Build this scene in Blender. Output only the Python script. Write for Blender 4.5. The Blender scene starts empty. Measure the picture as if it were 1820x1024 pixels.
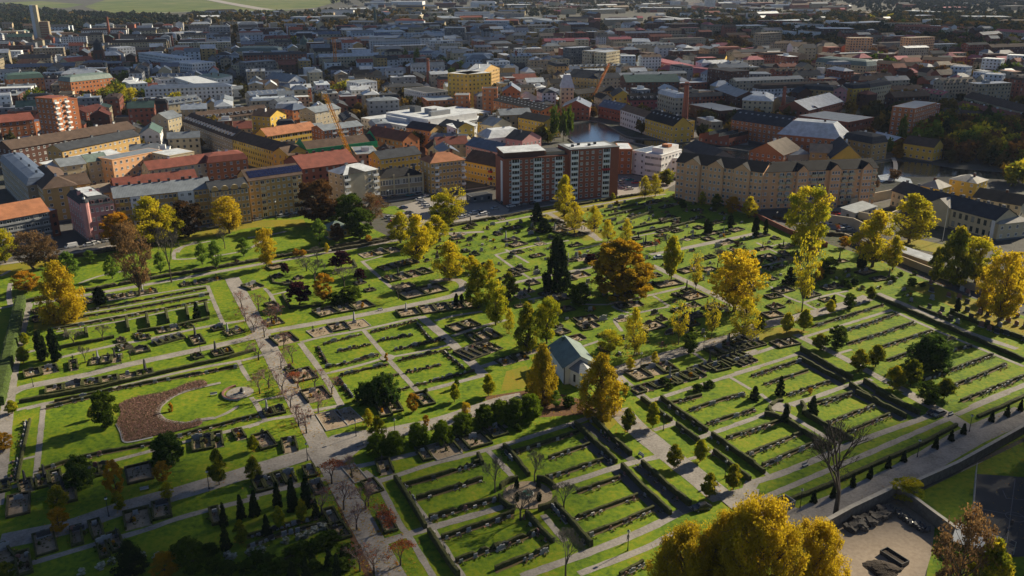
import bpy, math, random
import numpy as np
from math import sin, cos, pi, radians, sqrt, atan2, hypot
# ------------------------------------------------------------------ camera, light, exposure
S = bpy.context.scene
COL = S.collection
CAM_H, PITCH, FPX = 107.0, radians(19.86), 1550.0      # drone height (m), downward pitch, focal length in photo pixels
cd = bpy.data.cameras.new('camera'); cam = bpy.data.objects.new('camera', cd); COL.objects.link(cam)
cam.location = (0, 0, CAM_H); cam.rotation_euler = (pi/2 - PITCH, 0, 0)
cd.sensor_width = 36.0; cd.lens = 36.0 * FPX / 1820.0
cd.clip_start = 1.0; cd.clip_end = 60000.0
S.camera = cam
SUN_AZ, SUN_EL = radians(38), radians(27)              # azimuth counted from +X towards +Y
W = bpy.data.worlds.new('World'); S.world = W; W.use_nodes = True
nt = W.node_tree; nt.nodes.clear()
sky = nt.nodes.new('ShaderNodeTexSky'); sky.sky_type = 'NISHITA'; sky.sun_disc = False
sky.sun_elevation = SUN_EL; sky.sun_rotation = pi/2 - SUN_AZ
sky.air_density = 0.62; sky.dust_density = 0.25; sky.ozone_density = 1.5
bg = nt.nodes.new('ShaderNodeBackground'); bg.inputs['Strength'].default_value = 0.05
wo = nt.nodes.new('ShaderNodeOutputWorld')
nt.links.new(sky.outputs[0], bg.inputs[0]); nt.links.new(bg.outputs[0], wo.inputs[0])
sl = bpy.data.lights.new('sun', 'SUN'); sl.energy = 5.0; sl.angle = radians(0.55); sl.color = (1.0, 0.87, 0.64)
sun = bpy.data.objects.new('sun', sl); COL.objects.link(sun)
sun.rotation_euler = (pi/2 - SUN_EL, 0, SUN_AZ + pi/2)
S.view_settings.view_transform = 'Standard'; S.view_settings.look = 'None'
S.view_settings.exposure = 0.92; S.view_settings.gamma = 1.0; S.view_settings.use_curve_mapping = False
S.cycles.max_bounces = 5; S.cycles.diffuse_bounces = 2; S.cycles.glossy_bounces = 2
S.cycles.transmission_bounces = 3; S.cycles.transparent_max_bounces = 8; S.cycles.volume_max_steps = 64; S.cycles.volume_bounces = 0
S.cycles.use_adaptive_sampling = True
try: S.cycles.use_denoising = True
except Exception: pass
RNG = random.Random(7); NR = np.random.default_rng(7)
# ------------------------------------------------------------------ survey: photo pixel of a ground point -> metres
CP, SP = cos(PITCH), sin(PITCH)
def at(x, y, z=0.0):
    u = (x-910)/FPX; v = (512-y)/FPX
    t = (z-CAM_H)/(-SP+v*CP)
    return (u*t, (CP+v*SP)*t)
def height_at(X, Y, ytop):
    v = (512-ytop)/FPX
    return CAM_H + Y*(-SP+v*CP)/(CP+v*SP)
def scr(X, Y, Z=0.0):
    z = Z-CAM_H; d = Y*CP - z*SP; v = Y*SP+z*CP
    return (910+FPX*X/d, 512-FPX*v/d)
def pxm(X, Y): return FPX/(Y*CP+CAM_H*SP)
REG = {'R1':(0,400,3.2),'R2':(440,400,3.2),'R3':(880,400,3.2),'R4':(1320,400,3.2),'R5':(0,700,3.161),'R6':(440,700,3.161),
       'R7':(880,700,3.161),'R8':(1320,700,3.16),'B5':(0,200,3.957),'B6':(440,200,3.957),'B7':(880,200,3.957),'B8':(1320,200,3.64),
       'B1':(0,0,3.957),'B2':(440,0,3.957),'B3':(880,0,3.957),'B4':(1320,0,3.64),'P':(0,0,1.0)}
def q(R, x, y):
    ox, oy, s = REG[R]; return (ox+x/s, oy+y/s)
def P(R, txt, z=0.0):
    return [at(*q(R, *map(float, t.split(','))), z) for t in txt.split()]
# ------------------------------------------------------------------ bookkeeping
REGI = []        # objects whose label is completed at the end
def tag(o, label=None, cat=None, group=None, kind=None):
    if label: o['label'] = label
    if cat: o['category'] = cat
    if group: o['group'] = group
    if kind: o['kind'] = kind
    return o
def later(o, desc, where, cat, group=None, ref=None):
    o['category'] = cat
    if group: o['group'] = group
    REGI.append((o, desc, where, ref))
ORD = ['first','second','third','fourth','fifth','sixth','seventh','eighth','ninth','tenth','eleventh','twelfth','thirteenth','fourteenth','fifteenth','sixteenth','seventeenth','eighteenth','nineteenth','twentieth']
def ordn(i):
    if i < 20: return ORD[i]
    n = i+1; s = 'th' if 10 <= n % 100 <= 20 else {1:'st',2:'nd',3:'rd'}.get(n % 10, 'th')
    return '%d%s' % (n, s)
def fit16(t, o):
    w = t.split()
    if len(w) > 16: OVER.append(t); w = [x for x in w if x.lower() not in ('the', 'a', 'of', 'its')]
    return ' '.join(w[:16]) if len(w) <= 18 else ' '.join(w)
OVER = []
def finish_labels():
    bk = {}
    for o, d, w, ref in REGI:
        bk.setdefault((d, w), []).append(o)
    for (d, w), L in bk.items():
        L.sort(key=lambda o: scr(o.location[0], max(o.location[1], 20))[0])
        n = len(L)
        for i, o in enumerate(L):
            if n == 1: o['label'] = fit16('%s %s' % (d, w), o)
            elif n == 2: o['label'] = fit16('%s %s, %s one' % (d, w, ('left', 'right')[i]), o)
            else:
                o['label'] = fit16('%s %s, %s' % (d, w, 'leftmost' if i == 0 else 'rightmost' if i == n-1 else ordn(i)+' from left'), o)
def empty(name, loc, rz=0.0):
    o = bpy.data.objects.new(name, None); COL.objects.link(o); o.location = loc if len(loc) == 3 else (*loc, 0); o.rotation_euler = (0, 0, rz)
    o.empty_display_size = 0.5
    return o
def link(name, me, parent=None, loc=None, rz=None, mats=None, scale=None):
    o = bpy.data.objects.new(name, me); COL.objects.link(o)
    if parent: o.parent = parent
    if loc: o.location = loc
    if rz is not None: o.rotation_euler = (0, 0, rz)
    if scale: o.scale = scale
    return o
# ------------------------------------------------------------------ materials
MC = {}
def nodes(name):
    m = bpy.data.materials.new(name); m.use_nodes = True
    t = m.node_tree; b = t.nodes['Principled BSDF']; return m, t, b
def mulc(c, f): return tuple(min(1, x*f) for x in c[:3]) + (1,)
def mat(name, c, rough=0.8, var=0.25, scale=0.6, kind='plain', metal=0.0, spec=0.3, bump=0.0):
    k = (name, tuple(c), rough, kind)
    if k in MC: return MC[k]
    m, t, b = nodes(name)
    b.inputs['Roughness'].default_value = rough; b.inputs['Metallic'].default_value = metal
    b.inputs['Specular IOR Level'].default_value = spec
    tc = t.nodes.new('ShaderNodeTexCoord'); n = t.nodes.new('ShaderNodeTexNoise')
    n.inputs['Scale'].default_value = scale; n.inputs['Detail'].default_value = 6; n.inputs['Roughness'].default_value = 0.65
    t.links.new(tc.outputs['Object'], n.inputs['Vector'])
    r = t.nodes.new('ShaderNodeValToRGB')
    r.color_ramp.elements[0].position = 0.3; r.color_ramp.elements[1].position = 0.72
    r.color_ramp.elements[0].color = mulc(c, 1-var); r.color_ramp.elements[1].color = mulc(c, 1+var)
    t.links.new(n.outputs['Fac'], r.inputs[0]); out = r.outputs[0]
    if kind in ('seam', 'tile', 'brick', 'plank'):
        w = t.nodes.new('ShaderNodeTexWave'); w.wave_type = 'BANDS'; w.bands_direction = 'X' if kind != 'brick' else 'Z'
        w.inputs['Scale'].default_value = {'seam':0.5, 'tile':1.1, 'brick':1.4, 'plank':0.8}[kind]
        w.inputs['Distortion'].default_value = 0.15
        t.links.new(tc.outputs['Object'], w.inputs['Vector'])
        mx = t.nodes.new('ShaderNodeMix'); mx.data_type = 'RGBA'; mx.blend_type = 'MULTIPLY'
        mr = t.nodes.new('ShaderNodeMapRange'); mr.inputs[3].default_value = 0.72; mr.inputs[4].default_value = 1.0; mr.inputs[2].default_value = 0.35
        t.links.new(w.outputs['Fac'], mr.inputs[0])
        mx.inputs[0].default_value = 1.0
        t.links.new(out, mx.inputs[6]); t.links.new(mr.outputs[0], mx.inputs[7]); out = mx.outputs[2]
    t.links.new(out, b.inputs['Base Color'])
    if bump:
        bp = t.nodes.new('ShaderNodeBump'); bp.inputs['Strength'].default_value = bump; bp.inputs['Distance'].default_value = 0.2
        n2 = t.nodes.new('ShaderNodeTexNoise'); n2.inputs['Scale'].default_value = scale*6; n2.inputs['Detail'].default_value = 4
        t.links.new(tc.outputs['Object'], n2.inputs['Vector']); t.links.new(n2.outputs['Fac'], bp.inputs['Height'])
        t.links.new(bp.outputs[0], b.inputs['Normal'])
    MC[k] = m; return m
def leafmat(name, c1, c2, c3, trans=0.35):
    """foliage: colour runs c1..c3 by clump (face attribute tint) and by individual"""
    k = ('leaf', name)
    if k in MC: return MC[k]
    m = bpy.data.materials.new(name); m.use_nodes = True; t = m.node_tree; t.nodes.clear()
    a = t.nodes.new('ShaderNodeAttribute'); a.attribute_name = 'tint'
    oi = t.nodes.new('ShaderNodeObjectInfo')
    mr = t.nodes.new('ShaderNodeMapRange'); mr.inputs[3].default_value = -0.2; mr.inputs[4].default_value = 0.2
    t.links.new(oi.outputs['Random'], mr.inputs[0])
    ad = t.nodes.new('ShaderNodeMath'); ad.operation = 'ADD'
    t.links.new(a.outputs['Fac'], ad.inputs[0]); t.links.new(mr.outputs[0], ad.inputs[1])
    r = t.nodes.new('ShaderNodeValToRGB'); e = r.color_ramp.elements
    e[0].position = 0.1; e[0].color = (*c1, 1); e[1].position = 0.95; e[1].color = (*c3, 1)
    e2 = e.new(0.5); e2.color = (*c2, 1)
    t.links.new(ad.outputs[0], r.inputs[0])
    d = t.nodes.new('ShaderNodeBsdfDiffuse'); tr = t.nodes.new('ShaderNodeBsdfTranslucent'); mx = t.nodes.new('ShaderNodeMixShader')
    o = t.nodes.new('ShaderNodeOutputMaterial'); mx.inputs[0].default_value = trans
    t.links.new(r.outputs[0], d.inputs[0]); t.links.new(r.outputs[0], tr.inputs[0])
    t.links.new(d.outputs[0], mx.inputs[1]); t.links.new(tr.outputs[0], mx.inputs[2]); t.links.new(mx.outputs[0], o.inputs[0])
    MC[k] = m; return m
def mixmat(name, stops, scales=(0.06, 0.9), rough=0.95, bump=0.3, w=0.5):
    """ground: ramp over a mix of a large and a fine noise"""
    m, t, b = nodes(name); b.inputs['Roughness'].default_value = rough; b.inputs['Specular IOR Level'].default_value = 0.15
    tc = t.nodes.new('ShaderNodeTexCoord')
    ns = []
    for s in scales:
        n = t.nodes.new('ShaderNodeTexNoise'); n.inputs['Scale'].default_value = s; n.inputs['Detail'].default_value = 7; n.inputs['Roughness'].default_value = 0.6
        t.links.new(tc.outputs['Object'], n.inputs['Vector']); ns.append(n)
    mx = t.nodes.new('ShaderNodeMix'); mx.data_type = 'FLOAT'; mx.inputs[0].default_value = w
    t.links.new(ns[0].outputs['Fac'], mx.inputs[2]); t.links.new(ns[1].outputs['Fac'], mx.inputs[3])
    r = t.nodes.new('ShaderNodeValToRGB'); e = r.color_ramp.elements
    e[0].position, e[0].color = stops[0][0], (*stops[0][1], 1); e[1].position, e[1].color = stops[-1][0], (*stops[-1][1], 1)
    for p, c in stops[1:-1]: x = e.new(p); x.color = (*c, 1)
    t.links.new(mx.outputs[0], r.inputs[0]); t.links.new(r.outputs[0], b.inputs['Base Color'])
    bp = t.nodes.new('ShaderNodeBump'); bp.inputs['Strength'].default_value = bump; bp.inputs['Distance'].default_value = 0.1
    t.links.new(ns[1].outputs['Fac'], bp.inputs['Height']); t.links.new(bp.outputs[0], b.inputs['Normal'])
    return m
M_GLASS = mat('window_glass', (0.018, 0.024, 0.03), 0.12, 0.4, 0.3, spec=0.6)
M_WHITE = mat('white_paint', (0.74, 0.74, 0.73), 0.5, 0.08)
M_BARK = mat('bark', (0.075, 0.058, 0.045), 0.9, 0.35, 2.0)
M_STONE = mat('grey_granite', (0.26, 0.26, 0.26), 0.7, 0.3, 3.0)
M_DSTONE = mat('dark_granite', (0.05, 0.05, 0.052), 0.35, 0.3, 3.0)
M_LSTONE = mat('pale_stone', (0.5, 0.47, 0.42), 0.75, 0.2, 3.0)
M_RSTONE = mat('red_granite', (0.2, 0.1, 0.08), 0.6, 0.3, 3.0)
M_HEDGE = mat('clipped_hedge', (0.055, 0.06, 0.016), 0.95, 0.55, 1.6, bump=1.0)
M_HEDGE2 = mat('green_hedge', (0.05, 0.08, 0.012), 0.95, 0.5, 1.6, bump=1.0)
M_DARK = mat('dark_metal', (0.03, 0.032, 0.034), 0.45, 0.2)
M_GREYM = mat('grey_metal', (0.3, 0.31, 0.32), 0.4, 0.1)
# ------------------------------------------------------------------ mesh helpers
class MB:
    def __init__(s): s.v = []; s.f = []; s.m = []; s.mats = []
    def mi(s, m):
        if m not in s.mats: s.mats.append(m)
        return s.mats.index(m)
    def face(s, pts, m):
        b = len(s.v); s.v += [tuple(p) for p in pts]; s.f.append(tuple(range(b, b+len(pts)))); s.m.append(s.mi(m))
    def box(s, x0, x1, y0, y1, z0, z1, m, top=None, bottom=False):
        b = len(s.v)
        s.v += [(x0,y0,z0),(x1,y0,z0),(x1,y1,z0),(x0,y1,z0),(x0,y0,z1),(x1,y0,z1),(x1,y1,z1),(x0,y1,z1)]
        i = s.mi(m); j = s.mi(top) if top else i
        for f in ((0,1,5,4),(1,2,6,5),(2,3,7,6),(3,0,4,7)): s.f.append(tuple(b+k for k in f)); s.m.append(i)
        s.f.append((b+4,b+5,b+6,b+7)); s.m.append(j)
        if bottom: s.f.append((b+3,b+2,b+1,b)); s.m.append(i)
    def cyl(s, x, y, z0, z1, r0, r1, n, m, cap=True):
        b = len(s.v); i = s.mi(m)
        for z, r in ((z0, r0), (z1, r1)):
            s.v += [(x+r*cos(2*pi*k/n), y+r*sin(2*pi*k/n), z) for k in range(n)]
        for k in range(n): s.f.append((b+k, b+(k+1)%n, b+n+(k+1)%n, b+n+k)); s.m.append(i)
        if cap: s.f.append(tuple(b+n+k for k in range(n))); s.m.append(i)
    def tube(s, p, r0, qq, r1, n, m):
        p = np.array(p, float); e = np.array(qq, float); d = e-p; L = np.linalg.norm(d); d /= max(L, 1e-6)
        a = np.cross(d, (0, 0, 1)) if abs(d[2]) < .9 else np.cross(d, (1, 0, 0)); a /= np.linalg.norm(a); c = np.cross(d, a)
        b = len(s.v); i = s.mi(m)
        for o, r in ((p, r0), (e, r1)):
            for k in range(n): s.v.append(tuple(o + r*(cos(2*pi*k/n)*a + sin(2*pi*k/n)*c)))
        for k in range(n): s.f.append((b+k, b+(k+1)%n, b+n+(k+1)%n, b+n+k)); s.m.append(i)
    def mesh(s, name):
        me = bpy.data.meshes.new(name); me.from_pydata(s.v, [], s.f)
        for m in s.mats: me.materials.append(m)
        if len(s.mats) > 1: me.polygons.foreach_set('material_index', s.m)
        me.update(); return me
    def obj(s, name, parent=None, **k): return link(name, s.mesh(name), parent, **k)
def tri_mesh(name, V, mat_, tint=None, nper=3):
    """V: (n, nper, 3) loose leaf faces"""
    n = len(V); me = bpy.data.meshes.new(name)
    me.vertices.add(n*nper); me.vertices.foreach_set('co', V.astype(np.float32).ravel())
    me.loops.add(n*nper); me.loops.foreach_set('vertex_index', np.arange(n*nper, dtype=np.int32))
    me.polygons.add(n); me.polygons.foreach_set('loop_start', np.arange(0, n*nper, nper, dtype=np.int32))
    me.polygons.foreach_set('loop_total', np.full(n, nper, dtype=np.int32))
    me.materials.append(mat_)
    if tint is not None:
        at_ = me.attributes.new('tint', 'FLOAT', 'FACE'); at_.data.foreach_set('value', tint.astype(np.float32))
    me.update(calc_edges=True); return me
def leaf_tris(C, size, flat=0.0, rng=NR):
    """random triangles around centres C (n,3)"""
    n = len(C); a = rng.normal(size=(n, 3)); a[:, 2] *= (1-flat); a /= np.linalg.norm(a, axis=1)[:, None]
    b = rng.normal(size=(n, 3)); b[:, 2] *= (1-flat); b -= a*np.sum(a*b, 1)[:, None]; b /= np.linalg.norm(b, axis=1)[:, None]
    s = (size*(0.6+0.8*rng.random(n)))[:, None]
    return np.stack([C-a*s*.6-b*s*.5, C+a*s*.8-b*s*.2, C+b*s*.8], 1)
def strip(name, pts, w, z, m, closed=False):
    jit = name in ('gravel_path', 'planting_strip') and w > .8
    if jit:
        out = []
        for a, b in zip(pts, pts[1:]):
            k = max(1, int(hypot(b[0]-a[0], b[1]-a[1])/1.6)); out += [(a[0]+(b[0]-a[0])*i/k, a[1]+(b[1]-a[1])*i/k) for i in range(k)]
        pts = out+[tuple(pts[-1])]
    w0 = w; n = len(pts); L = []; Rr = []
    for i in range(n):
        p = pts[i]; a = pts[max(i-1, 0)]; b = pts[min(i+1, n-1)]
        if 0 < i < n-1:
            d1 = np.array([p[0]-a[0], p[1]-a[1]]); d2 = np.array([b[0]-p[0], b[1]-p[1]])
            d1 /= np.linalg.norm(d1)+1e-9; d2 /= np.linalg.norm(d2)+1e-9; d = d1+d2; k = 1/max(0.5, np.linalg.norm(d)/2)
        else: d = np.array([b[0]-a[0], b[1]-a[1]]); k = 1
        if jit: w = w0+(RNG.random()-.5)*.34
        d = d/(np.linalg.norm(d)+1e-9); nx, ny = -d[1]*w/2*k, d[0]*w/2*k
        L.append((p[0]+nx, p[1]+ny, z)); Rr.append((p[0]-nx, p[1]-ny, z))
    me = bpy.data.meshes.new(name); me.from_pydata(L+Rr, [], [(i+n, i+1+n, i+1, i) for i in range(n-1)]); me.materials.append(m); me.update()
    return link(name, me)
def smooth(pts, k=3):
    """Catmull-Rom through the points"""
    if len(pts) < 3: return pts
    out = []; n = len(pts)
    for i in range(n-1):
        p0 = np.array(pts[max(i-1, 0)]); p1 = np.array(pts[i]); p2 = np.array(pts[i+1]); p3 = np.array(pts[min(i+2, n-1)])
        for j in range(k):
            t = j/k; out.append(tuple(0.5*((2*p1)+(-p0+p2)*t+(2*p0-5*p1+4*p2-p3)*t*t+(-p0+3*p1-3*p2+p3)*t**3)))
    out.append(tuple(pts[-1])); return out
def sheet(name, pts, z, m, kind='structure'):
    me = bpy.data.meshes.new(name); me.from_pydata([(x, y, z) for x, y in pts], [], [tuple(range(len(pts)))]); me.materials.append(m)
    me.update()
    if me.polygons[0].normal.z < 0: me.flip_normals()
    o = link(name, me); o['kind'] = kind; return o

# ------------------------------------------------------------------ unseen clouds shading the town, two added to darken the lower corners; the air
def volmat(name, dens, col, aniso=0.0):
    m = bpy.data.materials.new(name); m.use_nodes = True; t = m.node_tree; t.nodes.clear(); o = t.nodes.new('ShaderNodeOutputMaterial'); v = t.nodes.new('ShaderNodeVolumePrincipled')
    v.inputs['Density'].default_value = dens; v.inputs['Color'].default_value = (*col, 1); v.inputs['Anisotropy'].default_value = aniso; t.links.new(v.outputs[0], o.inputs['Volume']); return m
def shade_cloud(px_, py_, rx, ry, od, n, seed, z=760.0):
    """cumulus whose shade falls round the ground point of photo pixel (px_,py_)"""
    r = random.Random(seed); X, Y = at(px_, py_); th = min(110.0, rx*.7); m = volmat('cloud_vapour', od/(2.2*min(th/sin(SUN_EL), rx*.9)), (1, 1, 1), .6)
    for k in range(n):
        a = r.random()*6.28; u = sqrt(r.random())*.75; s = .32+.3*r.random(); cx, cy = X+rx*u*cos(a), Y+ry*u*sin(a); zc = z+(r.random()-.5)*60; t = zc/math.tan(SUN_EL)
        me = bpy.data.meshes.new('shade_cloud'); V = []; F = []; nu, nv = 20, 10
        for j in range(nv+1):
            for i in range(nu):
                th_ = pi*j/nv; ph = 2*pi*i/nu; w = 1+.14*sin(ph*3+k)*sin(th_*2)+.08*sin(ph*7+k*2)
                V.append((rx*s*sin(th_)*cos(ph)*w, ry*s*sin(th_)*sin(ph)*w, th/2*cos(th_)))
        for j in range(nv):
            for i in range(nu): F.append((j*nu+i, (j+1)*nu+i, (j+1)*nu+(i+1) % nu, j*nu+(i+1) % nu))
        me.from_pydata(V, [], F); me.materials.append(m); me.update()
        o = link('shade_cloud', me, loc=(cx+t*cos(SUN_AZ), cy+t*sin(SUN_AZ), zc)); o['kind'] = 'structure'
for c in [(230, 140, 420, 270, 2.6, 6, 1), (1640, 190, 300, 330, 3.0, 6, 2), (680, 72, 760, 380, 2.0, 6, 3), (1400, 70, 900, 420, 2.6, 6, 4), (95, 945, 88, 60, 1.9, 6, 5, 420.0), (1850, 935, 54, 44, 4.5, 5, 6, 420.0), (60, 240, 170, 110, 2.2, 4, 7), (1720, 265, 170, 120, 2.4, 4, 8), (800, 128, 260, 120, 1.2, 4, 9)]: shade_cloud(*c)  # the two low ones are added to darken the lower corners
hb = MB(); hb.box(-9200, 9200, -800, 16200, -3, 113, M_WHITE, bottom=True); hz = hb.obj('haze'); hz['kind'] = 'stuff'; hz.data.materials.clear(); hz.data.materials.append(volmat('haze_air', 0.000032, (.62, .74, 1.0), .0))
# ------------------------------------------------------------------ ground sheets
M_LAWN = mixmat('lawn_grass', [(0.35, (0.040, 0.076, 0.006)), (0.45, (0.088, 0.150, 0.007)), (0.53, (0.132, 0.186, 0.007)), (0.61, (0.18, 0.20, 0.01)), (0.69, (0.25, 0.20, 0.035))], (0.10, 0.8), bump=1.0, w=0.5)
M_TOWN = mixmat('town_ground', [(0.35, (0.05, 0.05, 0.048)), (0.5, (0.085, 0.082, 0.075)), (0.6, (0.045, 0.055, 0.022)), (0.7, (0.03, 0.04, 0.015))], (0.02, 0.3), bump=0.1)
M_PATH = mixmat('path_gravel', [(0.33, (0.14, 0.125, 0.105)), (0.5, (0.245, 0.225, 0.205)), (0.66, (0.33, 0.30, 0.27))], (0.22, 1.8), bump=0.3)
M_GRAV = mixmat('raked_gravel', [(0.3, (0.14, 0.105, 0.07)), (0.5, (0.27, 0.21, 0.145)), (0.7, (0.37, 0.30, 0.22))], (0.35, 2.2), bump=0.3)
M_ASPH = mixmat('asphalt', [(0.3, (0.075, 0.075, 0.075)), (0.7, (0.12, 0.115, 0.11))], (0.08, 2.0), bump=0.1)
M_PAVE = mixmat('pale_paving', [(0.3, (0.24, 0.225, 0.21)), (0.7, (0.32, 0.30, 0.28))], (0.1, 2.0), bump=0.1)
M_SAND = mixmat('sandy_yard', [(0.25, (0.16, 0.12, 0.085)), (0.55, (0.27, 0.22, 0.17)), (0.8, (0.31, 0.26, 0.21))], (0.07, 1.2), bump=0.2)
M_FIELD = mixmat('airfield_grass', [(0.38, (0.06, 0.09, 0.025)), (0.5, (0.10, 0.13, 0.035)), (0.6, (0.15, 0.15, 0.06))], (0.003, 0.012), bump=0.0, w=.6)
M_LITTER = mixmat('leaf_strewn_grass', [(0.3, (0.11, 0.15, 0.012)), (0.5, (0.19, 0.17, 0.014)), (0.75, (0.29, 0.17, 0.02))], (0.12, 1.5), bump=0.5)
M_EARTH = mixmat('bare_earth', [(0.3, (0.08, 0.045, 0.025)), (0.6, (0.14, 0.075, 0.04)), (0.8, (0.2, 0.11, 0.05))], (0.12, 1.5), bump=0.5)
G = sheet('ground', [(-9000, -600), (9000, -600), (9000, 16000), (-9000, 16000)], -0.06, M_TOWN)
lawn_px = P('P', '0,475 140,452 300,425 470,385 560,383 640,395 690,420 760,405 880,385 960,368 1060,352 1180,338 1230,345 1345,388 1400,410 1560,462 1700,520 1830,565 1900,590 1900,700 1900,740 1560,900 1480,940 1440,975 1440,1100 -60,1300 -60,475')
sheet('cemetery_lawn', lawn_px, -0.012, M_LAWN)
# leaf-strewn patches under the big trees
for i, t in enumerate(['280,418 360,395 450,392 540,390 545,402 440,405 400,415 330,428', '0,470 60,458 90,462 60,482 0,492', '940,375 1040,358 1100,350 1110,362 1030,380 1045,400 1085,420 1040,428 985,395',
     '1050,728 1072,735 1100,748 1085,762 1060,760 1045,745', '1640,500 1700,520 1800,560 1900,600 1900,640 1790,590 1720,560 1650,525 1600,510', '860,705 960,690 1050,715 1060,735 960,742 880,730', '900,660 935,650 950,670 930,690 890,695', '565,810 600,808 690,1010 650,1030',
     '60,575 150,555 160,570 60,590', '1290,592 1400,580 1440,590 1400,600 1330,612']):
    sheet('leaf_strewn_grass', P('P', t), 0.0 + (i % 3)*0.004, M_LITTER if i != 7 and i != 5 else M_EARTH)
PATHS = []
def seg_hit(A, B):
    (ax0, ay0, ax1, ay1) = A; (bx0, by0, bx1, by1) = B
    return not (ax1 < bx0 or bx1 < ax0 or ay1 < by0 or by1 < ay0)
ALLSEG = []
def path(R, w, txt, m=None, name='gravel_path', world=None, base=0.012, sm=True):
    p = world or P(R, txt); p = smooth(p) if sm else p
    xs = [a[0] for a in p]; ys = [a[1] for a in p]; bb = (min(xs)-w, min(ys)-w, max(xs)+w, max(ys)+w)
    used = {l for b2, l in PATHS if seg_hit(bb, b2)}; l = 0
    while l in used: l += 1
    PATHS.append((bb, l)); m = m or M_PATH
    o = strip(name, p, w, base + 0.004*l, m); o['kind'] = 'structure'
    for a, b in zip(p, p[1:]): ALLSEG.append((a, b, w/2))
    return o
def dist_path(x, y):
    best = 1e9
    for (a, b, hw) in ALLSEG:
        dx, dy = b[0]-a[0], b[1]-a[1]; L = dx*dx+dy*dy
        t = max(0, min(1, ((x-a[0])*dx+(y-a[1])*dy)/(L+1e-9)))
        d = hypot(x-a[0]-t*dx, y-a[1]-t*dy)-hw
        if d < best: best = d
    return best
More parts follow.
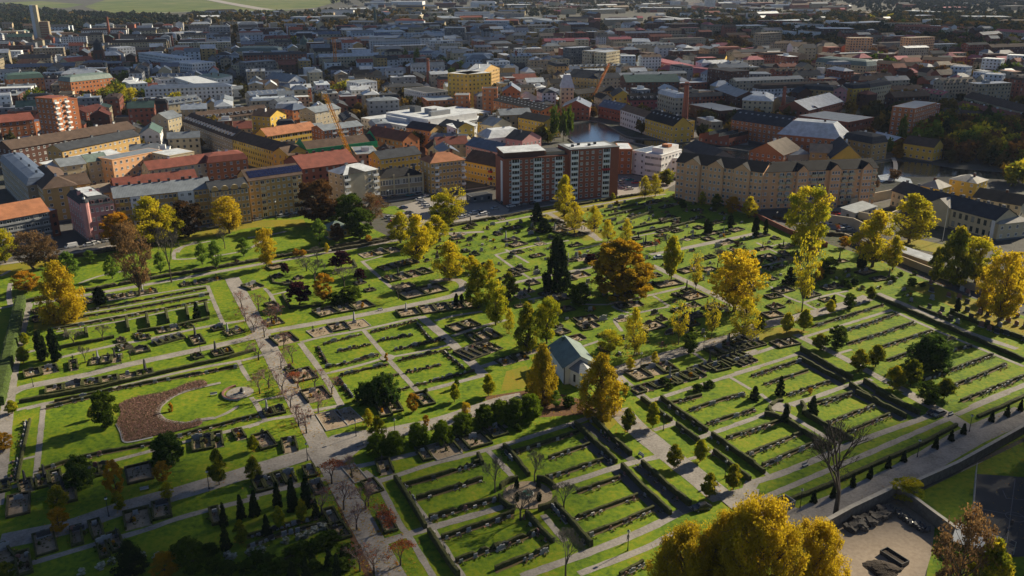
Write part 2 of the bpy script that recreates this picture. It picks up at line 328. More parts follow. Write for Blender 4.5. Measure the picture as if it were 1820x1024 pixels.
PT = '''P 3.6 50,540 34,600 19,681 6,790 -8,900
P 3.2 60,540 150,525 300,499 460,470 600,446 690,430 760,418 860,412
R1 4.0 60,960 130,925 300,890 500,850 700,800 1100,715 1472,632
R2 3.8 0,645 100,610 500,540 860,470 1120,415 1190,390 1230,350 1200,315 1130,310 1040,325
R1 2.0 150,1045 300,1008 700,915 1100,820 1380,770 1500,735
R1 1.6 1355,772 1385,830 1420,885
R1 1.8 1180,345 1230,470 1272,565
R1 1.5 610,432 900,388 1178,344
R1 1.5 480,502 800,448 1185,378
R1 1.5 300,585 700,512 1200,424
R1 1.2 320,608 700,545 940,494 1190,440
R1 2.2 140,725 200,714
R1 2.2 330,757 640,686 830,652 1090,595 1270,562 1450,535
P 5.2 412,494 440,547 527,712 601,852 693,1020 760,1140
R2 1.7 95,360 130,395 180,492
R2 1.5 135,398 240,375
R2 2.0 650,205 720,270 830,365
R2 1.5 650,210 770,175
R2 1.4 780,302 860,282 1040,245
R2 1.4 820,362 880,345
R2 2.4 300,672 430,850 535,1030
R2 2.0 300,668 420,638 660,595 990,520
R2 2.0 660,597 790,752 975,955
R2 1.6 425,850 600,808 740,768 790,745
R2 1.6 790,755 960,725 1155,680
R2 3.6 985,520 1160,670 1340,850
R2 2.4 960,955 1210,890 1350,852
R2 1.8 1065,545 1180,515 1335,492
R2 2.2 1165,632 1300,585 1472,540
R2 2.6 1335,805 1400,785 1490,765
R3 3.2 0,775 120,745 240,715
R6 2.0 340,100 420,85 510,68
P 5.6 0,963 120,937 222,902 316,877 443,839 545,808 590,797 661,776 725,763 790,748 885,716 930,706
R3 5.0 680,835 780,800 900,765 1080,715 1200,680 1400,628 1470,610
R4 5.0 20,590 120,568 220,545 420,500 600,450 720,410
R5 1.8 245,60 225,250 200,482
R5 2.0 0,545 200,488 360,458 520,408 860,318 1040,270 1454,168
R5 1.8 92,92 250,55 560,0
R5 1.3 10,398 110,372 205,350
R5 2.2 0,1000 200,945 560,838 800,770 1000,700 1220,640 1454,582
R6 2.2 0,582 150,545 300,510 470,470
R5 1.3 1130,152 1200,138 1280,105 1340,68
R6 1.8 20,20 50,60 100,150
R6 2.0 0,190 100,150 230,128 335,108
R6 1.6 45,40 150,20 260,0
R6 1.8 655,435 700,470 735,500 860,740 900,790 1050,1040
R6 2.3 540,425 760,378 1000,320 1240,245 1454,180
R6 2.2 725,495 880,445 1030,395 1250,340 1470,278
R7 2.2 0,305 280,215 440,165 560,120
R6 2.2 925,605 1030,750 1210,1040
R6 2.6 760,835 900,790 1045,748 1420,640 1465,628
R7 2.6 350,518 520,465 640,425 780,385 930,350
R6 1.8 1350,318 1410,380 1465,430
R7 1.8 0,362 60,425 115,485
R7 2.7 150,1028 480,908 700,825 900,738 1040,665 1180,622
R7 2.2 470,1012 840,870 980,800 1120,740
R7 1.9 270,680 330,755 395,830
R7 6.0 690,85 800,200 1010,370 1150,480 1285,592
R7 2.0 890,205 1015,165
R7 1.6 1090,368 1150,350
R7 2.0 1145,248 1280,200 1454,138
R7 1.8 815,20 1010,165 1180,300 1300,380 1445,495
R7 1.4 935,35 1070,130 1215,225 1454,405
R7 3.2 1370,592 1410,560 1445,495
R8 7.0 205,775 380,690 560,612 800,505 1000,400 1150,312 1320,220 1600,105
R8 4.0 0,645 60,620 95,600
R8 2.2 90,602 160,568 480,430 700,337 900,250 1150,142
R8 2.6 150,472 300,415 480,340 590,290 800,212 950,160 1080,110
R8 2.4 0,590 50,520 70,495 155,470
R8 1.6 0,348 60,390 160,472
R8 2.0 -40,172 60,140 180,88
R8 2.0 225,70 330,40 470,0
R8 2.0 225,95 330,160 550,292
R8 1.6 100,0 150,40 195,75
R8 4.0 920,-8 1040,60 1150,118 1290,205
R8 2.0 1200,118 1320,65 1490,-5
R4 3.0 300,622 460,700 600,770 800,880 960,960 1045,1015
R4 1.8 350,637 600,560 850,482
R4 1.8 860,490 1000,555 1200,642 1600,805
R4 3.0 765,388 950,465 1130,545 1300,618 1560,705
R4 2.0 -40,765 140,708 300,652
R4 1.9 -40,842 140,790 310,735
R4 2.2 280,1028 430,972 600,912 735,878
R4 1.5 545,730 620,708
R4 2.4 1300,1036 1450,970 1620,905
R3 1.6 0,170 120,140 260,110 420,88
R3 1.6 0,168 100,240 195,300
R3 2.8 90,332 270,295 440,262 570,235
R3 3.0 880,168 1050,138 1250,98 1490,45
R3 3.2 480,0 545,45 592,90
R3 3.4 890,228 1000,280 1100,325 1230,390 1350,450 1430,500
R3 2.0 650,450 760,425 890,397 1090,350
R3 1.5 900,402 990,462
R3 1.5 765,510 860,490 985,465
R3 1.6 665,460 700,480 760,500
R3 1.6 760,512 690,535 685,555 722,605
R3 1.7 430,440 530,452 650,452
R3 2.0 190,425 390,385
R3 1.5 500,690 590,660
R3 1.5 1122,722 1220,790
R3 2.0 770,932 1000,862 1180,802 1490,712
R3 2.0 880,1002 1100,930 1340,857 1500,808
R3 1.5 1330,862 1455,935
R3 3.2 680,835 720,880 780,930 880,1010
B6 2.6 560,972 800,925 1030,898
B7 2.6 0,778 380,705 640,662 1000,600 1200,575
B7 3.2 380,710 520,790 650,850 740,900
B7 3.0 1310,958 1560,905 1850,850
R3 1.6 60,140 190,215
B7 1.6 560,970 700,935 830,905
B7 1.6 840,905 1000,870 1160,840 1290,810
B5 1.8 1250,985 1300,940 1480,905
R1 1.8 450,332 560,292 700,262
R1 1.8 990,195 1110,190 1350,155 1472,110
R1 2.0 990,195 1000,140 1120,95
R2 2.2 0,72 110,60 220,35
R2 1.8 0,140 60,105 110,75
R1 2.0 0,290 60,258
R1 2.2 60,330 50,400 60,455
R1 2.2 0,475 100,452
R1 2.4 150,455 210,420 480,395
R2 1.8 20,230 0,236
R4 1.6 340,440 430,485
R4 1.6 350,440 470,402 600,375
R4 1.6 100,240 200,210 330,178
R4 1.6 80,100 180,150 300,190
R4 1.5 0,160 140,125 250,100
R4 1.6 160,350 230,400 330,440
R4 2.0 520,385 600,415
R8 0.9 1580,345 1400,370 1250,430 1150,520 1010,585 985,615 1000,660 1060,725'''
for ln in PT.split('\n'):
    t = ln.split(' ', 2); w_ = float(t[1]); path(t[0], w_*(.76 if w_ < 3 else .88 if w_ < 5 else 1.0), t[2])
# fillets where the avenues meet
for t in ['590,775 565,790 545,803 560,830 600,835 640,800 700,770 650,765 610,770', '1270,880 1300,905 1345,895 1350,870 1320,868', '1375,935 1420,905 1350,880 1330,900']:
    sheet('avenue_junction', P('P', t), 0.105, M_PATH)
# round places
def disc(name, x, y, rx, ry, z, m, n=28, wob=0.0):
    return sheet(name, [(x+rx*cos(2*pi*k/n)*(1+wob*sin(k*2.3)), y+ry*sin(2*pi*k/n)*(1+wob*cos(k*1.7))) for k in range(n)], z, m)
x, y = at(*q('R8', 205, 75)); disc('round_place', x, y, 2.6, 2.6, 0.11, M_PATH)
x, y = at(*q('R2', 795, 755)); disc('round_place', x, y, 2.2, 2.2, 0.11, M_PATH)
MONX, MONY = at(*q('R1', 1365, 955)); disc('monument_place', MONX, MONY, 3.6, 3.6, 0.10, M_PATH)
x, y = at(*q('R7', 640, 100)); disc('chapel_forecourt', x, y, 4, 3, 0.1, M_SAND)
# walks along the tall hedges, the hedge shade put into a dark surface
for R, w, t in [('R7', 2.2, '505,165 640,280 770,372'), ('R7', 2.2, '490,255 580,335 655,402'), ('R7', 2.6, '680,428 820,560 965,700'), ('R7', 2.4, '800,405 940,540 1085,668'),
                ('R4', 2.2, '310,722 460,810 600,893'), ('R4', 2.2, '300,765 440,840 560,912'), ('R4', 2.2, '665,895 900,1030'), ('R4', 2.2, '590,915 760,1020'),
                ('R8', 2.2, '735,0 860,60 980,130'), ('R8', 2.2, '620,0 760,70 905,150')]:
    path(R, w, t, M_ASPH, 'shade_toned_walk', base=0.03)
# streets round the cemetery, car parks, squares
for w, t in [(9, '-40,468 60,455 120,446 200,430 330,402 460,378 560,362 640,355 700,345'), (9, '640,372 700,352 760,340 870,325 900,330'), (8, '560,362 600,372 640,385'), (9, '700,400 780,392 880,378 960,362 1060,347 1180,330'),
             (9, '1180,330 1215,326 1255,338'), (14, '130,400 110,440 96,470'), (8, '110,440 60,330 0,262'), (9, '1330,412 1420,385 1500,368 1580,350'), (7, '1220,330 1290,365 1360,405 1420,430 1500,455 1560,470'),
             (6, '1500,450 1600,480 1700,515 1830,555'), (10, '1840,480 1760,440 1700,420'), (8, '870,325 860,300 848,280'), (8, '1100,330 1110,300 1150,290')]:
    path('P', w, t, M_ASPH if w != 7 else M_PATH, 'street', base=-0.055 + 0.004)
for w, t in [(2.4, '-40,476 60,462 120,452 200,437 330,409 460,385 560,370'), (2.2, '640,362 700,357 760,347 870,332'), (2.0, '700,406 780,398 880,384 960,368 1060,353 1180,336')]:
    o = path('P', w, t, M_PAVE, 'pavement', base=0.08)
M_LOT = mixmat('car_park_surface', [(0.3, (0.2, 0.185, 0.17)), (0.7, (0.28, 0.26, 0.24))], (0.1, 2.0), bump=0.1)
for nm, t in [('car_park', '690,372 760,352 800,348 870,352 905,372 900,384 790,398 710,400'), ('car_park', '1092,312 1180,308 1205,325 1180,338 1100,350'), ('car_park', '1462,372 1540,362 1600,392 1560,418 1468,405')]:
    sheet(nm, P('P', t), -0.02, M_LOT)
sheet('sandy_yard', P('R8', '440,782 860,590 1080,745 1060,900 1000,1100 420,1200'), 0.05, M_SAND)
sheet('rough_grass', P('R8', '860,596 980,560 1600,260 1700,330 1700,1300 1000,1300 1065,740'), 0.04, M_LAWN)
sheet('sports_court', P('R8', '1305,452 1600,472 1900,500 1900,900 1500,920 1478,882 1275,832'), 0.12, mat('court_asphalt', (0.035, 0.037, 0.042), 0.8, 0.15, 0.3))
M_LINE = mat('white_paint_line', (0.16, 0.16, 0.17), 0.7, 0.1)
for i, t in enumerate(['1290,640 1600,700', '1478,882 1530,480', '1460,545 1480,590 1600,600']):
    path('R8', 0.12, t, M_LINE, 'court_line', base=0.13, sm=False)
cx, cy = at(*q('R8', 1530, 695))
path('R8', 0.12, '', M_LINE, 'court_line', world=[(cx+1.8*cos(k*pi/8), cy+1.8*sin(k*pi/8)) for k in range(17)], base=0.135, sm=False)
sheet('forecourt_lawn', P('P', '1597,428 1630,425 1700,440 1680,452 1600,438'), 0.03, M_LITTER)
sheet('forecourt_lawn', P('P', '678,368 702,366 722,376 700,382 674,378'), 0.03, M_LAWN)
sheet('forecourt_lawn', P('P', '985,376 1110,352 1190,335 1180,345 1060,362 990,384'), -0.004, M_LITTER)
# airfield and far fields
sheet('airfield', P('P', '150,12 200,-4 330,-12 560,-14 640,-6 560,14 500,20 330,22 240,27 190,24'), 0.3, M_FIELD)
path('P', 45, '345,-6 400,5 450,14 475,18', M_PAVE, 'runway', base=0.9, sm=False)
path('P', 22, '180,26 260,24 400,20 560,16', M_PAVE, 'taxiway', base=0.9, sm=False)
sheet('far_field', P('P', '-20,6 70,2 150,8 120,14 40,14'), 0.3, M_FIELD)
# river
M_WATER = mat('river_water', (0.012, 0.018, 0.022), 0.07, 0.2, 0.4, spec=0.7, bump=0.12)
WT = ['1005,222 1050,216 1075,222 1100,236 1125,246 1195,250 1240,262 1330,270 1330,300 1290,292 1235,268 1200,275 1140,258 1100,252 1075,258 1035,262 1010,248',
      '1320,272 1420,300 1500,300 1590,286 1640,290 1700,300 1830,310 1900,318 1900,328 1800,320 1700,314 1600,314 1560,325 1480,322 1400,312 1330,296']
for i, t in enumerate(WT): sheet('river', P('P', t), -0.03+0.004*i, M_WATER)
M_FOAM = mat('white_water', (0.55, 0.6, 0.62), 0.6, 0.3, 0.4)
for t in ['1560,312 1580,309 1618,318 1622,326 1590,322 1565,320']: sheet('river_rapids', P('P', t), 0.02, M_FOAM)
M_QUAY = mat('quay_stone', (0.17, 0.165, 0.155), 0.85, 0.3, 0.5)
def wall_line(name, pts, w, h, m, label=None, cat=None, top=None, taper=0.0, z0=-0.05):
    n = len(pts); b = MB(); 
    c = np.mean(np.array(pts), 0)
    root = None
    A = []
    for i in range(n):
        a = pts[max(i-1, 0)]; e = pts[min(i+1, n-1)]; d = np.array([e[0]-a[0], e[1]-a[1]]); d /= np.linalg.norm(d)+1e-9
        A.append((pts[i][0]-c[0], pts[i][1]-c[1], -d[1], d[0]))
    for i in range(n-1):
        x0, y0, nx0, ny0 = A[i]; x1, y1, nx1, ny1 = A[i+1]; u = w/2
        a, bb, cc, dd = (x0+nx0*u, y0+ny0*u), (x1+nx1*u, y1+ny1*u), (x1-nx1*u, y1-ny1*u), (x0-nx0*u, y0-ny0*u)
        b.face([(*a, z0), (*bb, z0), (*bb, h), (*a, h)][::-1], m); b.face([(*dd, z0), (*cc, z0), (*cc, h), (*dd, h)], m)
        b.face([(*a, h), (*bb, h), (*cc, h), (*dd, h)][::-1], top or m)
        if i == 0: b.face([(*a, z0), (*a, h), (*dd, h), (*dd, z0)][::-1], m)
        if i == n-2: b.face([(*bb, z0), (*cc, z0), (*cc, h), (*bb, h)][::-1], m)
    o = b.obj(name, loc=(c[0], c[1], 0))
    if label: tag(o, label, cat)
    return o
for t, l in [('1005,222 1050,216 1075,222 1100,236 1125,246 1195,250', 'low stone quay wall below the riverside mills'), ('1010,248 1035,262 1075,258 1100,252 1140,258 1200,275', 'low stone quay wall on the near river bank'),
          ('1240,262 1330,270 1420,300 1500,300 1590,282', 'dark stone quay wall below the white roofed mill')]:
    wall_line('quay_wall', smooth(P('P', t)), 0.6, 0.7, M_QUAY, l, 'quay wall')

for t in ['1185,232 1300,238 1330,246 1330,258 1240,254 1190,246']: sheet('quay_square', P('P', t), 0.03, M_PAVE)
# ------------------------------------------------------------------ trees: prototypes (10 m high, 8 m wide), then individuals
def prof(kind, t):
    if kind == 'round': return sqrt(max(0, 1-((t-0.5)/0.52)**2))
    if kind == 'oval': return (sin(pi*min(1, t**0.75)))**0.75 * (1-0.25*t) if t < 1 else 0
    if kind == 'cone': return (1-t)**0.8*0.95+0.05
    if kind == 'column': return min(1, (t*6)**.5)*min(1, ((1-t)*3)**.6)
    if kind == 'dome': return sqrt(max(0, 1-(t*0.98)**2.4))
    if kind == 'birch': return (sin(pi*min(1, (0.12+0.88*t)**0.9)))**0.7*(1-.3*t)
    if kind == 'sparse': return 0.35+0.65*sin(pi*t)
    return 1
def prism_segs(SEG, n=4):
    """SEG rows p0 p1 r0 r1 -> quads (m,4,3)"""
    SEG = np.array(SEG); p0, p1, r0, r1 = SEG[:, 0:3], SEG[:, 3:6], SEG[:, 6:7], SEG[:, 7:8]
    d = p1-p0; d /= np.linalg.norm(d, axis=1)[:, None]+1e-9
    h = np.where(np.abs(d[:, 2:3]) < .9, [[0, 0, 1.]], [[1., 0, 0]]); a = np.cross(d, h); a /= np.linalg.norm(a, axis=1)[:, None]; c = np.cross(d, a)
    F = []
    for k in range(n):
        t0, t1 = 2*pi*k/n, 2*pi*(k+1)/n
        e0 = cos(t0)*a+sin(t0)*c; e1 = cos(t1)*a+sin(t1)*c
        F.append(np.stack([p0+r0*e0, p0+r0*e1, p1+r1*e1, p1+r1*e0], 1))
    return np.concatenate(F)
def make_tree(key, kind, n_clump, n_leaf, size, t0, m_leaf, csize=0.16, droop=0.0, seed=1, shell=0.55, trunk_r=0.22, m_bark=None, core=0, sparse_low=0.0, limbs=16):
    rng = np.random.default_rng(seed); H, Rw = 10.0, 4.0
    C = []; 
    for i in range(n_clump):
        s = (i+rng.random())/n_clump; t = s if kind != 'cone' else s**1.4
        R = prof(kind, t)*Rw; a = rng.random()*2*pi; u = shell+(1-shell)*rng.random(); u = u if rng.random() < .8 else rng.random()*.6
        R *= 0.82+0.3*rng.random()
        C.append((R*u*cos(a), R*u*sin(a), H*(t0+(0.97-t0)*t)))
    C = np.array(C); k = n_leaf//n_clump; 
    cs = (csize*Rw*(0.65+0.7*rng.random(n_clump)))
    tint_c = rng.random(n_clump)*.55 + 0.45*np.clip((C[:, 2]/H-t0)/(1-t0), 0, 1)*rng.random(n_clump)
    D = rng.normal(size=(n_clump, k, 3)); D /= np.linalg.norm(D, axis=2)[:, :, None]; D *= (rng.random((n_clump, k, 1))**.45)
    D[:, :, 2] *= 0.62
    if droop: D[:, :, 2] -= droop*rng.random((n_clump, k))**1.5*1.6; D[:, :, :2] *= (1-0.35*np.clip(-D[:, :, 2:3], 0, 1))
    Pp = C[:, None, :]+D*cs[:, None, None]
    Pp = Pp.reshape(-1, 3); T = np.repeat(tint_c, k)+rng.normal(size=n_clump*k)*.08
    keep = Pp[:, 2] > H*(t0*0.35); Pp = Pp[keep]; T = T[keep]
    if sparse_low:
        kk = rng.random(len(Pp)) > sparse_low*np.clip(Pp[:, 2]/H, 0, 1)**1.5*1.15; Pp = Pp[kk]; T = T[kk]
    V = leaf_tris(Pp, size, 0.0, rng)
    crown = tri_mesh('crown', V, m_leaf, np.clip(T, 0, 1))
    segs = []; top = H*(0.9 if kind in ('cone', 'column', 'oval') else 0.72); pz = [0, H*.12, top*.45, top*.75, top]; rr = [trunk_r*1.35, trunk_r, trunk_r*.7, trunk_r*.42, trunk_r*.12]
    wob = rng.normal(size=(5, 2))*0.18; wob[0] = 0
    for i in range(4): segs.append((wob[i][0], wob[i][1], pz[i], wob[i+1][0], wob[i+1][1], pz[i+1], rr[i], rr[i+1]))
    for i in rng.permutation(n_clump)[:limbs]:
        c = C[i]; zb = min(top*.9, max(H*t0*.7, c[2]-hypot(c[0], c[1])*.9)); f = zb/top; b = np.array([np.interp(zb, pz, wob[:, 0]), np.interp(zb, pz, wob[:, 1]), zb]); r = trunk_r*(1-f)*.55+.03
        mid = (b+c)/2+rng.normal(size=3)*.25+np.array([0, 0, -.1]); segs.append((*b, *mid, r, r*.6)); segs.append((*mid, *c, r*.6, r*.2))
        for j in range(3): e = c+rng.normal(size=3)*cs[i]*.7; segs.append((*c, *e, r*.25, .01))
    tk = tri_mesh('trunk', prism_segs(segs, 5), m_bark or M_BARK, None, 4)
    PROTO.setdefault(key, []).append((crown, tk))
def make_bare(key, seed, m_twig, spread=0.55, depth=6, trunk_r=.26, up=.25, leaves=0, m_leaf=None, trunk_h=2.2, fork=3, minr=.022):
    rng = np.random.default_rng(seed); segs = []; big = []; tips = []
    def grow(p, d, L, r, k):
        e = p+d*L; (big if k >= depth-1 else segs).append((*p, *e, r, r*.72))
        if k == 0: tips.append(e); return
        nb = fork if k > 1 else fork+1
        for i in range(nb):
            a = rng.normal(size=3); a -= d*a.dot(d); a /= np.linalg.norm(a); s = spread*(0.7+.7*rng.random()); s = s if i else s*.35
            nd = d+a*s; nd[2] += up*.3; nd /= np.linalg.norm(nd); grow(e, nd, L*(0.66+.2*rng.random()), r*(.72 if i == 0 else .52), k-1)
    grow(np.array([0, 0, 0.]), np.array([0.02, 0, 1.]), trunk_h, trunk_r, depth)
    A = np.array(segs+big); mx = A[:, 5].max(); rw = np.percentile(np.hypot(A[:, 3], A[:, 4]), 98)
    sc = np.array([4/rw, 4/rw, 10/mx])
    def fit(x):
        x = np.array(x); x[:, 0:3] *= sc; x[:, 3:6] *= sc; x[:, 6:] = np.maximum(x[:, 6:], minr); return x
    tw = fit(segs); V = prism_segs(tw, 3)
    crown = tri_mesh('crown', V, m_twig, rng.random(len(V)), 4)
    tk = tri_mesh('trunk', prism_segs(fit(big), 5), M_BARK, None, 4)
    PROTO.setdefault(key, []).append((crown, tk))
    if leaves:
        Tp = np.array(tips)*sc; C = Tp[rng.integers(0, len(Tp), leaves)]+rng.normal(size=(leaves, 3))*.25
        C = C[C[:, 2] < 10*rng.random(len(C))**.5+1.0]
        PROTO[key][-1] += (tri_mesh('leaves', leaf_tris(C, .24, 0, rng), m_leaf, rng.random(len(C))),)
PROTO = {}
L_Y = leafmat('yellow_leaves', (0.32, 0.30, 0.015), (0.54, 0.44, 0.018), (0.66, 0.49, 0.02), .5)
L_YG = leafmat('yellow_green_leaves', (0.19, 0.23, 0.014), (0.39, 0.37, 0.018), (0.58, 0.45, 0.02), .48)
L_O = leafmat('orange_leaves', (0.30, 0.18, 0.016), (0.46, 0.25, 0.016), (0.58, 0.30, 0.018), .44)
L_BR = leafmat('brown_leaves', (0.14, 0.09, 0.045), (0.22, 0.13, 0.055), (0.32, 0.18, 0.06), .35)
L_DB = leafmat('dark_brown_leaves', (0.045, 0.030, 0.016), (0.09, 0.05, 0.02), (0.2, 0.09, 0.02), .3)
L_G = leafmat('green_leaves', (0.04, 0.07, 0.01), (0.07, 0.11, 0.012), (0.12, 0.16, 0.015), .35)
L_LG = leafmat('light_green_leaves', (0.10, 0.17, 0.025), (0.15, 0.24, 0.03), (0.22, 0.29, 0.03), .42)
L_D = leafmat('conifer_needles', (0.016, 0.03, 0.012), (0.025, 0.042, 0.014), (0.05, 0.07, 0.015), .12)
L_GD = leafmat('golden_birch_leaves', (0.32, 0.24, 0.016), (0.50, 0.36, 0.018), (0.60, 0.42, 0.02), .48)
L_PU = leafmat('purple_leaves', (0.03, 0.012, 0.016), (0.055, 0.018, 0.025), (0.08, 0.028, 0.03), .25)
L_RD = leafmat('red_leaves', (0.24, 0.05, 0.02), (0.36, 0.09, 0.03), (0.45, 0.17, 0.05), .4)
L_GT = leafmat('green_gold_leaves', (0.075, 0.105, 0.012), (0.20, 0.21, 0.014), (0.50, 0.38, 0.018), .42)
M_TWR = mat('pinkish_twigs', (0.20, 0.13, 0.115), 0.9, .3, 2.0)
M_TWG = mat('grey_twigs', (0.13, 0.115, 0.095), 0.9, .3, 2.0)
M_TWD = mat('dark_twigs', (0.045, 0.038, 0.032), 0.9, .3, 2.0)
def spec(key, seeds, **k):
    for s in seeds: make_tree(key, seed=s, **k)
spec('Y', (1, 2, 3), kind='oval', n_clump=74, n_leaf=6200, size=.25, t0=.14, m_leaf=L_Y, csize=.27, limbs=70)
spec('YG', (4, 5), kind='round', n_clump=66, n_leaf=7200, size=.27, t0=.12, m_leaf=L_YG, csize=.28, limbs=50)
spec('GY', (6, 7), kind='oval', n_clump=80, n_leaf=8000, size=.27, t0=.08, m_leaf=L_GT, csize=.24)
spec('O', (8, 9), kind='round', n_clump=80, n_leaf=7500, size=.28, t0=.12, m_leaf=L_O, csize=.22)
spec('OB', (10,), kind='dome', n_clump=230, n_leaf=26000, size=.21, t0=.10, m_leaf=leafmat('rust_leaves', (0.15, 0.12, 0.014), (0.40, 0.255, 0.016), (0.58, 0.34, 0.018), .42), csize=.16, trunk_r=.36, limbs=40)
spec('BR', (11, 12), kind='round', n_clump=110, n_leaf=5200, size=.2, t0=.18, m_leaf=L_BR, csize=.22, limbs=50)
spec('DB', (13,), kind='round', n_clump=90, n_leaf=7000, size=.36, t0=.1, m_leaf=L_DB, csize=.25)
spec('G', (14, 15), kind='round', n_clump=85, n_leaf=6500, size=.36, t0=.08, m_leaf=L_G, csize=.26)
spec('LG', (16,), kind='oval', n_clump=70, n_leaf=3800, size=.34, t0=.15, m_leaf=L_LG, csize=.24)
spec('D', (17, 18), kind='cone', n_clump=150, n_leaf=9000, size=.32, t0=.07, m_leaf=L_D, csize=.2, droop=.35)
spec('K', (19,), kind='cone', n_clump=100, n_leaf=5500, size=.5, t0=0.0, m_leaf=L_D, csize=.26, shell=.7)
spec('C', (20,), kind='column', n_clump=110, n_leaf=7000, size=.5, t0=0.0, m_leaf=L_D, csize=.3, shell=.6)
spec('PO', (21,), kind='column', n_clump=110, n_leaf=7000, size=.4, t0=0.05, m_leaf=leafmat('poplar_leaves', (0.035, 0.06, 0.01), (0.06, 0.09, 0.012), (0.12, 0.13, 0.014), .35), csize=.28)
spec('B', (22, 23, 24), kind='birch', n_clump=80, n_leaf=3300, size=.23, t0=.2, m_leaf=L_Y, csize=.27, droop=.5, limbs=75, trunk_r=.16)
spec('BG', (25, 26), kind='birch', n_clump=120, n_leaf=15000, size=.2, t0=.07, m_leaf=L_GD, csize=.22, droop=.9, limbs=70, trunk_r=.2)
spec('BB', (27, 28, 60), kind='round', n_clump=260, n_leaf=70000, size=.105, t0=.06, m_leaf=L_GD, csize=.18, droop=.9, limbs=170, trunk_r=.2)
spec('H', (29, 30), kind='sparse', n_clump=85, n_leaf=3400, size=.23, t0=.22, m_leaf=L_Y, csize=.22, limbs=70, trunk_r=.15, sparse_low=.95)
spec('HO', (31,), kind='round', n_clump=90, n_leaf=9500, size=.22, t0=.16, m_leaf=leafmat('amber_leaves', (0.36, 0.25, 0.016), (0.56, 0.42, 0.018), (0.66, 0.46, 0.02), .5), csize=.24, limbs=80, trunk_r=.22, sparse_low=.35)
spec('L', (32, 33), kind='oval', n_clump=80, n_leaf=6500, size=.40, t0=.17, m_leaf=L_GT, csize=.3, trunk_r=.2)
spec('LY', (34, 35), kind='oval', n_clump=80, n_leaf=6000, size=.40, t0=.17, m_leaf=L_YG, csize=.28, trunk_r=.2)
spec('W', (36, 37), kind='dome', n_clump=130, n_leaf=11000, size=.32, t0=.15, m_leaf=leafmat('weeping_elm_leaves', (0.09, 0.14, 0.012), (0.18, 0.25, 0.018), (0.30, 0.36, 0.022), .45), csize=.24, droop=.9)
spec('WD', (38,), kind='dome', n_clump=120, n_leaf=8500, size=.36, t0=.12, m_leaf=leafmat('dark_weeping_leaves', (0.03, 0.065, 0.014), (0.055, 0.10, 0.018), (0.10, 0.15, 0.02), .35), csize=.22, droop=1.0)
spec('PU', (39,), kind='dome', n_clump=70, n_leaf=4200, size=.45, t0=.3, m_leaf=L_PU, csize=.26)
make_bare('N', 41, M_TWG, depth=6, spread=.6, up=.5); make_bare('N', 42, M_TWG, depth=6, spread=.75, up=.4)
make_bare('NB', 46, M_TWD, depth=6, spread=.62, up=.55, trunk_h=2.2, trunk_r=.30, minr=.012)
make_bare('R', 43, M_TWR, depth=5, spread=.85, up=.25, leaves=160, m_leaf=L_RD, trunk_h=1.6, fork=3); make_bare('R', 44, M_TWR, depth=5, spread=.8, up=.3, leaves=160, m_leaf=leafmat('pink_leaves', (.26, .12, .08), (.3, .15, .1), (.34, .2, .14)), trunk_h=1.6)
make_bare('RR', 45, M_TWR, depth=5, spread=.85, up=.25, leaves=1300, m_leaf=L_RD, trunk_h=1.6)
LOOK = {'Y':('tall bright yellow maple','maple_tree'), 'YG':('yellow green round tree','round_tree'), 'GY':('dark green tree turning gold','leafy_tree'), 'O':('orange autumn tree','round_tree'), 'OB':('broad rust orange oak','oak_tree'),
        'BR':('brown thinning tree','round_tree'), 'DB':('dark copper brown beech','beech_tree'), 'G':('full green tree','leafy_tree'), 'LG':('pale fresh green tree','leafy_tree'), 'D':('dark spreading conifer','conifer'),
        'K':('small dark cone thuja','thuja'), 'C':('dark columnar cypress','cypress'), 'PO':('tall green poplar','poplar'), 'B':('airy yellow birch','birch_tree'), 'BG':('golden weeping birch','birch_tree'), 'BB':('big golden birch close to the camera','birch_tree'),
        'H':('tall half bare tree with low yellow leaves','thin_tree'), 'HO':('half bare orange tree','thin_tree'), 'L':('clipped young lime turning gold','lime_tree'), 'LY':('small yellow lime','lime_tree'), 'W':('round weeping elm','weeping_elm'),
        'WD':('dark green weeping elm','weeping_elm'), 'PU':('purple leaved small tree','small_tree'), 'N':('bare grey tree','bare_tree'), 'NB':('large bare dark tree','bare_tree'), 'R':('leafless pinkish cherry','cherry_tree'), 'RR':('cherry with red leaves','cherry_tree')}
TREES = []
def tree(key, X, Y, h, w, where, group=None, desc=None, cat='tree'):
    V = PROTO[key]; v = V[RNG.randrange(len(V))]; d, nm = LOOK[key]
    r = empty(nm, (X, Y, 0), RNG.random()*6.28)
    s = (w/8.0, w/8.0, h/10.0)
    for me, n in zip(v, ('crown', 'trunk', 'leaves')): link(n, me, r, scale=s)
    later(r, desc or d, where, cat, group); TREES.append((X, Y, w, key)); return r
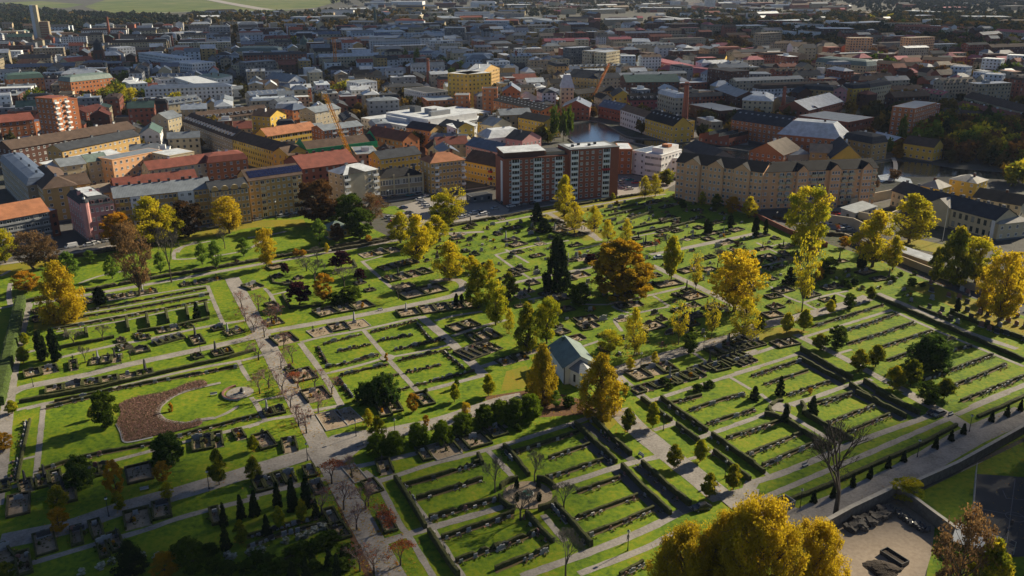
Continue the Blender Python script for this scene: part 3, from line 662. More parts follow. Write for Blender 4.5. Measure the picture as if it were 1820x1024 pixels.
TL = [
('in the park at the far left', 'trees of the park', '10,468,408,42,YG 60,478,412,66,BR 48,519,482,46,O 125,500,448,44,LG 248,526,400,60,BR 305,502,400,46,N 212,440,380,56,O 228,452,395,48,BR 272,438,350,78,Y 303,430,365,50,Y 335,420,357,56,DB 408,415,350,58,HO 200,495,455,30,LG 360,470,433,28,LG 434,455,423,28,LG 286,485,448,24,LG 400,442,403,26,N 475,476,405,38,HO 90,476,420,40,BR 385,480,428,26,LG 160,468,445,26,LG'),
('beside the green roofed park pavilion', 'trees round the pavilion', '566,398,320,70,DB 590,395,362,40,G 625,402,345,50,G 660,400,345,58,BR 640,424,372,48,G 568,436,390,32,LG 655,430,418,13,O 668,385,350,26,RR 610,380,352,30,G 600,430,398,24,DB'),
('on the left side of the cemetery', 'trees in the left cemetery', '114,572,462,80,BG 178,541,512,20,C 76,640,588,18,C 100,641,584,18,C 351,567,538,15,K 132,615,586,36,N 183,606,577,32,N 45,612,592,20,LY 42,645,617,24,LY 8,800,770,34,O 22,735,712,22,LY 190,760,697,44,G 299,820,771,56,WD 143,860,811,52,WD 208,882,820,34,O 212,906,875,26,GY 298,887,857,26,Y 290,856,822,30,O 107,945,905,36,O 105,903,863,40,GY 390,862,800,32,L 390,800,825,20,L 451,802,775,22,LY 452,853,812,32,GY 578,536,487,36,O 532,542,503,42,PU 608,480,447,34,PU 565,468,438,32,N 612,512,472,44,N 560,500,462,46,N 545,482,455,36,N 640,500,478,20,PU 600,540,520,34,G 624,536,510,38,G 708,532,505,30,N 581,450,432,11,Y 527,456,442,12,O 538,455,444,14,O 508,490,468,14,PU 232,640,612,24,N 152,645,615,26,N 163,745,725,14,LY'),
('in the shaded lower left corner', 'trees in the lower left corner', '235,1018,962,62,D 340,1018,960,54,G 295,1030,985,48,O 454,914,872,18,K 494,900,856,17,K 521,906,850,22,K 546,900,845,22,K 452,916,880,18,K 429,922,880,17,K 399,936,893,17,D 402,976,930,22,D 429,965,925,28,GY 497,940,901,24,LY 538,930,888,20,L 562,920,886,17,D 475,952,914,20,D 585,1010,975,18,K 556,1005,978,15,K 610,1000,970,14,K 600,1030,985,16,K 12,1030,1000,34,GY 545,1035,990,22,D 520,1030,998,24,D'),
('in the yellow row by the round bed', 'yellow trees in the middle', '712,432,378,48,Y 742,468,383,58,Y 775,428,383,50,Y 799,498,430,64,Y 806,402,324,58,H 790,404,345,50,YG 838,484,455,32,Y 762,440,395,40,Y'),
('in the middle of the cemetery', 'trees in the middle', '850,548,470,50,GY 881,578,498,46,YG 870,502,462,32,Y 904,532,484,34,GY 811,543,522,8,C 821,541,523,8,C 937,627,540,50,GY 972,610,530,44,YG 905,592,548,24,B 990,516,418,58,D 1028,543,504,38,G 1103,524,427,108,OB 954,393,360,26,D 968,413,388,32,D 1193,497,420,36,LY 1236,520,440,28,H 1305,553,446,96,HO 1275,478,440,36,N 1126,633,545,48,B 1084,626,588,42,YG 1206,612,528,38,H 1264,602,524,34,H 1322,607,528,58,B 1226,628,592,25,G 1120,657,636,22,Y 1164,648,625,17,Y 1112,710,680,24,LG 1425,554,398,54,H 1403,506,474,26,D 1470,487,458,32,G 1455,500,475,16,O 1533,478,450,10,C 1526,476,454,9,C 1342,420,385,12,C 1360,418,390,8,C 1255,415,392,10,C 1262,415,394,8,C 1298,405,382,11,C 1185,440,415,24,N 1400,480,455,22,N 1445,455,440,14,O 910,520,500,20,N 1050,470,452,22,PU 1345,540,520,18,H 1212,440,423,16,N 1515,545,535,10,G 1165,447,422,13,RR 1480,545,525,12,K'),
('in the far row by the upper path', 'yellow trees in the far rows', '1003,388,312,40,Y 1021,412,358,42,B 1056,412,365,34,B 1080,430,390,30,B 1112,438,388,28,B 1146,354,312,26,B 1164,350,308,28,B 1185,328,302,26,GY 1331,388,350,30,Y 1247,365,340,16,Y 1273,372,345,24,GY 1300,380,350,26,O 1320,470,440,22,N 1290,350,335,14,GY 1089,355,343,10,LY 1213,370,355,14,G'),
('at the right edge of the cemetery', 'trees at the right edge', '1432,448,335,78,YG 1550,474,376,82,Y 1615,432,346,86,Y 1586,480,420,38,Y 1692,508,404,66,GY 1732,504,424,62,YG 1774,578,448,74,HO 1745,560,470,36,HO 1800,520,448,40,HO 1500,440,420,20,O 1440,430,395,40,Y 1690,350,400,8,G 1660,500,440,30,GY 1487,415,398,14,RR'),
('in the right lawns', 'trees in the right lawns', '1475,558,533,19,LY 1509,549,522,21,G 1546,534,510,18,L 1398,592,556,25,LY 1429,588,550,29,LY 1350,590,562,19,L 1457,622,594,30,L 1487,618,580,33,G 1526,660,622,33,L 1556,652,614,32,L 1589,692,652,35,L 1618,686,640,35,L 1648,718,680,38,G 1678,708,674,36,L 1651,652,597,72,WD 1386,702,668,19,D 1341,710,686,21,D 1443,738,703,21,D 1396,750,718,19,D 1700,556,530,9,C 1440,700,690,9,O'),
('on the broad walk by the chapel', 'young limes on the chapel walk', '1116,768,727,27,L 1160,760,716,27,LY 1198,832,791,29,L 1245,820,782,28,LY 1260,884,842,31,L 1303,870,826,31,L'),
('beside the white chapel', 'trees beside the chapel', '964,714,610,58,BG 1066,738,628,88,BG 988,724,694,23,LG 942,745,700,44,W 940,700,680,16,GY'),
('in the row along the middle street', 'weeping elms along the street', '672,806,770,38,W 703,804,768,40,W 744,790,752,40,W 786,785,748,38,W 824,770,733,40,W 861,757,720,40,W 890,750,710,38,W 916,752,708,40,W'),
('above the main street', 'small trees above the street', '672,782,740,32,GY 651,716,680,42,WD 684,716,664,52,WD 808,714,682,20,LY 735,732,700,23,O 868,704,666,27,LY 655,757,727,24,Y 757,760,738,13,O 828,740,715,18,HO 812,690,674,10,G 757,700,690,8,G'),
('at the bottom right', 'trees at the bottom right', '1610,890,852,50,YG'),
('beside the round fountain garden', 'bare trees round the fountain', '1005,1030,935,64,N 950,858,800,48,N 880,875,815,50,N 1002,908,858,56,N 925,925,868,64,N 940,905,868,40,N'),
]
for where, grp, t in TL:
    for it in t.split():
        x, y, yt, w, k = it.split(','); x, y, yt, w = map(float, (x, y, yt, w))
        if yt >= y: continue
        X, Y = at(x, y); h = height_at(X, Y, yt); tree(k, X, Y, max(h, .8), w/pxm(X, Y)*1.02, where, grp)
# the big trees whose feet are below the frame
for x, y, yt, w, k, d in [(1330, 1140, 884, 170, 'BB', 'big golden birch nearest the camera'), (1215, 1120, 938, 140, 'BB', 'lower golden birch left of the biggest one'), (1430, 1110, 922, 115, 'BB', 'golden birch right of the biggest one'), (1280, 1110, 912, 110, 'BB', 'golden birch between the two largest ones'),
                       (1690, 1100, 905, 100, 'BR', 'thinning brown tree by the sports court'), (1484, 920, 742, 138, 'NB', 'large bare dark tree by the road'), (1740, 1110, 960, 90, 'GY', 'dark tree at the bottom right corner')]:  # brown foliage by the court also carries that tree's shade
    X, Y = at(x, y); r = tree(k, X, Y, height_at(X, Y, yt), w/pxm(X, Y), '', None, d)
    REGI.pop(); r['label'] = d; r['category'] = 'tree'
for k, (x, y, h) in enumerate([(118, 150, 17), (124, 160, 19), (131, 171, 18), (138, 181, 20), (127, 178, 17), (146, 190, 18), (114, 140, 16), (137, 165, 19), (152, 203, 17)]):
    tree('GY' if k % 2 else 'YG', x, y, h, h*.75, 'beyond the sports court', 'trees beyond the sports court')
# cherries along the avenue
av = [(1, '430,548 437,572 460,552 452,590 470,600 483,575 492,573 460,640 505,620 500,655 520,645 478,690 462,700 502,700 530,690 517,725'), (2, '531,757 566,735 590,700 560,690 545,770'), (3, '626,850 611,906 655,900 680,945 634,942 650,905 665,1020 712,1005 640,1015 590,860 572,915')]
for kk, t in av:
    for i, it in enumerate(t.split()):
        x, y = map(float, it.split(',')); X, Y = at(x, y); hh = 5.2+RNG.random()*1.4
        tree('RR' if it in ('680,945', '530,690', '712,1005', '590,860') else 'R', X, Y, hh, hh*1.15, ('', 'along the upper avenue', 'where the avenue crosses the street', 'along the lower avenue')[kk], 'cherry trees of the avenue')
# cone thujas along the road on the right
for i, it in enumerate('1399,808,790 1446,893,870 1480,885,862 1515,865,842 1546,850,827 1578,832,810 1606,820,800 1662,797,773 1690,783,764 1712,771,752 1762,749,730 1789,740,719 1813,730,710'.split()[1:]):
    x, y, yt = map(float, it.split(',')); X, Y = at(x, y); tree('K', X, Y, height_at(X, Y, yt)*.95, 1.5, 'along the road at the right', 'thujas along the road')
# shrubs
def bush(name, key, X, Y, w, h, desc, where, grp, cat='shrub'):
    v = PROTO[key][0][0]; o = link(name, v, loc=(X, Y, -h*.08), rz=RNG.random()*6, scale=(w/8, w/8, h/9)); later(o, desc, where, cat, grp); return o
L_WH = leafmat('white_flower_heads', (0.10, 0.13, 0.03), (0.35, 0.36, 0.28), (0.6, 0.6, 0.52), .2)
spec('SH', (50, 51), kind='dome', n_clump=26, n_leaf=900, size=1.0, t0=0.0, m_leaf=L_WH, csize=.35)
spec('SG', (52, 53), kind='dome', n_clump=26, n_leaf=900, size=1.0, t0=0.0, m_leaf=L_G, csize=.36)
spec('SO', (54,), kind='dome', n_clump=26, n_leaf=900, size=1.0, t0=0.0, m_leaf=L_O, csize=.36)
spec('SB', (55,), kind='dome', n_clump=26, n_leaf=800, size=.9, t0=0.0, m_leaf=leafmat('wilted_leaves', (0.06, 0.05, 0.03), (0.11, 0.085, 0.05), (0.16, 0.11, 0.06)), csize=.36)
for it in '146,1020 180,1010 200,1000 222,985 254,990 280,992 320,985 328,992 406,990 413,994 445,985 466,980 508,965 532,958 548,953 560,945 575,940'.split():
    x, y = map(float, it.split(',')); X, Y = at(x, y); bush('hydrangea_bush', 'SH', X, Y, 1.5+RNG.random()*.6, 1.1, 'white flowering hydrangea bush', 'in the shaded lower left', 'hydrangea bushes')
for it in '310,992 330,985 350,992 372,985 520,990 538,985 560,980 575,972 590,965 440,1015 455,1000 478,1008 500,1012 530,1010 560,1015 592,1012 402,1016 620,985 610,1010 380,1010 470,1020'.split():
    x, y = map(float, it.split(',')); X, Y = at(x, y); bush('evergreen_bush', 'SG', X, Y, 2.6+RNG.random()*1.4, 1.8+RNG.random(), 'dark evergreen bush', 'in the thicket at the bottom left', 'evergreen bushes of the thicket')
for i, it in enumerate('1262,688,SG 1240,696,SG 1252,690,SG 1190,690,SG 1180,683,SG 998,440,SG 1085,452,SB 1065,458,SB 1120,452,SB 1335,460,SB 1010,720,SG 920,765,SG 1310,437,SB 1385,440,SB 1445,440,SO 1330,480,SB 1305,455,SB 480,472,SO 590,470,SB 420,470,SB 385,445,SB 375,440,SB 640,380,SG 648,388,SG 730,392,SG 700,398,SG 1508,512,SG 1500,508,SG 1520,505,SG 1300,470,SB 1585,500,SG 1620,506,SG 1600,490,SG 1640,510,SG 1625,488,SG'.split()):
    x, y, k = it.split(','); X, Y = at(float(x), float(y)); s = 2.0+RNG.random()*1.6
    bush('shrub', k, X, Y, s, s*.7, {'SG':'dark green rounded shrub', 'SB':'wilted brownish shrub', 'SO':'orange shrub'}[k], ('in the left half' if float(x) < 800 else 'in the right half')+' of the grounds', 'scattered shrubs')
X, Y = at(687, 641); bush('red_shrub', 'SO', X, Y, 1.2, 2.2, 'slim red orange shrub', 'where the four lawns meet', None)
M_SOILB = mixmat('planted_soil', [(0.35, (0.05, 0.045, 0.02)), (0.5, (0.13, 0.09, 0.05)), (0.62, (0.08, 0.11, 0.015)), (0.7, (0.25, 0.14, 0.06))], (1.2, 3.0), bump=1.0)
# ------------------------------------------------------------------ hedges
HN = [0]
def hedge(R, txt, w, h, where, m=None, desc='low dark clipped hedge', rough=.06, name='hedge', world=None, lab=True):
    p = world or P(R, txt); m = m or M_HEDGE
    if name == 'hedge' and m is M_HEDGE: w *= .78; h *= .82; rough *= 1.5
    out = []
    for a, b in zip(p, p[1:]):
        L = hypot(b[0]-a[0], b[1]-a[1]); n = max(1, int(L/0.9))
        for i in range(n): out.append((a[0]+(b[0]-a[0])*i/n, a[1]+(b[1]-a[1])*i/n))
    out.append(p[-1]); c = ((p[0][0]+p[-1][0])/2, (p[0][1]+p[-1][1])/2)
    V = []; F = []
    ph = RNG.random()*6
    for i, (x, y) in enumerate(out):
        a = out[max(0, i-1)]; b = out[min(len(out)-1, i+1)]; dx, dy = b[0]-a[0], b[1]-a[1]; l = hypot(dx, dy)+1e-9; nx, ny = -dy/l, dx/l
        j = lambda s: (RNG.random()-.5)*2*s
        hh = h*(1+j(rough)+.07*sin(i*.55+ph)+.05*sin(i*1.7+ph)); 
        if rough > .08 and RNG.random() < .05: hh *= .35

        for u, z in ((-.5, -.05), (-.5, hh*.9), (-.3, hh), (.3, hh*(1+j(rough*.6))), (.5, hh*.9), (.5, -.05)):
            uu = w*u*(1+j(.12)); V.append((x+nx*uu-c[0], y+ny*uu-c[1], z))
    for i in range(len(out)-1):
        for k in range(5): F.append((i*6+k, (i+1)*6+k, (i+1)*6+k+1, i*6+k+1))
    F.append(tuple(range(6))); F.append(tuple((len(out)-1)*6+5-k for k in range(6)))
    me = bpy.data.meshes.new(name); me.from_pydata(V, [], F); me.materials.append(m); me.update()
    o = link(name, me, loc=(c[0], c[1], 0))
    if lab: later(o, desc, where, 'hedge', 'hedges '+where)
    return o
SM = []
def gs(kind, m, m2=None):
    b = MB()
    if kind == 'slab':
        b.box(-.45, .45, -.09, .09, .15, .95, m); b.box(-.55, .55, -.2, .2, 0, .15, m2 or M_STONE)
    if kind == 'arch':
        n = 8; pts = [(-.4, .15)]+[(-.4*cos(pi*k/n), .75+.28*sin(pi*k/n)) for k in range(n+1)]+[(.4, .15)]
        b.face([(x, -.09, z) for x, z in pts][::-1], m); b.face([(x, .09, z) for x, z in pts], m)
        for (x0, z0), (x1, z1) in zip(pts, pts[1:]): b.face([(x0, -.09, z0), (x1, -.09, z1), (x1, .09, z1), (x0, .09, z0)][::-1], m)
        b.box(-.5, .5, -.2, .2, 0, .15, m2 or M_STONE)
    if kind == 'low':
        b.box(-.35, .35, -.12, .12, .0, .5, m); b.box(-.42, .42, -.2, .2, 0, .1, m)
    if kind == 'wide':
        b.box(-.85, .85, -.1, .1, .2, .95, m); b.box(-.95, .95, -.22, .22, 0, .2, m2 or M_STONE); b.box(-.3, .3, -.1, .1, .95, 1.12, m)
    if kind == 'obelisk':
        b.box(-.4, .4, -.4, .4, 0, .4, m); b.box(-.3, .3, -.3, .3, .4, .8, m)
        b.cyl(0, 0, .8, 2.6, .3, .18, 4, m); b.cyl(0, 0, 2.6, 2.85, .18, .01, 4, m)
    if kind == 'cross':
        b.box(-.35, .35, -.25, .25, 0, .45, m); b.box(-.09, .09, -.08, .08, .45, 1.7, m); b.box(-.36, .36, -.07, .07, 1.2, 1.38, m)
    return b.mesh('gravestone')
GS = [(gs('slab', M_DSTONE), 'black slab'), (gs('arch', M_STONE), 'grey arched'), (gs('slab', M_STONE), 'grey slab'), (gs('low', M_LSTONE), 'small pale'), (gs('wide', M_DSTONE), 'wide black'), (gs('arch', M_RSTONE), 'red granite'), (gs('low', M_STONE), 'low grey'), (gs('wide', M_STONE), 'wide grey')]
GBIG = [(gs('obelisk', M_STONE), 'grey obelisk'), (gs('cross', M_DSTONE), 'black cross'), (gs('wide', M_DSTONE), 'wide black'), (gs('arch', M_STONE), 'grey arched'), (gs('obelisk', M_DSTONE), 'dark obelisk'), (gs('wide', M_STONE), 'wide grey')]
STONES = []   # (dist, x, y, rz, scale, type index, where)
def stones_along(pts, where, off, gap=(1.1, 2.6), skip=.25, sc=1.0):
    for a, b in zip(pts, pts[1:]):
        L = hypot(b[0]-a[0], b[1]-a[1]); ux, uy = (b[0]-a[0])/L, (b[1]-a[1])/L; t = .8
        an = atan2(uy, ux)
        while t < L-.5:
            if RNG.random() > skip:
                x = a[0]+ux*t+uy*off; y = a[1]+uy*t-ux*off
                STONES.append((hypot(x, y), x, y, an, sc*(.75+.45*RNG.random()), RNG.choice([0, 0, 1, 2, 2, 3, 4, 5, 6, 6, 7]), where))
            t += gap[0]+RNG.random()*(gap[1]-gap[0])
def rows(R, txt, where, h=.85, w=.75, stones=True, m=None, desc='low dark clipped hedge', rough=.07, off=.8, **k):
    for i, s in enumerate(txt.split(';')):
        p = P(R, s); wh = 'in row %d %s' % (i+1, where) if False else where
        hedge(R, s, w, h, wh, m, desc, rough)
        if stones: path(None, .95, '', M_SOILB, 'planting_strip', world=[(x_, y_-off*.75) for x_, y_ in p], base=.015, sm=False); stones_along(p, ORD[i % 20]+' row '+where, off, **k)
rows('R6', '870,520 1100,455 1310,382;950,592 1320,480;1020,700 1400,590', 'left of the fountain garden', 1.2)
rows('R6', '1090,810 1454,692;1170,942 1454,842', 'below the fountain garden path', 1.2)
rows('R7', '0,875 240,772;0,990 300,868;0,712 105,668', 'just below the fountain garden', 1.2)
rows('R7', '100,332 280,275 470,212;300,362 530,283;285,472 440,425 605,370', 'right of the fountain garden', .9)
rows('R7', '460,552 700,470;430,708 800,572;510,798 700,725 890,642', 'in the lower lawn by the fountain', .9)
rows('R7', '990,50 1160,10;1090,92 1280,30 1400,0;1190,168 1454,88;1300,250 1454,200;1420,338 1460,322', 'in the lawn right of the chapel walk', .8)
rows('R8', '0,225 100,190 210,150;20,342 340,215;110,402 260,335 430,265', 'in the lawn left of the round place', .8)
rows('R8', '370,62 600,0;470,165 740,65;590,215 830,113', 'in the lawn right of the round place', .8)
rows('R4', '390,580 620,510 800,455;580,600 720,560 870,505;590,680 780,620 970,555;790,695 1080,600;820,772 970,720;1020,882 1200,820 1410,740;1190,917 1350,855 1500,790;1240,1002 1420,930 1600,858;1150,722 1290,690;1140,660 1190,640', 'in the wide lawns at the right', .9)
rows('R4', '50,860 190,812 320,772;120,907 370,828;250,968 490,890;450,1020 620,952', 'in the lawn below the right street', .8)
rows('R1', '500,486 800,432 1170,362;430,530 800,470 1190,395;320,592 700,525 1180,428', 'of the upper left lawn', .8, gap=(1.6, 4.0))
rows('R1', '310,1006 700,925 1000,870 1350,805', 'above the flower bed', .9, gap=(1.5, 4))
rows('R5', '220,432 480,352 850,282 1100,212 1454,120', 'below the flower bed', .9, gap=(1.5, 3.5))
rows('R5', '260,82 400,45 560,10;170,150 130,330 100,490', 'at the left of the long lawn', .9, gap=(1.5, 3.5))
rows('R6', '0,860 150,800 290,760 450,720;0,800 200,740 400,690', 'in the shaded lower left', .6, gap=(1.0, 2.2))
rows('R6', '120,975 300,900 480,840', 'in the thicket at the lower left', .7, stones=False)
rows('R7', '700,1020 830,950', 'at the bottom by the golden birches', 1.0)
M_BED = mat('flower_bed_plants', (0.055, 0.05, 0.025), .95, .6, 1.5, bump=1.0)
rows('R2', '430,680 650,622;510,722 700,680;400,692 460,800;445,812 600,780 745,738;700,612 960,545;740,662 940,628;965,560 1050,662;830,715 1050,665 1120,650;520,860 660,825 800,795;515,868 600,980;790,868 860,852;850,942 920,925;855,775 1160,705;900,842 1100,797;1120,720 1230,820;950,915 1130,870 1290,830', 'in the four lawns', .45, .7, m=M_BED, desc='low planted strip with graves', rough=.5, gap=(.9, 1.6), skip=.1, off=.1)
TALL = [('R7', '50,297 120,375 190,466', 1.5, 'beside the fountain lawn'), ('R7', '450,177 560,280 680,392', 1.7, 'beside the shaded walk'), ('R7', '550,147 650,250 762,350', 1.7, 'beside the shaded walk'), ('R7', '712,417 850,560 985,682', 1.8, 'beside the shaded walk'), ('R7', '825,397 960,520 1095,632', 1.8, 'beside the shaded walk'),
        ('R7', '340,632 440,745 540,860', 1.8, 'beside the fountain lawn'), ('R7', '175,682 250,765 325,840', 1.6, 'beside the fountain lawn'), ('R7', '932,32 1060,125 1190,215', 1.6, 'right of the chapel walk'), ('R7', '1020,177 1142,272', 1.5, 'right of the chapel walk'), ('R7', '822,32 905,95 990,155', 1.4, 'right of the chapel walk'),
        ('R7', '1218,237 1454,405', 1.6, 'right of the chapel walk'), ('R7', '1230,332 1430,490', 1.5, 'right of the chapel walk'), ('R8', '0,357 120,450', 1.5, 'at the near lawn corner'), ('R8', '250,162 380,245 490,320', 1.7, 'below the round place'), ('R8', '350,122 480,195 612,270', 1.7, 'below the round place'),
        ('R8', '635,0 780,70 915,138', 1.7, 'by the right walk'), ('R8', '750,0 870,60 990,118', 1.8, 'by the right walk'), ('R4', '330,712 470,800 622,882', 1.8, 'by the right walk'), ('R4', '320,762 450,835 582,902', 1.6, 'by the right walk'), ('R4', '690,897 900,1028', 1.8, 'by the right walk'), ('R4', '610,917 780,1026', 1.7, 'by the right walk'),
        ('R4', '755,412 900,475 1130,575 1400,690 1600,775', 1.5, 'along the far right path'), ('R4', '1180,505 1300,550 1450,605 1600,655', 1.6, 'along the far right path'), ('R4', '1000,470 1180,545', 1.0, 'along the far right path'),
        ('R6', '830,480 920,620 1000,758', 1.6, 'beside the lower avenue'), ('R6', '1020,780 1100,910 1185,1030', 1.7, 'beside the lower avenue'), ('R8', '240,612 480,520 800,375 1000,290 1200,182', 1.1, 'along the road at the right'), ('R8', '1320,135 1450,80 1600,8', 1.0, 'along the road at the right'),
        ('R1', '110,1012 560,932 980,832 1300,760 1455,715', 1.3, 'above the curved flower bed'), ('R1', '345,702 650,642', 1.2, 'beside the cypresses'), ('R1', '780,612 1000,580 1190,535', 1.2, 'in the upper left lawn'), ('R8', '160,68 190,45 225,40', .8, 'at the round place'), ('R8', '245,60 262,85 255,110', .8, 'at the round place'), ('R8', '150,75 155,100 175,120', .8, 'at the round place'), ('R8', '185,128 215,130 240,122', .8, 'at the round place'), ('R8', '120,120 180,130 240,160', 1.4, 'at the round place'),('R8', '330,55 350,90 340,118', 1.4, 'at the round place'),
        ('R2', '500,258 620,240 600,200', .6, 'round the old graves'), ('R2', '200,400 245,480 420,460', .9, 'round the purple tree'), ('R2', '130,290 150,330 260,345', .7, 'round the old graves'), ('R6', '1295,345 1320,400', 1.4, 'left of the fountain garden')]
for R, t, h, wh in TALL:
    hedge(R, t, 1.1, h, wh, None, 'tall dark clipped hedge' if h > 1.3 else 'low clipped hedge', .03)
    if R in ('R7', 'R6') and h > 1.45: stones_along(P(R, t), 'beside the tall hedge '+('right' if R == 'R7' else 'left')+' of the fountain', -.95 if R == 'R6' else .95, gap=(1.8, 4.5))
for t in ['720,542 732,607', '835,520 847,585', '945,498 958,560', '1060,475 1072,538', '1168,455 1186,515', '375,612 385,650', '490,600 495,640']:
    hedge('R1', t, 1.2, 2.0, 'in the upper left lawn', None, 'short tall hedge screen', .04)
for R, t in [('B7', '800,730 1050,672'), ('B7', '855,788 1110,702'), ('B7', '960,820 1160,778'), ('B7', '1000,856 1220,812'), ('B7', '1240,812 1400,772'), ('B7', '1170,782 1300,750'), ('B7', '770,700 990,652'), ('B7', '760,770 850,750'), ('B7', '650,690 760,665')]:
    hedge(R, t, 1.2, 1.3, 'in the far lawn by the brick slab', M_HEDGE, 'straight clipped hedge row', .04)
hedge('R1', '122,442 105,520 88,600 68,690 45,790 20,900 -10,1030', 3.2, 2.6, 'at the left boundary', M_HEDGE2, 'long tall green boundary hedge', .05)
for R, t, wh in [('P', '60,463 150,455 230,440 300,428', 'along the left street'), ('R1', '150,437 300,415 430,400', 'beside the upper path'), ('R1', '420,392 700,340 900,302 1150,262 1472,205', 'beside the upper path'), ('R2', '0,215 300,165 450,145', 'beside the upper path'), ('R2', '480,148 620,128 800,90', 'beside the upper path'),
                 ('B7', '0,752 250,700 600,650 900,598 1180,555', 'along the far street'), ('B6', '1410,808 1600,770 1820,735', 'along the far street'), ('B6', '560,960 800,915 1010,890', 'behind the park pavilion'), ('B8', '200,680 330,720', 'by the car park'), ('B8', '500,790 700,800', 'by the car park')]:
    hedge(R, t, 1.4, 1.2, wh, M_BED, 'brownish boundary hedge', .12)
# ring hedge and fountain garden
fx, fy = at(938, 880); RR_ = 6.4
for i, (a0, a1) in enumerate([(20, 70), (110, 160), (195, 245), (290, 340)]):
    hedge(None, '', .9, 1.7, 'round the fountain', None, 'curved hedge segment', .03, world=[(fx+RR_*cos(radians(a0+(a1-a0)*k/7)), fy+RR_*sin(radians(a0+(a1-a0)*k/7))) for k in range(8)])
disc('round_gravel_place', fx, fy, 5.4, 5.4, .1, M_GRAV)
b = MB(); b.cyl(0, 0, 0, .5, 1.35, 1.35, 20, M_LSTONE); b.cyl(0, 0, .5, .52, 1.15, 1.15, 20, mat('verdigris_water', (0.05, 0.2, 0.15), .2, .2)); b.cyl(0, 0, .5, 1.2, .12, .1, 8, M_LSTONE); b.cyl(0, 0, 1.2, 1.35, .35, .35, 12, M_LSTONE)
tag(b.obj('fountain', loc=(fx, fy, .1)), 'small round fountain with green water inside the ring hedge', 'fountain')
for i, (a, r) in enumerate([(45, 3.4), (135, 3.4), (225, 3.4), (315, 3.4)]):
    tree('C', fx+r*cos(radians(a)), fy+r*sin(radians(a)), 2.3, 1.1, 'round the small fountain', 'cypresses round the fountain')
# ------------------------------------------------------------------ grave plots
HS = []; ND = (cos(radians(30)), sin(radians(30)))
M_KERB = mat('grave_kerb_stone', (0.3, 0.28, 0.25), .8, .2, 1.0)
def plot(cx, cy, ang, w, d, where, border, big=True, bed=None, nst=None):
    """cx,cy centre; w along ang; d across"""
    r = empty('grave_plot', (cx, cy, 0), ang)
    b = MB(); b.box(-w/2+.1, w/2-.1, -d/2+.1, d/2-.1, -.04, .07, bed or M_GRAV); b.obj('gravel_bed', r)
    t, h, m, nm = {'hedge':(.42, .75, M_HEDGE, 'hedge_border'), 'low':(.35, .45, M_HEDGE, 'hedge_border'), 'kerb':(.2, .22, M_KERB, 'stone_kerb'), 'brown':(.45, .6, M_BED, 'hedge_border')}[border]
    b = MB(); j = lambda: h*(.92+.16*RNG.random())
    b.box(-w/2, w/2, d/2-t, d/2, -.04, j(), m); b.box(-w/2, -w/2+t, -d/2+t, d/2-t, -.04, j(), m); b.box(w/2-t, w/2, -d/2+t, d/2-t, -.04, j(), m)
    if RNG.random() < .75: b.box(-w/2, w/2, -d/2, -d/2+t, -.04, j()*.8, m)
    b.obj(nm, r)
    nst = nst if nst is not None else RNG.choice([1, 1, 2])
    for k in range(nst):
        lx = (k-(nst-1)/2)*w*.42+(RNG.random()-.5)*.5; ly = d*.30-RNG.random()*.3
        x = cx+lx*cos(ang)-ly*sin(ang); y = cy+lx*sin(ang)+ly*cos(ang); big_ = RNG.random() < .28
        s = 1.0+.5*RNG.random(); L = GBIG if big_ else GS; me, ds = L[RNG.randrange(len(L))]
        HS.append((hypot(x, y), x, y, ang, s, me, ds, where))
    if RNG.random() < .6:
        for k in range(RNG.choice([1, 2])):
            lx, ly = (RNG.random()-.5)*w*.5, -(RNG.random())*d*.25; s = .7+RNG.random()*.5
            x = cx+lx*cos(ang)-ly*sin(ang); y = cy+lx*sin(ang)+ly*cos(ang)
            o = link('grave_shrub', PROTO[RNG.choice(['SG', 'SB', 'SG', 'SO'])][0][0], loc=(x, y, .04), scale=(s/8, s/8, s/9)); later(o, 'small grave shrub', 'on a plot '+where, 'shrub', 'shrubs on graves '+where)
    later(r, {'hedge':'hedged gravel grave plot', 'low':'low hedged grave plot', 'kerb':'stone kerbed grave plot', 'brown':'brown edged grave plot'}[border], where, 'grave plot', 'grave plots '+where)
def plots(R, txt, where, border='hedge'):
    for s in txt.split(';'):
        a, b_, d, n = s.split(' '); A = at(*q(R, *map(float, a.split(',')))); B = at(*q(R, *map(float, b_.split(',')))); d = float(d); n = int(n)
        L = hypot(B[0]-A[0], B[1]-A[1]); an = atan2(B[1]-A[1], B[0]-A[0]); w = L/n
        for i in range(n):
            t = (i+.5)/n; cx = A[0]+(B[0]-A[0])*t-sin(an)*d/2; cy = A[1]+(B[1]-A[1])*t+cos(an)*d/2
            plot(cx, cy, an, w-.06, d, where, border if RNG.random() < .8 else RNG.choice(['low', 'kerb', 'brown']))
plots('R1', '255,968 880,855 4.6 6;140,878 340,835 5.5 2;395,835 450,825 7.5 1;505,802 690,780 5.5 3;790,662 860,650 3.5 1;895,690 1060,645 4.5 4;1100,690 1175,675 8 1;1215,610 1280,595 3.5 1;1300,637 1400,612 5.5 2;1220,755 1335,730 5 2;1108,770 1165,755 4 1;690,720 760,700 4.5 1;770,740 860,720 4.5 1', 'in the middle of the left half')
plots('R1', '610,430 900,385 4.8 5;1035,355 1092,345 4.5 1;1110,345 1270,310 3.5 4;485,455 600,432 5.5 2;190,560 290,540 4.5 2;195,510 260,495 4.5 1;770,650 820,640 4 1;900,622 1030,598 4 2;1070,590 1110,580 4 1;670,675 720,665 3.5 1', 'in the upper left lawn', 'low')
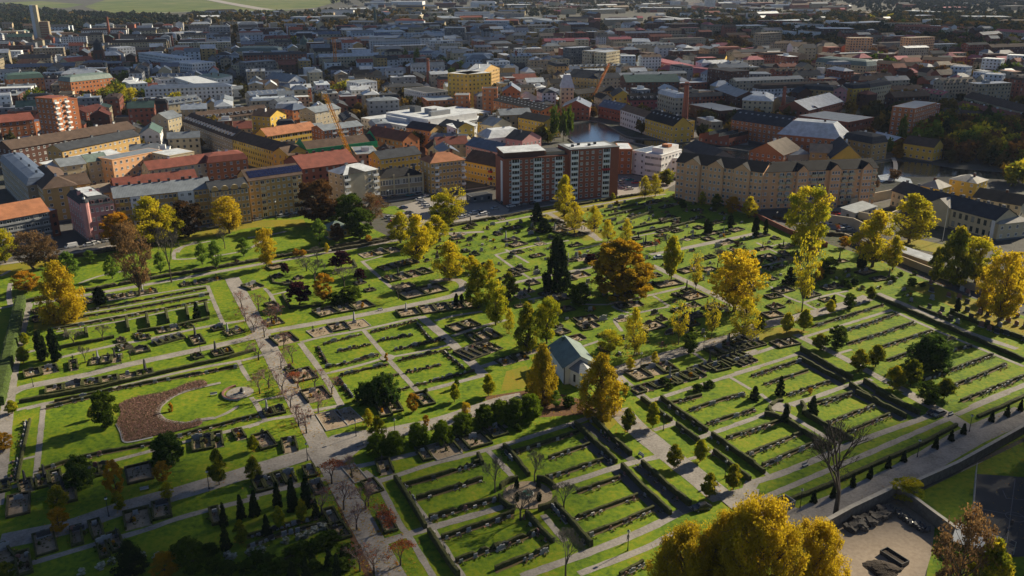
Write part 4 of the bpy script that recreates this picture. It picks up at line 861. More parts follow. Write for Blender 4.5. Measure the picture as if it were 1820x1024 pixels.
plots('R2', '378,642 490,615 6.5 1;482,612 590,592 6.5 1;585,600 705,575 7 1;172,692 298,662 8 1;415,530 530,502 7 1;525,505 622,488 7 1;615,492 730,465 7 1;870,530 990,512 6.5 1;1000,510 1330,468 7.5 4;905,428 1145,375 8.5 2;810,330 1060,272 6.5 4;775,262 980,215 5.5 4;665,190 880,150 6.5 3;135,262 232,242 5.5 1;20,375 100,352 7 1;1180,615 1330,572 6 2;1290,675 1450,640 7.5 3', 'beside the four lawns')
plots('R2', '1270,775 1455,705 8.5 5;270,902 405,870 8 1;245,850 290,838 5 1;345,1018 485,985 8 1;120,470 180,455 4 1;860,375 960,350 5 1;120,580 215,560 6 1;160,305 210,292 3 1;275,315 325,305 3 1;205,345 265,335 3 1;625,345 680,330 3 1;680,385 735,372 3 1;1175,70 1250,55 4 1;1170,90 1240,78 4 1', 'right of the cherry avenue', 'brown')
plots('R6', '440,212 570,182 10 1;565,180 660,152 9 1;745,135 820,122 10 1;805,112 880,98 8 1;985,75 1060,58 8 1;75,322 172,295 8 1;200,340 290,325 7 1;742,465 830,450 7 1;1065,378 1212,335 7.5 1;1250,318 1380,282 6.5 1;50,562 285,500 6 4;328,478 400,462 5 1;375,575 450,555 6 1;468,762 540,742 7 1;485,838 592,805 6 1;600,505 680,480 8 1;100,135 220,110 4.5 2;1380,255 1470,228 6 1;985,385 1050,370 6.5 1;690,570 770,545 6 1;770,790 850,770 7 1;1195,330 1255,315 7 1', 'near the street crossing')
plots('R5', '30,705 172,672 9 1;110,570 200,545 6 1;285,640 440,602 8.5 1;520,475 620,452 6 2;715,515 870,478 8 1;1080,330 1262,298 7.5 3;1330,268 1392,252 5.5 1;400,865 475,845 7 1;520,825 595,802 7 1;702,775 860,735 7 1;858,718 972,692 7 1;560,935 625,915 7 1;632,900 710,875 7 1;1190,745 1252,730 6.5 1;0,988 110,942 8 1;95,1035 192,1005 8 1;205,540 360,500 6 2;0,560 60,545 5 1;940,400 990,385 6 1', 'in the shaded lower left')
plots('R5', '200,922 332,882 8.5 1', 'with pale paving at the lower left', 'kerb')
plots('R3', '45,805 130,780 5 1;130,780 200,765 5 1;808,970 920,935 4 2;920,935 1050,902 4 2;1035,915 1110,890 5.5 2;1110,890 1210,865 5.5 2;1150,855 1290,808 4.5 2;1255,840 1345,820 5 1;1350,805 1472,760 6 4;1255,750 1400,712 5.5 3;1385,705 1472,665 6 3;810,892 905,868 6.5 1;890,862 1050,832 6.5 2', 'behind the right lawns')
plots('R3', '480,565 600,545 5 1;500,600 600,580 5 1;370,632 435,612 4 1;445,668 525,650 4 1;640,385 700,368 5.5 1;700,425 780,405 4 1;780,395 880,378 4 2;940,362 1075,338 5 1;860,610 985,580 6 1;1105,435 1215,410 6 1;1100,478 1180,462 4 1;830,312 955,292 4 2;455,308 550,290 5.5 1;420,322 470,312 3.5 1;200,348 262,335 4 1;110,388 155,376 3.5 1;170,392 232,380 3.5 1;290,418 365,398 5 1;125,280 200,262 6 2;78,305 155,290 4 1;705,480 850,460 4 2;1100,540 1200,520 4 2;700,555 770,545 3.5 1;1250,500 1330,470 6 2;340,440 440,420 4 2;380,500 460,485 4 1;500,605 560,595 3 1;1060,590 1170,570 5 2;1080,280 1200,250 5 2;1000,240 1010,235 4 1;1200,270 1270,255 4 1;470,210 560,195 5 1;850,130 930,115 5 1;110,130 190,110 5 1;250,120 300,110 4 1;360,50 480,20 6 2;220,190 290,175 3.5 1;110,170 170,158 3.5 1;540,225 600,210 4 1', 'in the old middle part', 'brown')
plots('R4', '0,720 140,685 5 4;0,812 95,778 5 3;210,705 335,680 5 2;150,535 245,520 5 1;175,485 245,470 4 1;160,425 235,410 4 1;690,290 765,268 4.5 1;760,325 835,312 4 1;120,195 195,180 4 1;170,215 260,200 4 1;100,150 180,135 3.5 1;380,160 450,150 3.5 1;380,420 450,400 3 1;480,375 580,355 4 2;220,395 300,375 5 1;90,75 160,60 3.5 1;545,220 610,210 3.5 1;170,320 210,310 3 1;240,140 300,120 3 1;200,150 230,180 3 1', 'in the old part at the upper right', 'brown')
plots('B7', '110,830 200,810 4 1;20,870 60,862 4 1;80,915 180,895 4 2;440,830 540,800 5 1;560,880 650,860 4 1;1160,850 1290,825 3 2;1060,660 1150,640 4 1;1100,640 1180,625 4 1;1270,850 1330,835 3 1;1350,905 1450,880 4 2;1690,845 1760,825 4 1;1500,870 1590,850 4 1;1600,940 1700,915 4 1;1400,760 1480,740 3 1;1400,700 1470,690 3 1;1210,750 1280,735 3 1;1180,680 1260,660 3 1;1250,655 1320,645 3 1;1540,790 1610,775 3 1;1040,948 1120,930 4 1;1150,880 1210,868 3 1;700,820 730,812 2.5 1;540,950 620,935 3 1;250,840 300,830 3 1;450,790 500,780 3 1', 'in the far lawns', 'brown')
# scattered single graves of the old part
zone = P('P', '700,425 880,390 1000,372 1180,345 1340,395 1560,470 1640,540 1440,560 1280,600 1100,640 1000,600 880,520 760,470')
def inside(x, y, poly):
    c = False; n = len(poly); j = n-1
    for i in range(n):
        if (poly[i][1] > y) != (poly[j][1] > y) and x < (poly[j][0]-poly[i][0])*(y-poly[i][1])/(poly[j][1]-poly[i][1])+poly[i][0]: c = not c
        j = i
    return c
PLC = [(o.location[0], o.location[1]) for o, d, w, r in REGI if o.name.startswith('grave_plot')]
zx = [p[0] for p in zone]; zy = [p[1] for p in zone]; made = 0
for k in range(2600):
    x = min(zx)+RNG.random()*(max(zx)-min(zx)); y = min(zy)+RNG.random()*(max(zy)-min(zy))
    if not inside(x, y, zone) or dist_path(x, y) < 2.2: continue
    if min((hypot(x-a, y-b) for a, b in PLC), default=99) < 5.0: continue
    PLC.append((x, y)); an = radians(30) if RNG.random() < .8 else radians(-60); r = RNG.random()
    sx = scr(x, y)[0]; wh = '%s' % ('left of the dark conifer' if sx < 960 else 'round the rust orange oak' if sx < 1180 else 'behind the big orange tree' if sx < 1340 else 'at the upper right')
    if r < .38 and made < 60:
        plot(x, y, an, 2.4+RNG.random()*2.4, 2.6+RNG.random()*2, wh, RNG.choice(['hedge', 'brown', 'low', 'kerb', 'brown']), nst=1); made += 1
    else:
        STONES.append((hypot(x, y), x, y, an, 1.0+.7*RNG.random(), RNG.randrange(8), wh))
        if r > .72: s = .8+RNG.random()*1.3; bush('shrub', RNG.choice(['SG', 'SB', 'SG', 'SB', 'SO']), x+1.2, y+.8, s, s*.75, 'small garden shrub', wh, 'garden shrubs in the old part')
for x0, y0 in [(x, y) for x in range(1650, 1860, 17) for y in (505, 520, 535, 550, 563, 575)]:      # small field of standing stones far right
    if RNG.random() < .6:
        X, Y = at(x0+RNG.random()*9, y0+(x0-1650)*.28+RNG.random()*4-18)
        STONES.append((hypot(X, Y), X, Y, radians(-60), 1.5+.5*RNG.random(), RNG.choice([0, 0, 1, 5]), 'under the trees at the far right'))
HS.sort(key=lambda t: t[0])
for d_, x, y, an, s, me, ds, wh in HS[:290]:
    o = link('headstone', me, loc=(x, y, .07), rz=an, scale=(s, s, s)); later(o, ds+' headstone', 'on plot '+wh, 'gravestone', 'headstones on plots '+wh)
STONES.sort(key=lambda t: t[0]); NS = 285
for d, x, y, an, s, k, wh in STONES[:NS]:
    me, ds = GS[k]; o = link('gravestone', me, loc=(x, y, 0), rz=an, scale=(s, s, s)); later(o, ds+' gravestone', wh, 'gravestone', 'gravestones '+wh)
b = MB()
for d, x, y, an, s, me in [(a[0], a[1], a[2], a[3], a[4], GS[a[5]][0]) for a in STONES[NS:]]+[a[:6] for a in HS[290:]]:
    i0 = len(b.v); c_, s_ = cos(an), sin(an)
    for v in me.vertices: b.v.append((x+(v.co.x*c_-v.co.y*s_)*s, y+(v.co.x*s_+v.co.y*c_)*s, v.co.z*s))
    for p in me.polygons: b.f.append(tuple(i0+i for i in p.vertices)); b.m.append(b.mi(me.materials[p.material_index]))
o = b.obj('distant_gravestones'); tag(o, 'small gravestones scattered over the far lawns', 'gravestones', kind='stuff')
# small planting on the graves
Gp = []; Gt = []
for t_ in STONES:
    x, y, an = t_[1:4]; n = 7 if t_[0] < 300 else 4
    for k in range(n):
        u, v = (RNG.random()-.5)*1.6, -.25-.8*RNG.random(); Gp.append((x+u*cos(an)-v*sin(an), y+u*sin(an)+v*cos(an), .1+.35*RNG.random()**2))
for (a, c) in PLC:
    for k in range(26): Gp.append((a+(RNG.random()-.5)*4, c+(RNG.random()-.5)*4, .12+.3*RNG.random()**2))
Gp = np.array(Gp); o = link('grave_plants', tri_mesh('grave_plants', leaf_tris(Gp, .36, .3), leafmat('grave_plant_leaves', (0.05, 0.08, 0.015), (0.13, 0.10, 0.05), (0.42, 0.22, 0.16), .25), NR.random(len(Gp))**1.6)); tag(o, 'small flowers and ground plants set on the graves', 'plants', kind='stuff')
# crescent flower bed, lawn oval, memorial wall
M_FLOW = mat('flower_bed_soil', (0.15, 0.09, 0.07), .95, .5, .8, bump=.8)
bed = P('R5', '665,60 760,20 930,-10 1060,-60 1140,-75 1165,-55 1150,-35 1040,-10 960,30 905,80 900,120 945,150 1040,165 1110,145 1135,150 1120,180 980,215 830,245 720,270 690,262 680,220 655,170 680,110')
bed = smooth(bed+bed[:1], 3)[:-1]; sheet('crescent_flower_bed', bed, .10, M_FLOW)
bx = [p[0] for p in bed]; by = [p[1] for p in bed]; Cc = []
while len(Cc) < 15000:
    x = min(bx)+RNG.random()*(max(bx)-min(bx)); y = min(by)+RNG.random()*(max(by)-min(by))
    if inside(x, y, bed): Cc.append((x, y, .12+.5*RNG.random()**2))
Cc = np.array(Cc); fl = link('bed_flowers', tri_mesh('bed_flowers', leaf_tris(Cc, .17, .3), leafmat('bed_flower_petals', (0.12, 0.11, 0.05), (0.26, 0.14, 0.115), (0.42, 0.25, 0.21), .35), NR.random(len(Cc)))); tag(fl, 'low red and pink flowers filling the crescent bed', 'flowers', kind='stuff')
path('R5', 1.3, '885,105 905,135 950,157 1040,168 1110,150 1200,138', M_PATH, 'gravel_path', base=.14); path('R5', .6, '655,170 680,220 695,268 740,272 860,245', M_STONE, 'bed_kerb', base=.14); path('R5', 1.3, '885,108 900,75 955,28 1040,-12 1150,-40 1240,-60', M_PATH, 'gravel_path', base=.14)
X, Y = at(*q('R5', 960, 98)); bush('red_shrub', 'SO', X, Y, 1.3, 2.4, 'slim orange shrub', 'on the oval lawn of the flower bed', None)
b = MB(); n = 14
for k in range(n):
    a0, a1 = radians(120+k*12), radians(120+(k+1)*12)
    pts = [(4.2*cos(a0), 4.2*sin(a0)), (4.2*cos(a1), 4.2*sin(a1)), (4.7*cos(a1), 4.7*sin(a1)), (4.7*cos(a0), 4.7*sin(a0))]
    b.face([(*pts[0], 0.55), (*pts[1], 0.55), (*pts[2], 0.55), (*pts[3], 0.55)][::-1], M_RSTONE); b.face([(*pts[0], 0), (*pts[1], 0), (*pts[1], 0.55), (*pts[0], 0.55)], M_RSTONE); b.face([(*pts[3], 0), (*pts[2], 0), (*pts[2], 0.55), (*pts[3], 0.55)][::-1], M_STONE)
tag(b.obj('memorial_wall', loc=(MONX, MONY, 0)), 'curved pale memorial wall round the small paved place', 'wall')
b = MB(); b.box(-.7, .7, -.7, .7, 0, .3, M_STONE); b.box(-.4, .4, -.4, .4, .3, 1.1, M_DSTONE); b.cyl(0, 0, 1.1, 1.6, .3, .1, 6, M_DSTONE)
tag(b.obj('memorial', loc=(MONX+.5, MONY, .1)), 'dark block memorial in the middle of the paved place', 'memorial')
# fallen leaves
Lf = []
for X, Y, w, k in TREES:
    if k in ('Y', 'YG', 'O', 'OB', 'B', 'BG', 'HO', 'H', 'LY', 'L', 'RR', 'R', 'GY') and Y < 480:
        n = int(min(1500, (w**1.5)*(15 if k in ('Y', 'B', 'BG', 'HO', 'H', 'OB', 'RR') else 8)))
        r = np.abs(NR.normal(size=n))*w*.85; a = NR.random(n)*2*pi
        Lf.append(np.stack([X+r*np.cos(a)-w*.1, Y+r*np.sin(a), np.full(n, .13+.02*NR.random(n))], 1))
Lf = np.concatenate(Lf); V = leaf_tris(Lf, .26, .0); V[:, :, 2] = Lf[:, None, 2]+(V[:, :, 2]-Lf[:, None, 2])*.12
fl = link('fallen_leaves', tri_mesh('fallen_leaves', V, leafmat('fallen_leaf', (0.22, 0.17, 0.02), (0.36, 0.24, 0.025), (0.38, 0.15, 0.03), .2), NR.random(len(V)))); tag(fl, 'fallen yellow and orange leaves strewn below the trees', 'leaves', kind='stuff')
print('stones', len(STONES), 'leaves', len(Lf))
# ------------------------------------------------------------------ buildings
WALLC = dict(cream=(.50,.42,.27), yellow=(.62,.41,.07), ochre=(.47,.30,.11), obrick=(.44,.16,.06), brick=(.30,.10,.06), dbrick=(.11,.05,.035), white=(.68,.68,.67), pink=(.50,.25,.24), grey=(.28,.28,.28), beige=(.42,.36,.26), peach=(.70,.39,.20), dgrey=(.12,.13,.14), bluew=(.5,.55,.6), tan=(.34,.27,.18), rose=(.33,.08,.09))
ROOFC = dict(dark=(.05,.055,.065), grey=(.20,.225,.25), white=(.52,.55,.58), red=(.20,.06,.042), orange=(.35,.145,.07), brown=(.10,.07,.055), green=(.15,.20,.18), black=(.028,.028,.03), blue=(.10,.13,.19), tan=(.25,.2,.15), dgreen=(.07,.12,.10), pinkr=(.34,.10,.12), bluew=(.42,.47,.52), pale=(.30,.285,.26))
def wm(c): return mat('wall_'+c, WALLC[c], .85, .13, .25, 'brick' if 'brick' in c else 'plain')
def rm(c):
    k = 'tile' if c in ('red', 'orange', 'brown', 'tan', 'pinkr', 'pale') else 'seam'
    return mat('roof_'+c, ROOFC[c], .85 if k == 'tile' else .9 if c in ('black', 'dark') else .58 if c == 'white' else .5, .28, .3, k, spec=.1 if c in ('black', 'dark', 'brown') else .3)
M_RED = mat('red_awning', (.35, .03, .03), .7, .1)
FP = []     # footprints (cx,cy,ux,uy,hx,hy)
def clash(f, pad=2.0):
    for g in FP:
        dx, dy = g[0]-f[0], g[1]-f[1]
        if hypot(dx, dy) > 250: continue
        ok = False
        for (ux, uy) in ((f[2], f[3]), (-f[3], f[2]), (g[2], g[3]), (-g[3], g[2])):
            pr = abs(dx*ux+dy*uy); r = 0
            for z in (f, g): r += abs(z[4]*(z[2]*ux+z[3]*uy))+abs(z[5]*(-z[3]*ux+z[2]*uy))
            if pr > r+pad: ok = True; break
        if not ok: return True
    return False
WINM = {}
M_GL2 = mat('sky_tinted_glass', (0.07, 0.085, 0.10), 0.15, 0.3, 0.3, spec=0.6); M_GL3 = mat('curtained_glass', (0.30, 0.29, 0.26), 0.4, 0.2, 0.6)  # bluish sky reflection put into the base colour of some panes
def winmesh(w, h, fr=None, glass=None):
    glass = glass or RNG.choice([M_GLASS, M_GLASS, M_GLASS, M_GL2, M_GL3])
    k = (round(w, 2), round(h, 2), fr, glass)
    if k not in WINM:
        b = MB(); fr_ = fr or M_WHITE; g = glass or M_GLASS; t = .1
        b.box(-w/2, w/2, -.05, 0, 0, t, fr_, bottom=True); b.box(-w/2, w/2, -.05, 0, h-t, h, fr_, bottom=True)
        b.box(-w/2, -w/2+t, -.05, 0, t, h-t, fr_); b.box(w/2-t, w/2, -.05, 0, t, h-t, fr_)
        b.box(-.04, .04, -.04, 0, t, h-t, fr_)
        b.face([(-w/2+t, -.02, t), (w/2-t, -.02, t), (w/2-t, -.02, h-t), (-w/2+t, -.02, h-t)], g)
        b.box(-w/2-.08, w/2+.08, -.14, 0, -.08, 0, fr_, bottom=True)
        WINM[k] = b.mesh('window')
    return WINM[k]
BALM = {}
def balmesh(w, c):
    k = (round(w, 1), c)
    if k not in BALM:
        b = MB(); m = {'white':M_WHITE, 'yellow':wm('yellow'), 'grey':M_GREYM, 'red':M_RED, 'cream':wm('cream'), 'dark':M_DARK}[c]
        b.box(-w/2, w/2, -1.2, 0, -.15, 0, m, bottom=True); b.box(-w/2, w/2, -1.2, -1.14, 0, 1.0, m); b.box(-w/2, -w/2+.06, -1.14, 0, 0, 1.0, m); b.box(w/2-.06, w/2, -1.14, 0, 0, 1.0, m)
        BALM[k] = b.mesh('balcony')
    return BALM[k]
def roof_on(b, x0, x1, y0, y1, h, kind, rh, m, wallm, ov=.5, side=1):
    X0, X1, Y0, Y1 = x0-ov, x1+ov, y0-ov, y1+ov; ym = (y0+y1)/2; xm = (x0+x1)/2; e = -.12
    if kind == 'flat':
        b.box(x0-.15, x1+.15, y0-.15, y1+.15, h, h+.35, wallm); b.face([(x0+.3, y0+.3, h+.36), (x1-.3, y0+.3, h+.36), (x1-.3, y1-.3, h+.36), (x0+.3, y1-.3, h+.36)], m)
    elif kind == 'gable':
        b.face([(X0, Y0, h+e), (X1, Y0, h+e), (X1, ym, h+rh), (X0, ym, h+rh)], m); b.face([(X1, Y1, h+e), (X0, Y1, h+e), (X0, ym, h+rh), (X1, ym, h+rh)], m)
        for x, s in ((x0, 1), (x1, 0)):
            p = [(x, y0, h), (x, y1, h), (x, ym, h+rh-.15)]; b.face(p[::-1] if s else p, wallm)
        b.box(X0, X1, Y0-.05, Y0, h-.3, h+e, M_WHITE if wallm in (M_WHITE,) else m, bottom=True)
    elif kind == 'gabley':
        b.face([(X0, Y1, h+e), (X0, Y0, h+e), (xm, Y0, h+rh), (xm, Y1, h+rh)], m); b.face([(X1, Y0, h+e), (X1, Y1, h+e), (xm, Y1, h+rh), (xm, Y0, h+rh)], m)
        b.face([(x0, y0, h), (x1, y0, h), (xm, y0, h+rh-.15)], wallm); b.face([(x1, y1, h), (x0, y1, h), (xm, y1, h+rh-.15)], wallm)
    elif kind in ('hip', 'hipflat'):
        if kind == 'hip': i = min((X1-X0), (Y1-Y0))*.5; k = 1.0
        else: i = min((X1-X0), (Y1-Y0))*.28
        a0, a1, c0, c1 = X0+i, X1-i, Y0+i, Y1-i
        if kind == 'hip' and (X1-X0) >= (Y1-Y0): c0 = c1 = (Y0+Y1)/2
        elif kind == 'hip': a0 = a1 = (X0+X1)/2
        q4 = [(a0, c0, h+rh), (a1, c0, h+rh), (a1, c1, h+rh), (a0, c1, h+rh)]; o = [(X0, Y0, h+e), (X1, Y0, h+e), (X1, Y1, h+e), (X0, Y1, h+e)]
        for k in range(4): b.face([o[k], o[(k+1) % 4], q4[(k+1) % 4], q4[k]], m)
        if kind != 'hip': b.face(q4, m)
    elif kind == 'shed':
        z0, z1 = (h+e, h+rh) if side > 0 else (h+rh, h+e)
        b.face([(X0, Y0, z0), (X1, Y0, z0), (X1, Y1, z1), (X0, Y1, z1)], m)
        b.face([(x0, y1, h), (x0, y0, h), (x0, y1 if side > 0 else y0, h+rh-.1)], wallm); b.face([(x1, y0, h), (x1, y1, h), (x1, y1 if side > 0 else y0, h+rh-.1)], wallm)
        yy = y1 if side > 0 else y0
        b.face([(x0, yy, h), (x1, yy, h), (x1, yy, h+rh-.1), (x0, yy, h+rh-.1)], wallm)
    elif kind == 'mans':
        i = 1.3; z = h+rh*.75; o = [(X0+.2, Y0+.2, h), (X1-.2, Y0+.2, h), (X1-.2, Y1-.2, h), (X0+.2, Y1-.2, h)]; q4 = [(x0+i, y0+i, z), (x1-i, y0+i, z), (x1-i, y1-i, z), (x0+i, y1-i, z)]
        for k in range(4): b.face([o[k], o[(k+1) % 4], q4[(k+1) % 4], q4[k]], m)
        i2 = min(x1-x0, y1-y0)*.3+i; r4 = [(x0+i2, y0+i2, h+rh), (x1-i2, y0+i2, h+rh), (x1-i2, y1-i2, h+rh), (x0+i2, y1-i2, h+rh)]
        for k in range(4): b.face([q4[k], q4[(k+1) % 4], r4[(k+1) % 4], r4[k]], m)
        b.face(r4, m)
    elif kind == 'saw':
        n = max(2, int((x1-x0)/6)); 
        for k in range(n):
            a, c = x0+(x1-x0)*k/n, x0+(x1-x0)*(k+1)/n
            b.face([(a, Y0, h), (c, Y0, h+rh), (c, Y1, h+rh), (a, Y1, h)], m); b.face([(c, Y0, h), (c, Y1, h), (c, Y1, h+rh), (c, Y0, h+rh)], M_GLASS); b.face([(a, y0, h), (c, y0, h), (c, y0, h+rh)], wallm)
    elif kind == 'barrel':
        n = 8
        for k in range(n):
            a0, a1 = pi*k/n, pi*(k+1)/n; f = lambda a: (Y0+(Y1-Y0)*(1-cos(a))/2, h+rh*sin(a))
            (ya, za), (yb, zb) = f(a0), f(a1); b.face([(X0, ya, za), (X1, ya, za), (X1, yb, zb), (X0, yb, zb)], m)
            for x, s in ((x0, 1), (x1, 0)):
                p = [(x, ya, h), (x, yb, h), (x, yb, zb), (x, ya, za)]; b.face(p[::-1] if s else p, wallm)
def building(name, label, A, B, h, depth, roof='gable', rh=3.0, wall='cream', rc='dark', win=1, floors=None, bays=None, ww=1.25, wh=1.45, frame=None, balc=None, bcol='white', chim=2, chimc='dbrick', plinth=True, cat='building', world=False, extra=None, ends=True, pad=None, z0b=1.0, wingl=None, side=1, group=None):
    if not world: A = at(*A, h); B = at(*B, h)
    L = hypot(B[0]-A[0], B[1]-A[1]); an = atan2(B[1]-A[1], B[0]-A[0]); cx, cy = (A[0]+B[0])/2, (A[1]+B[1])/2
    r = empty(name, (cx, cy, 0), an); x0, x1 = -L/2, L/2
    FP.append((cx-sin(an)*depth/2, cy+cos(an)*depth/2, cos(an), sin(an), L/2, depth/2))
    W_ = wm(wall); R_ = rm(rc)
    b = MB(); b.box(x0, x1, 0, depth, -1.5, h, W_)
    if plinth and win == 2: b.box(x0-.08, x1+.08, -.08, depth+.08, -1.5, .7, wm('dgrey'))
    b.obj('wall', r)
    b = MB(); roof_on(b, x0, x1, 0, depth, h, roof, rh, R_, W_, side=side); b.obj('roof', r)
    fl = floors or max(1, int(h/3.05)); fh = h/fl if fl else 3; nb = bays or max(1, int(L/3.4)); sp = L/nb
    Bal = {}
    if balc:
        for k in balc: Bal[k % nb] = 1
    # faces: (origin, dir, n, rz) only where they look to the camera side
    def facing(nx, ny, px_, py_):
        X = cx+px_*cos(an)-py_*sin(an); Y = cy+px_*sin(an)+py_*cos(an); NX = nx*cos(an)-ny*sin(an); NY = nx*sin(an)+ny*cos(an)
        return NX*(-X)+NY*(-Y) > 0
    faces = []
    if facing(0, -1, 0, 0): faces.append(('f', nb, sp))
    nd = max(1, int(depth/3.6))
    if ends and facing(-1, 0, x0, depth/2): faces.append(('l', nd, depth/nd))
    if ends and facing(1, 0, x1, depth/2): faces.append(('r', nd, depth/nd))
    if facing(0, 1, 0, depth): faces.append(('b', nb, sp))
    J = MB()
    for f, n, s in faces:
        for i in range(n):
            u = (i+.5)*s
            if f == 'f': px_, py_, rz = x0+u, -.01, 0
            elif f == 'b': px_, py_, rz = x1-u, depth+.01, pi
            elif f == 'l': px_, py_, rz = x0-.01, depth-u, -pi/2
            else: px_, py_, rz = x1+.01, u, pi/2
            for k in range(fl):
                z = k*fh+z0b+(.25 if k == 0 else 0)
                if z+wh > h-.15: continue
                isb = f == 'f' and i in Bal
                if win == 2:
                    link('window', winmesh(min(ww*1.5, s*.8) if isb else ww, wh+.5 if isb else wh, frame), r, (px_, py_, z-.5 if isb else z), rz)
                    if isb and k > 0: link('balcony', balmesh(min(s*.92, 3.2), bcol), r, (px_, 0, z-.75))
                elif win == 1:
                    c_, s_ = cos(rz), sin(rz); w2 = ww/2
                    pts = [(-w2, -.03, z), (w2, -.03, z), (w2, -.03, z+wh), (-w2, -.03, z+wh)]
                    J.face([(px_+x*c_-y*s_, py_+x*s_+y*c_, zz) for x, y, zz in pts], RNG.choice([M_GLASS, M_GLASS, M_GLASS, M_GL2, M_GL3]))
                    if (i+k) % 3 == 0: 
                        pts = [(-w2-.1, -.06, z-.14), (w2+.1, -.06, z-.14), (w2+.1, -.06, z), (-w2-.1, -.06, z)]; J.face([(px_+x*c_-y*s_, py_+x*s_+y*c_, zz) for x, y, zz in pts], M_WHITE)
    if win == 1 and J.f: J.obj('window', r)['kind'] = 'stuff'
    for k in range(chim):
        b = MB(); xx = x0+L*(k+.5+(RNG.random()-.5)*.4)/max(chim, 1); yy = depth*(.5 if roof != 'flat' else .3+.4*RNG.random()); zz = h+(rh if roof not in ('flat',) else .4)
        if roof in ('gable', 'hip'): zz = h+rh
        s = .45+.3*RNG.random(); b.box(xx-s, xx+s, yy-.4, yy+.4, h, zz+.9, wm(chimc)); b.box(xx-s-.08, xx+s+.08, yy-.48, yy+.48, zz+.9, zz+1.0, M_DARK); b.obj('chimney', r)
    if extra: extra(r, x0, x1, depth, h, rh, fl, fh, nb, sp)
    if label: tag(r, label, cat)
    if group: r['group'] = group
    return r
def MBO(r, n, x0, x1, y0, y1, z0, z1, c, t):
    b = MB(); b.box(x0, x1, y0, y1, z0, z1, wm(c), top=rm(t)); return b.obj(n, r)
def dormers(n, c='white', roofc='dark', y=1.2, zf=.3, w=1.3):
    def f(r, x0, x1, d, h, rh, fl, fh, nb, sp):
        for k in range(n):
            b = MB(); x = x0+(x1-x0)*(k+.5)/n; z = h+rh*zf-.3; m = wm(c) if c in WALLC else M_WHITE
            b.box(x-w/2, x+w/2, y-1.0, y+1.6, z, z+1.5, m, top=rm(roofc)); b.face([(x-w/2+.2, y-1.02, z+.3), (x+w/2-.2, y-1.02, z+.3), (x+w/2-.2, y-1.02, z+1.3), (x-w/2+.2, y-1.02, z+1.3)], M_GLASS); b.obj('dormer', r)
    return f
def skylights(n, rows_=1, kind='gable', s=.8):
    def f(r, x0, x1, d, h, rh, fl, fh, nb, sp):
        for k in range(n):
            for j in range(rows_):
                b = MB(); x = x0+(x1-x0)*(k+.5)/n; t = .35+.35*j; y = d/2*t; z = h+rh*t
                sl_ = rh/(d/2); b.face([(x-s/2, y-.5, z-.5*sl_+.12), (x+s/2, y-.5, z-.5*sl_+.12), (x+s/2, y+.5, z+.5*sl_+.12), (x-s/2, y+.5, z+.5*sl_+.12)], M_GREYM)
                b.obj('roof_window', r)
    return f
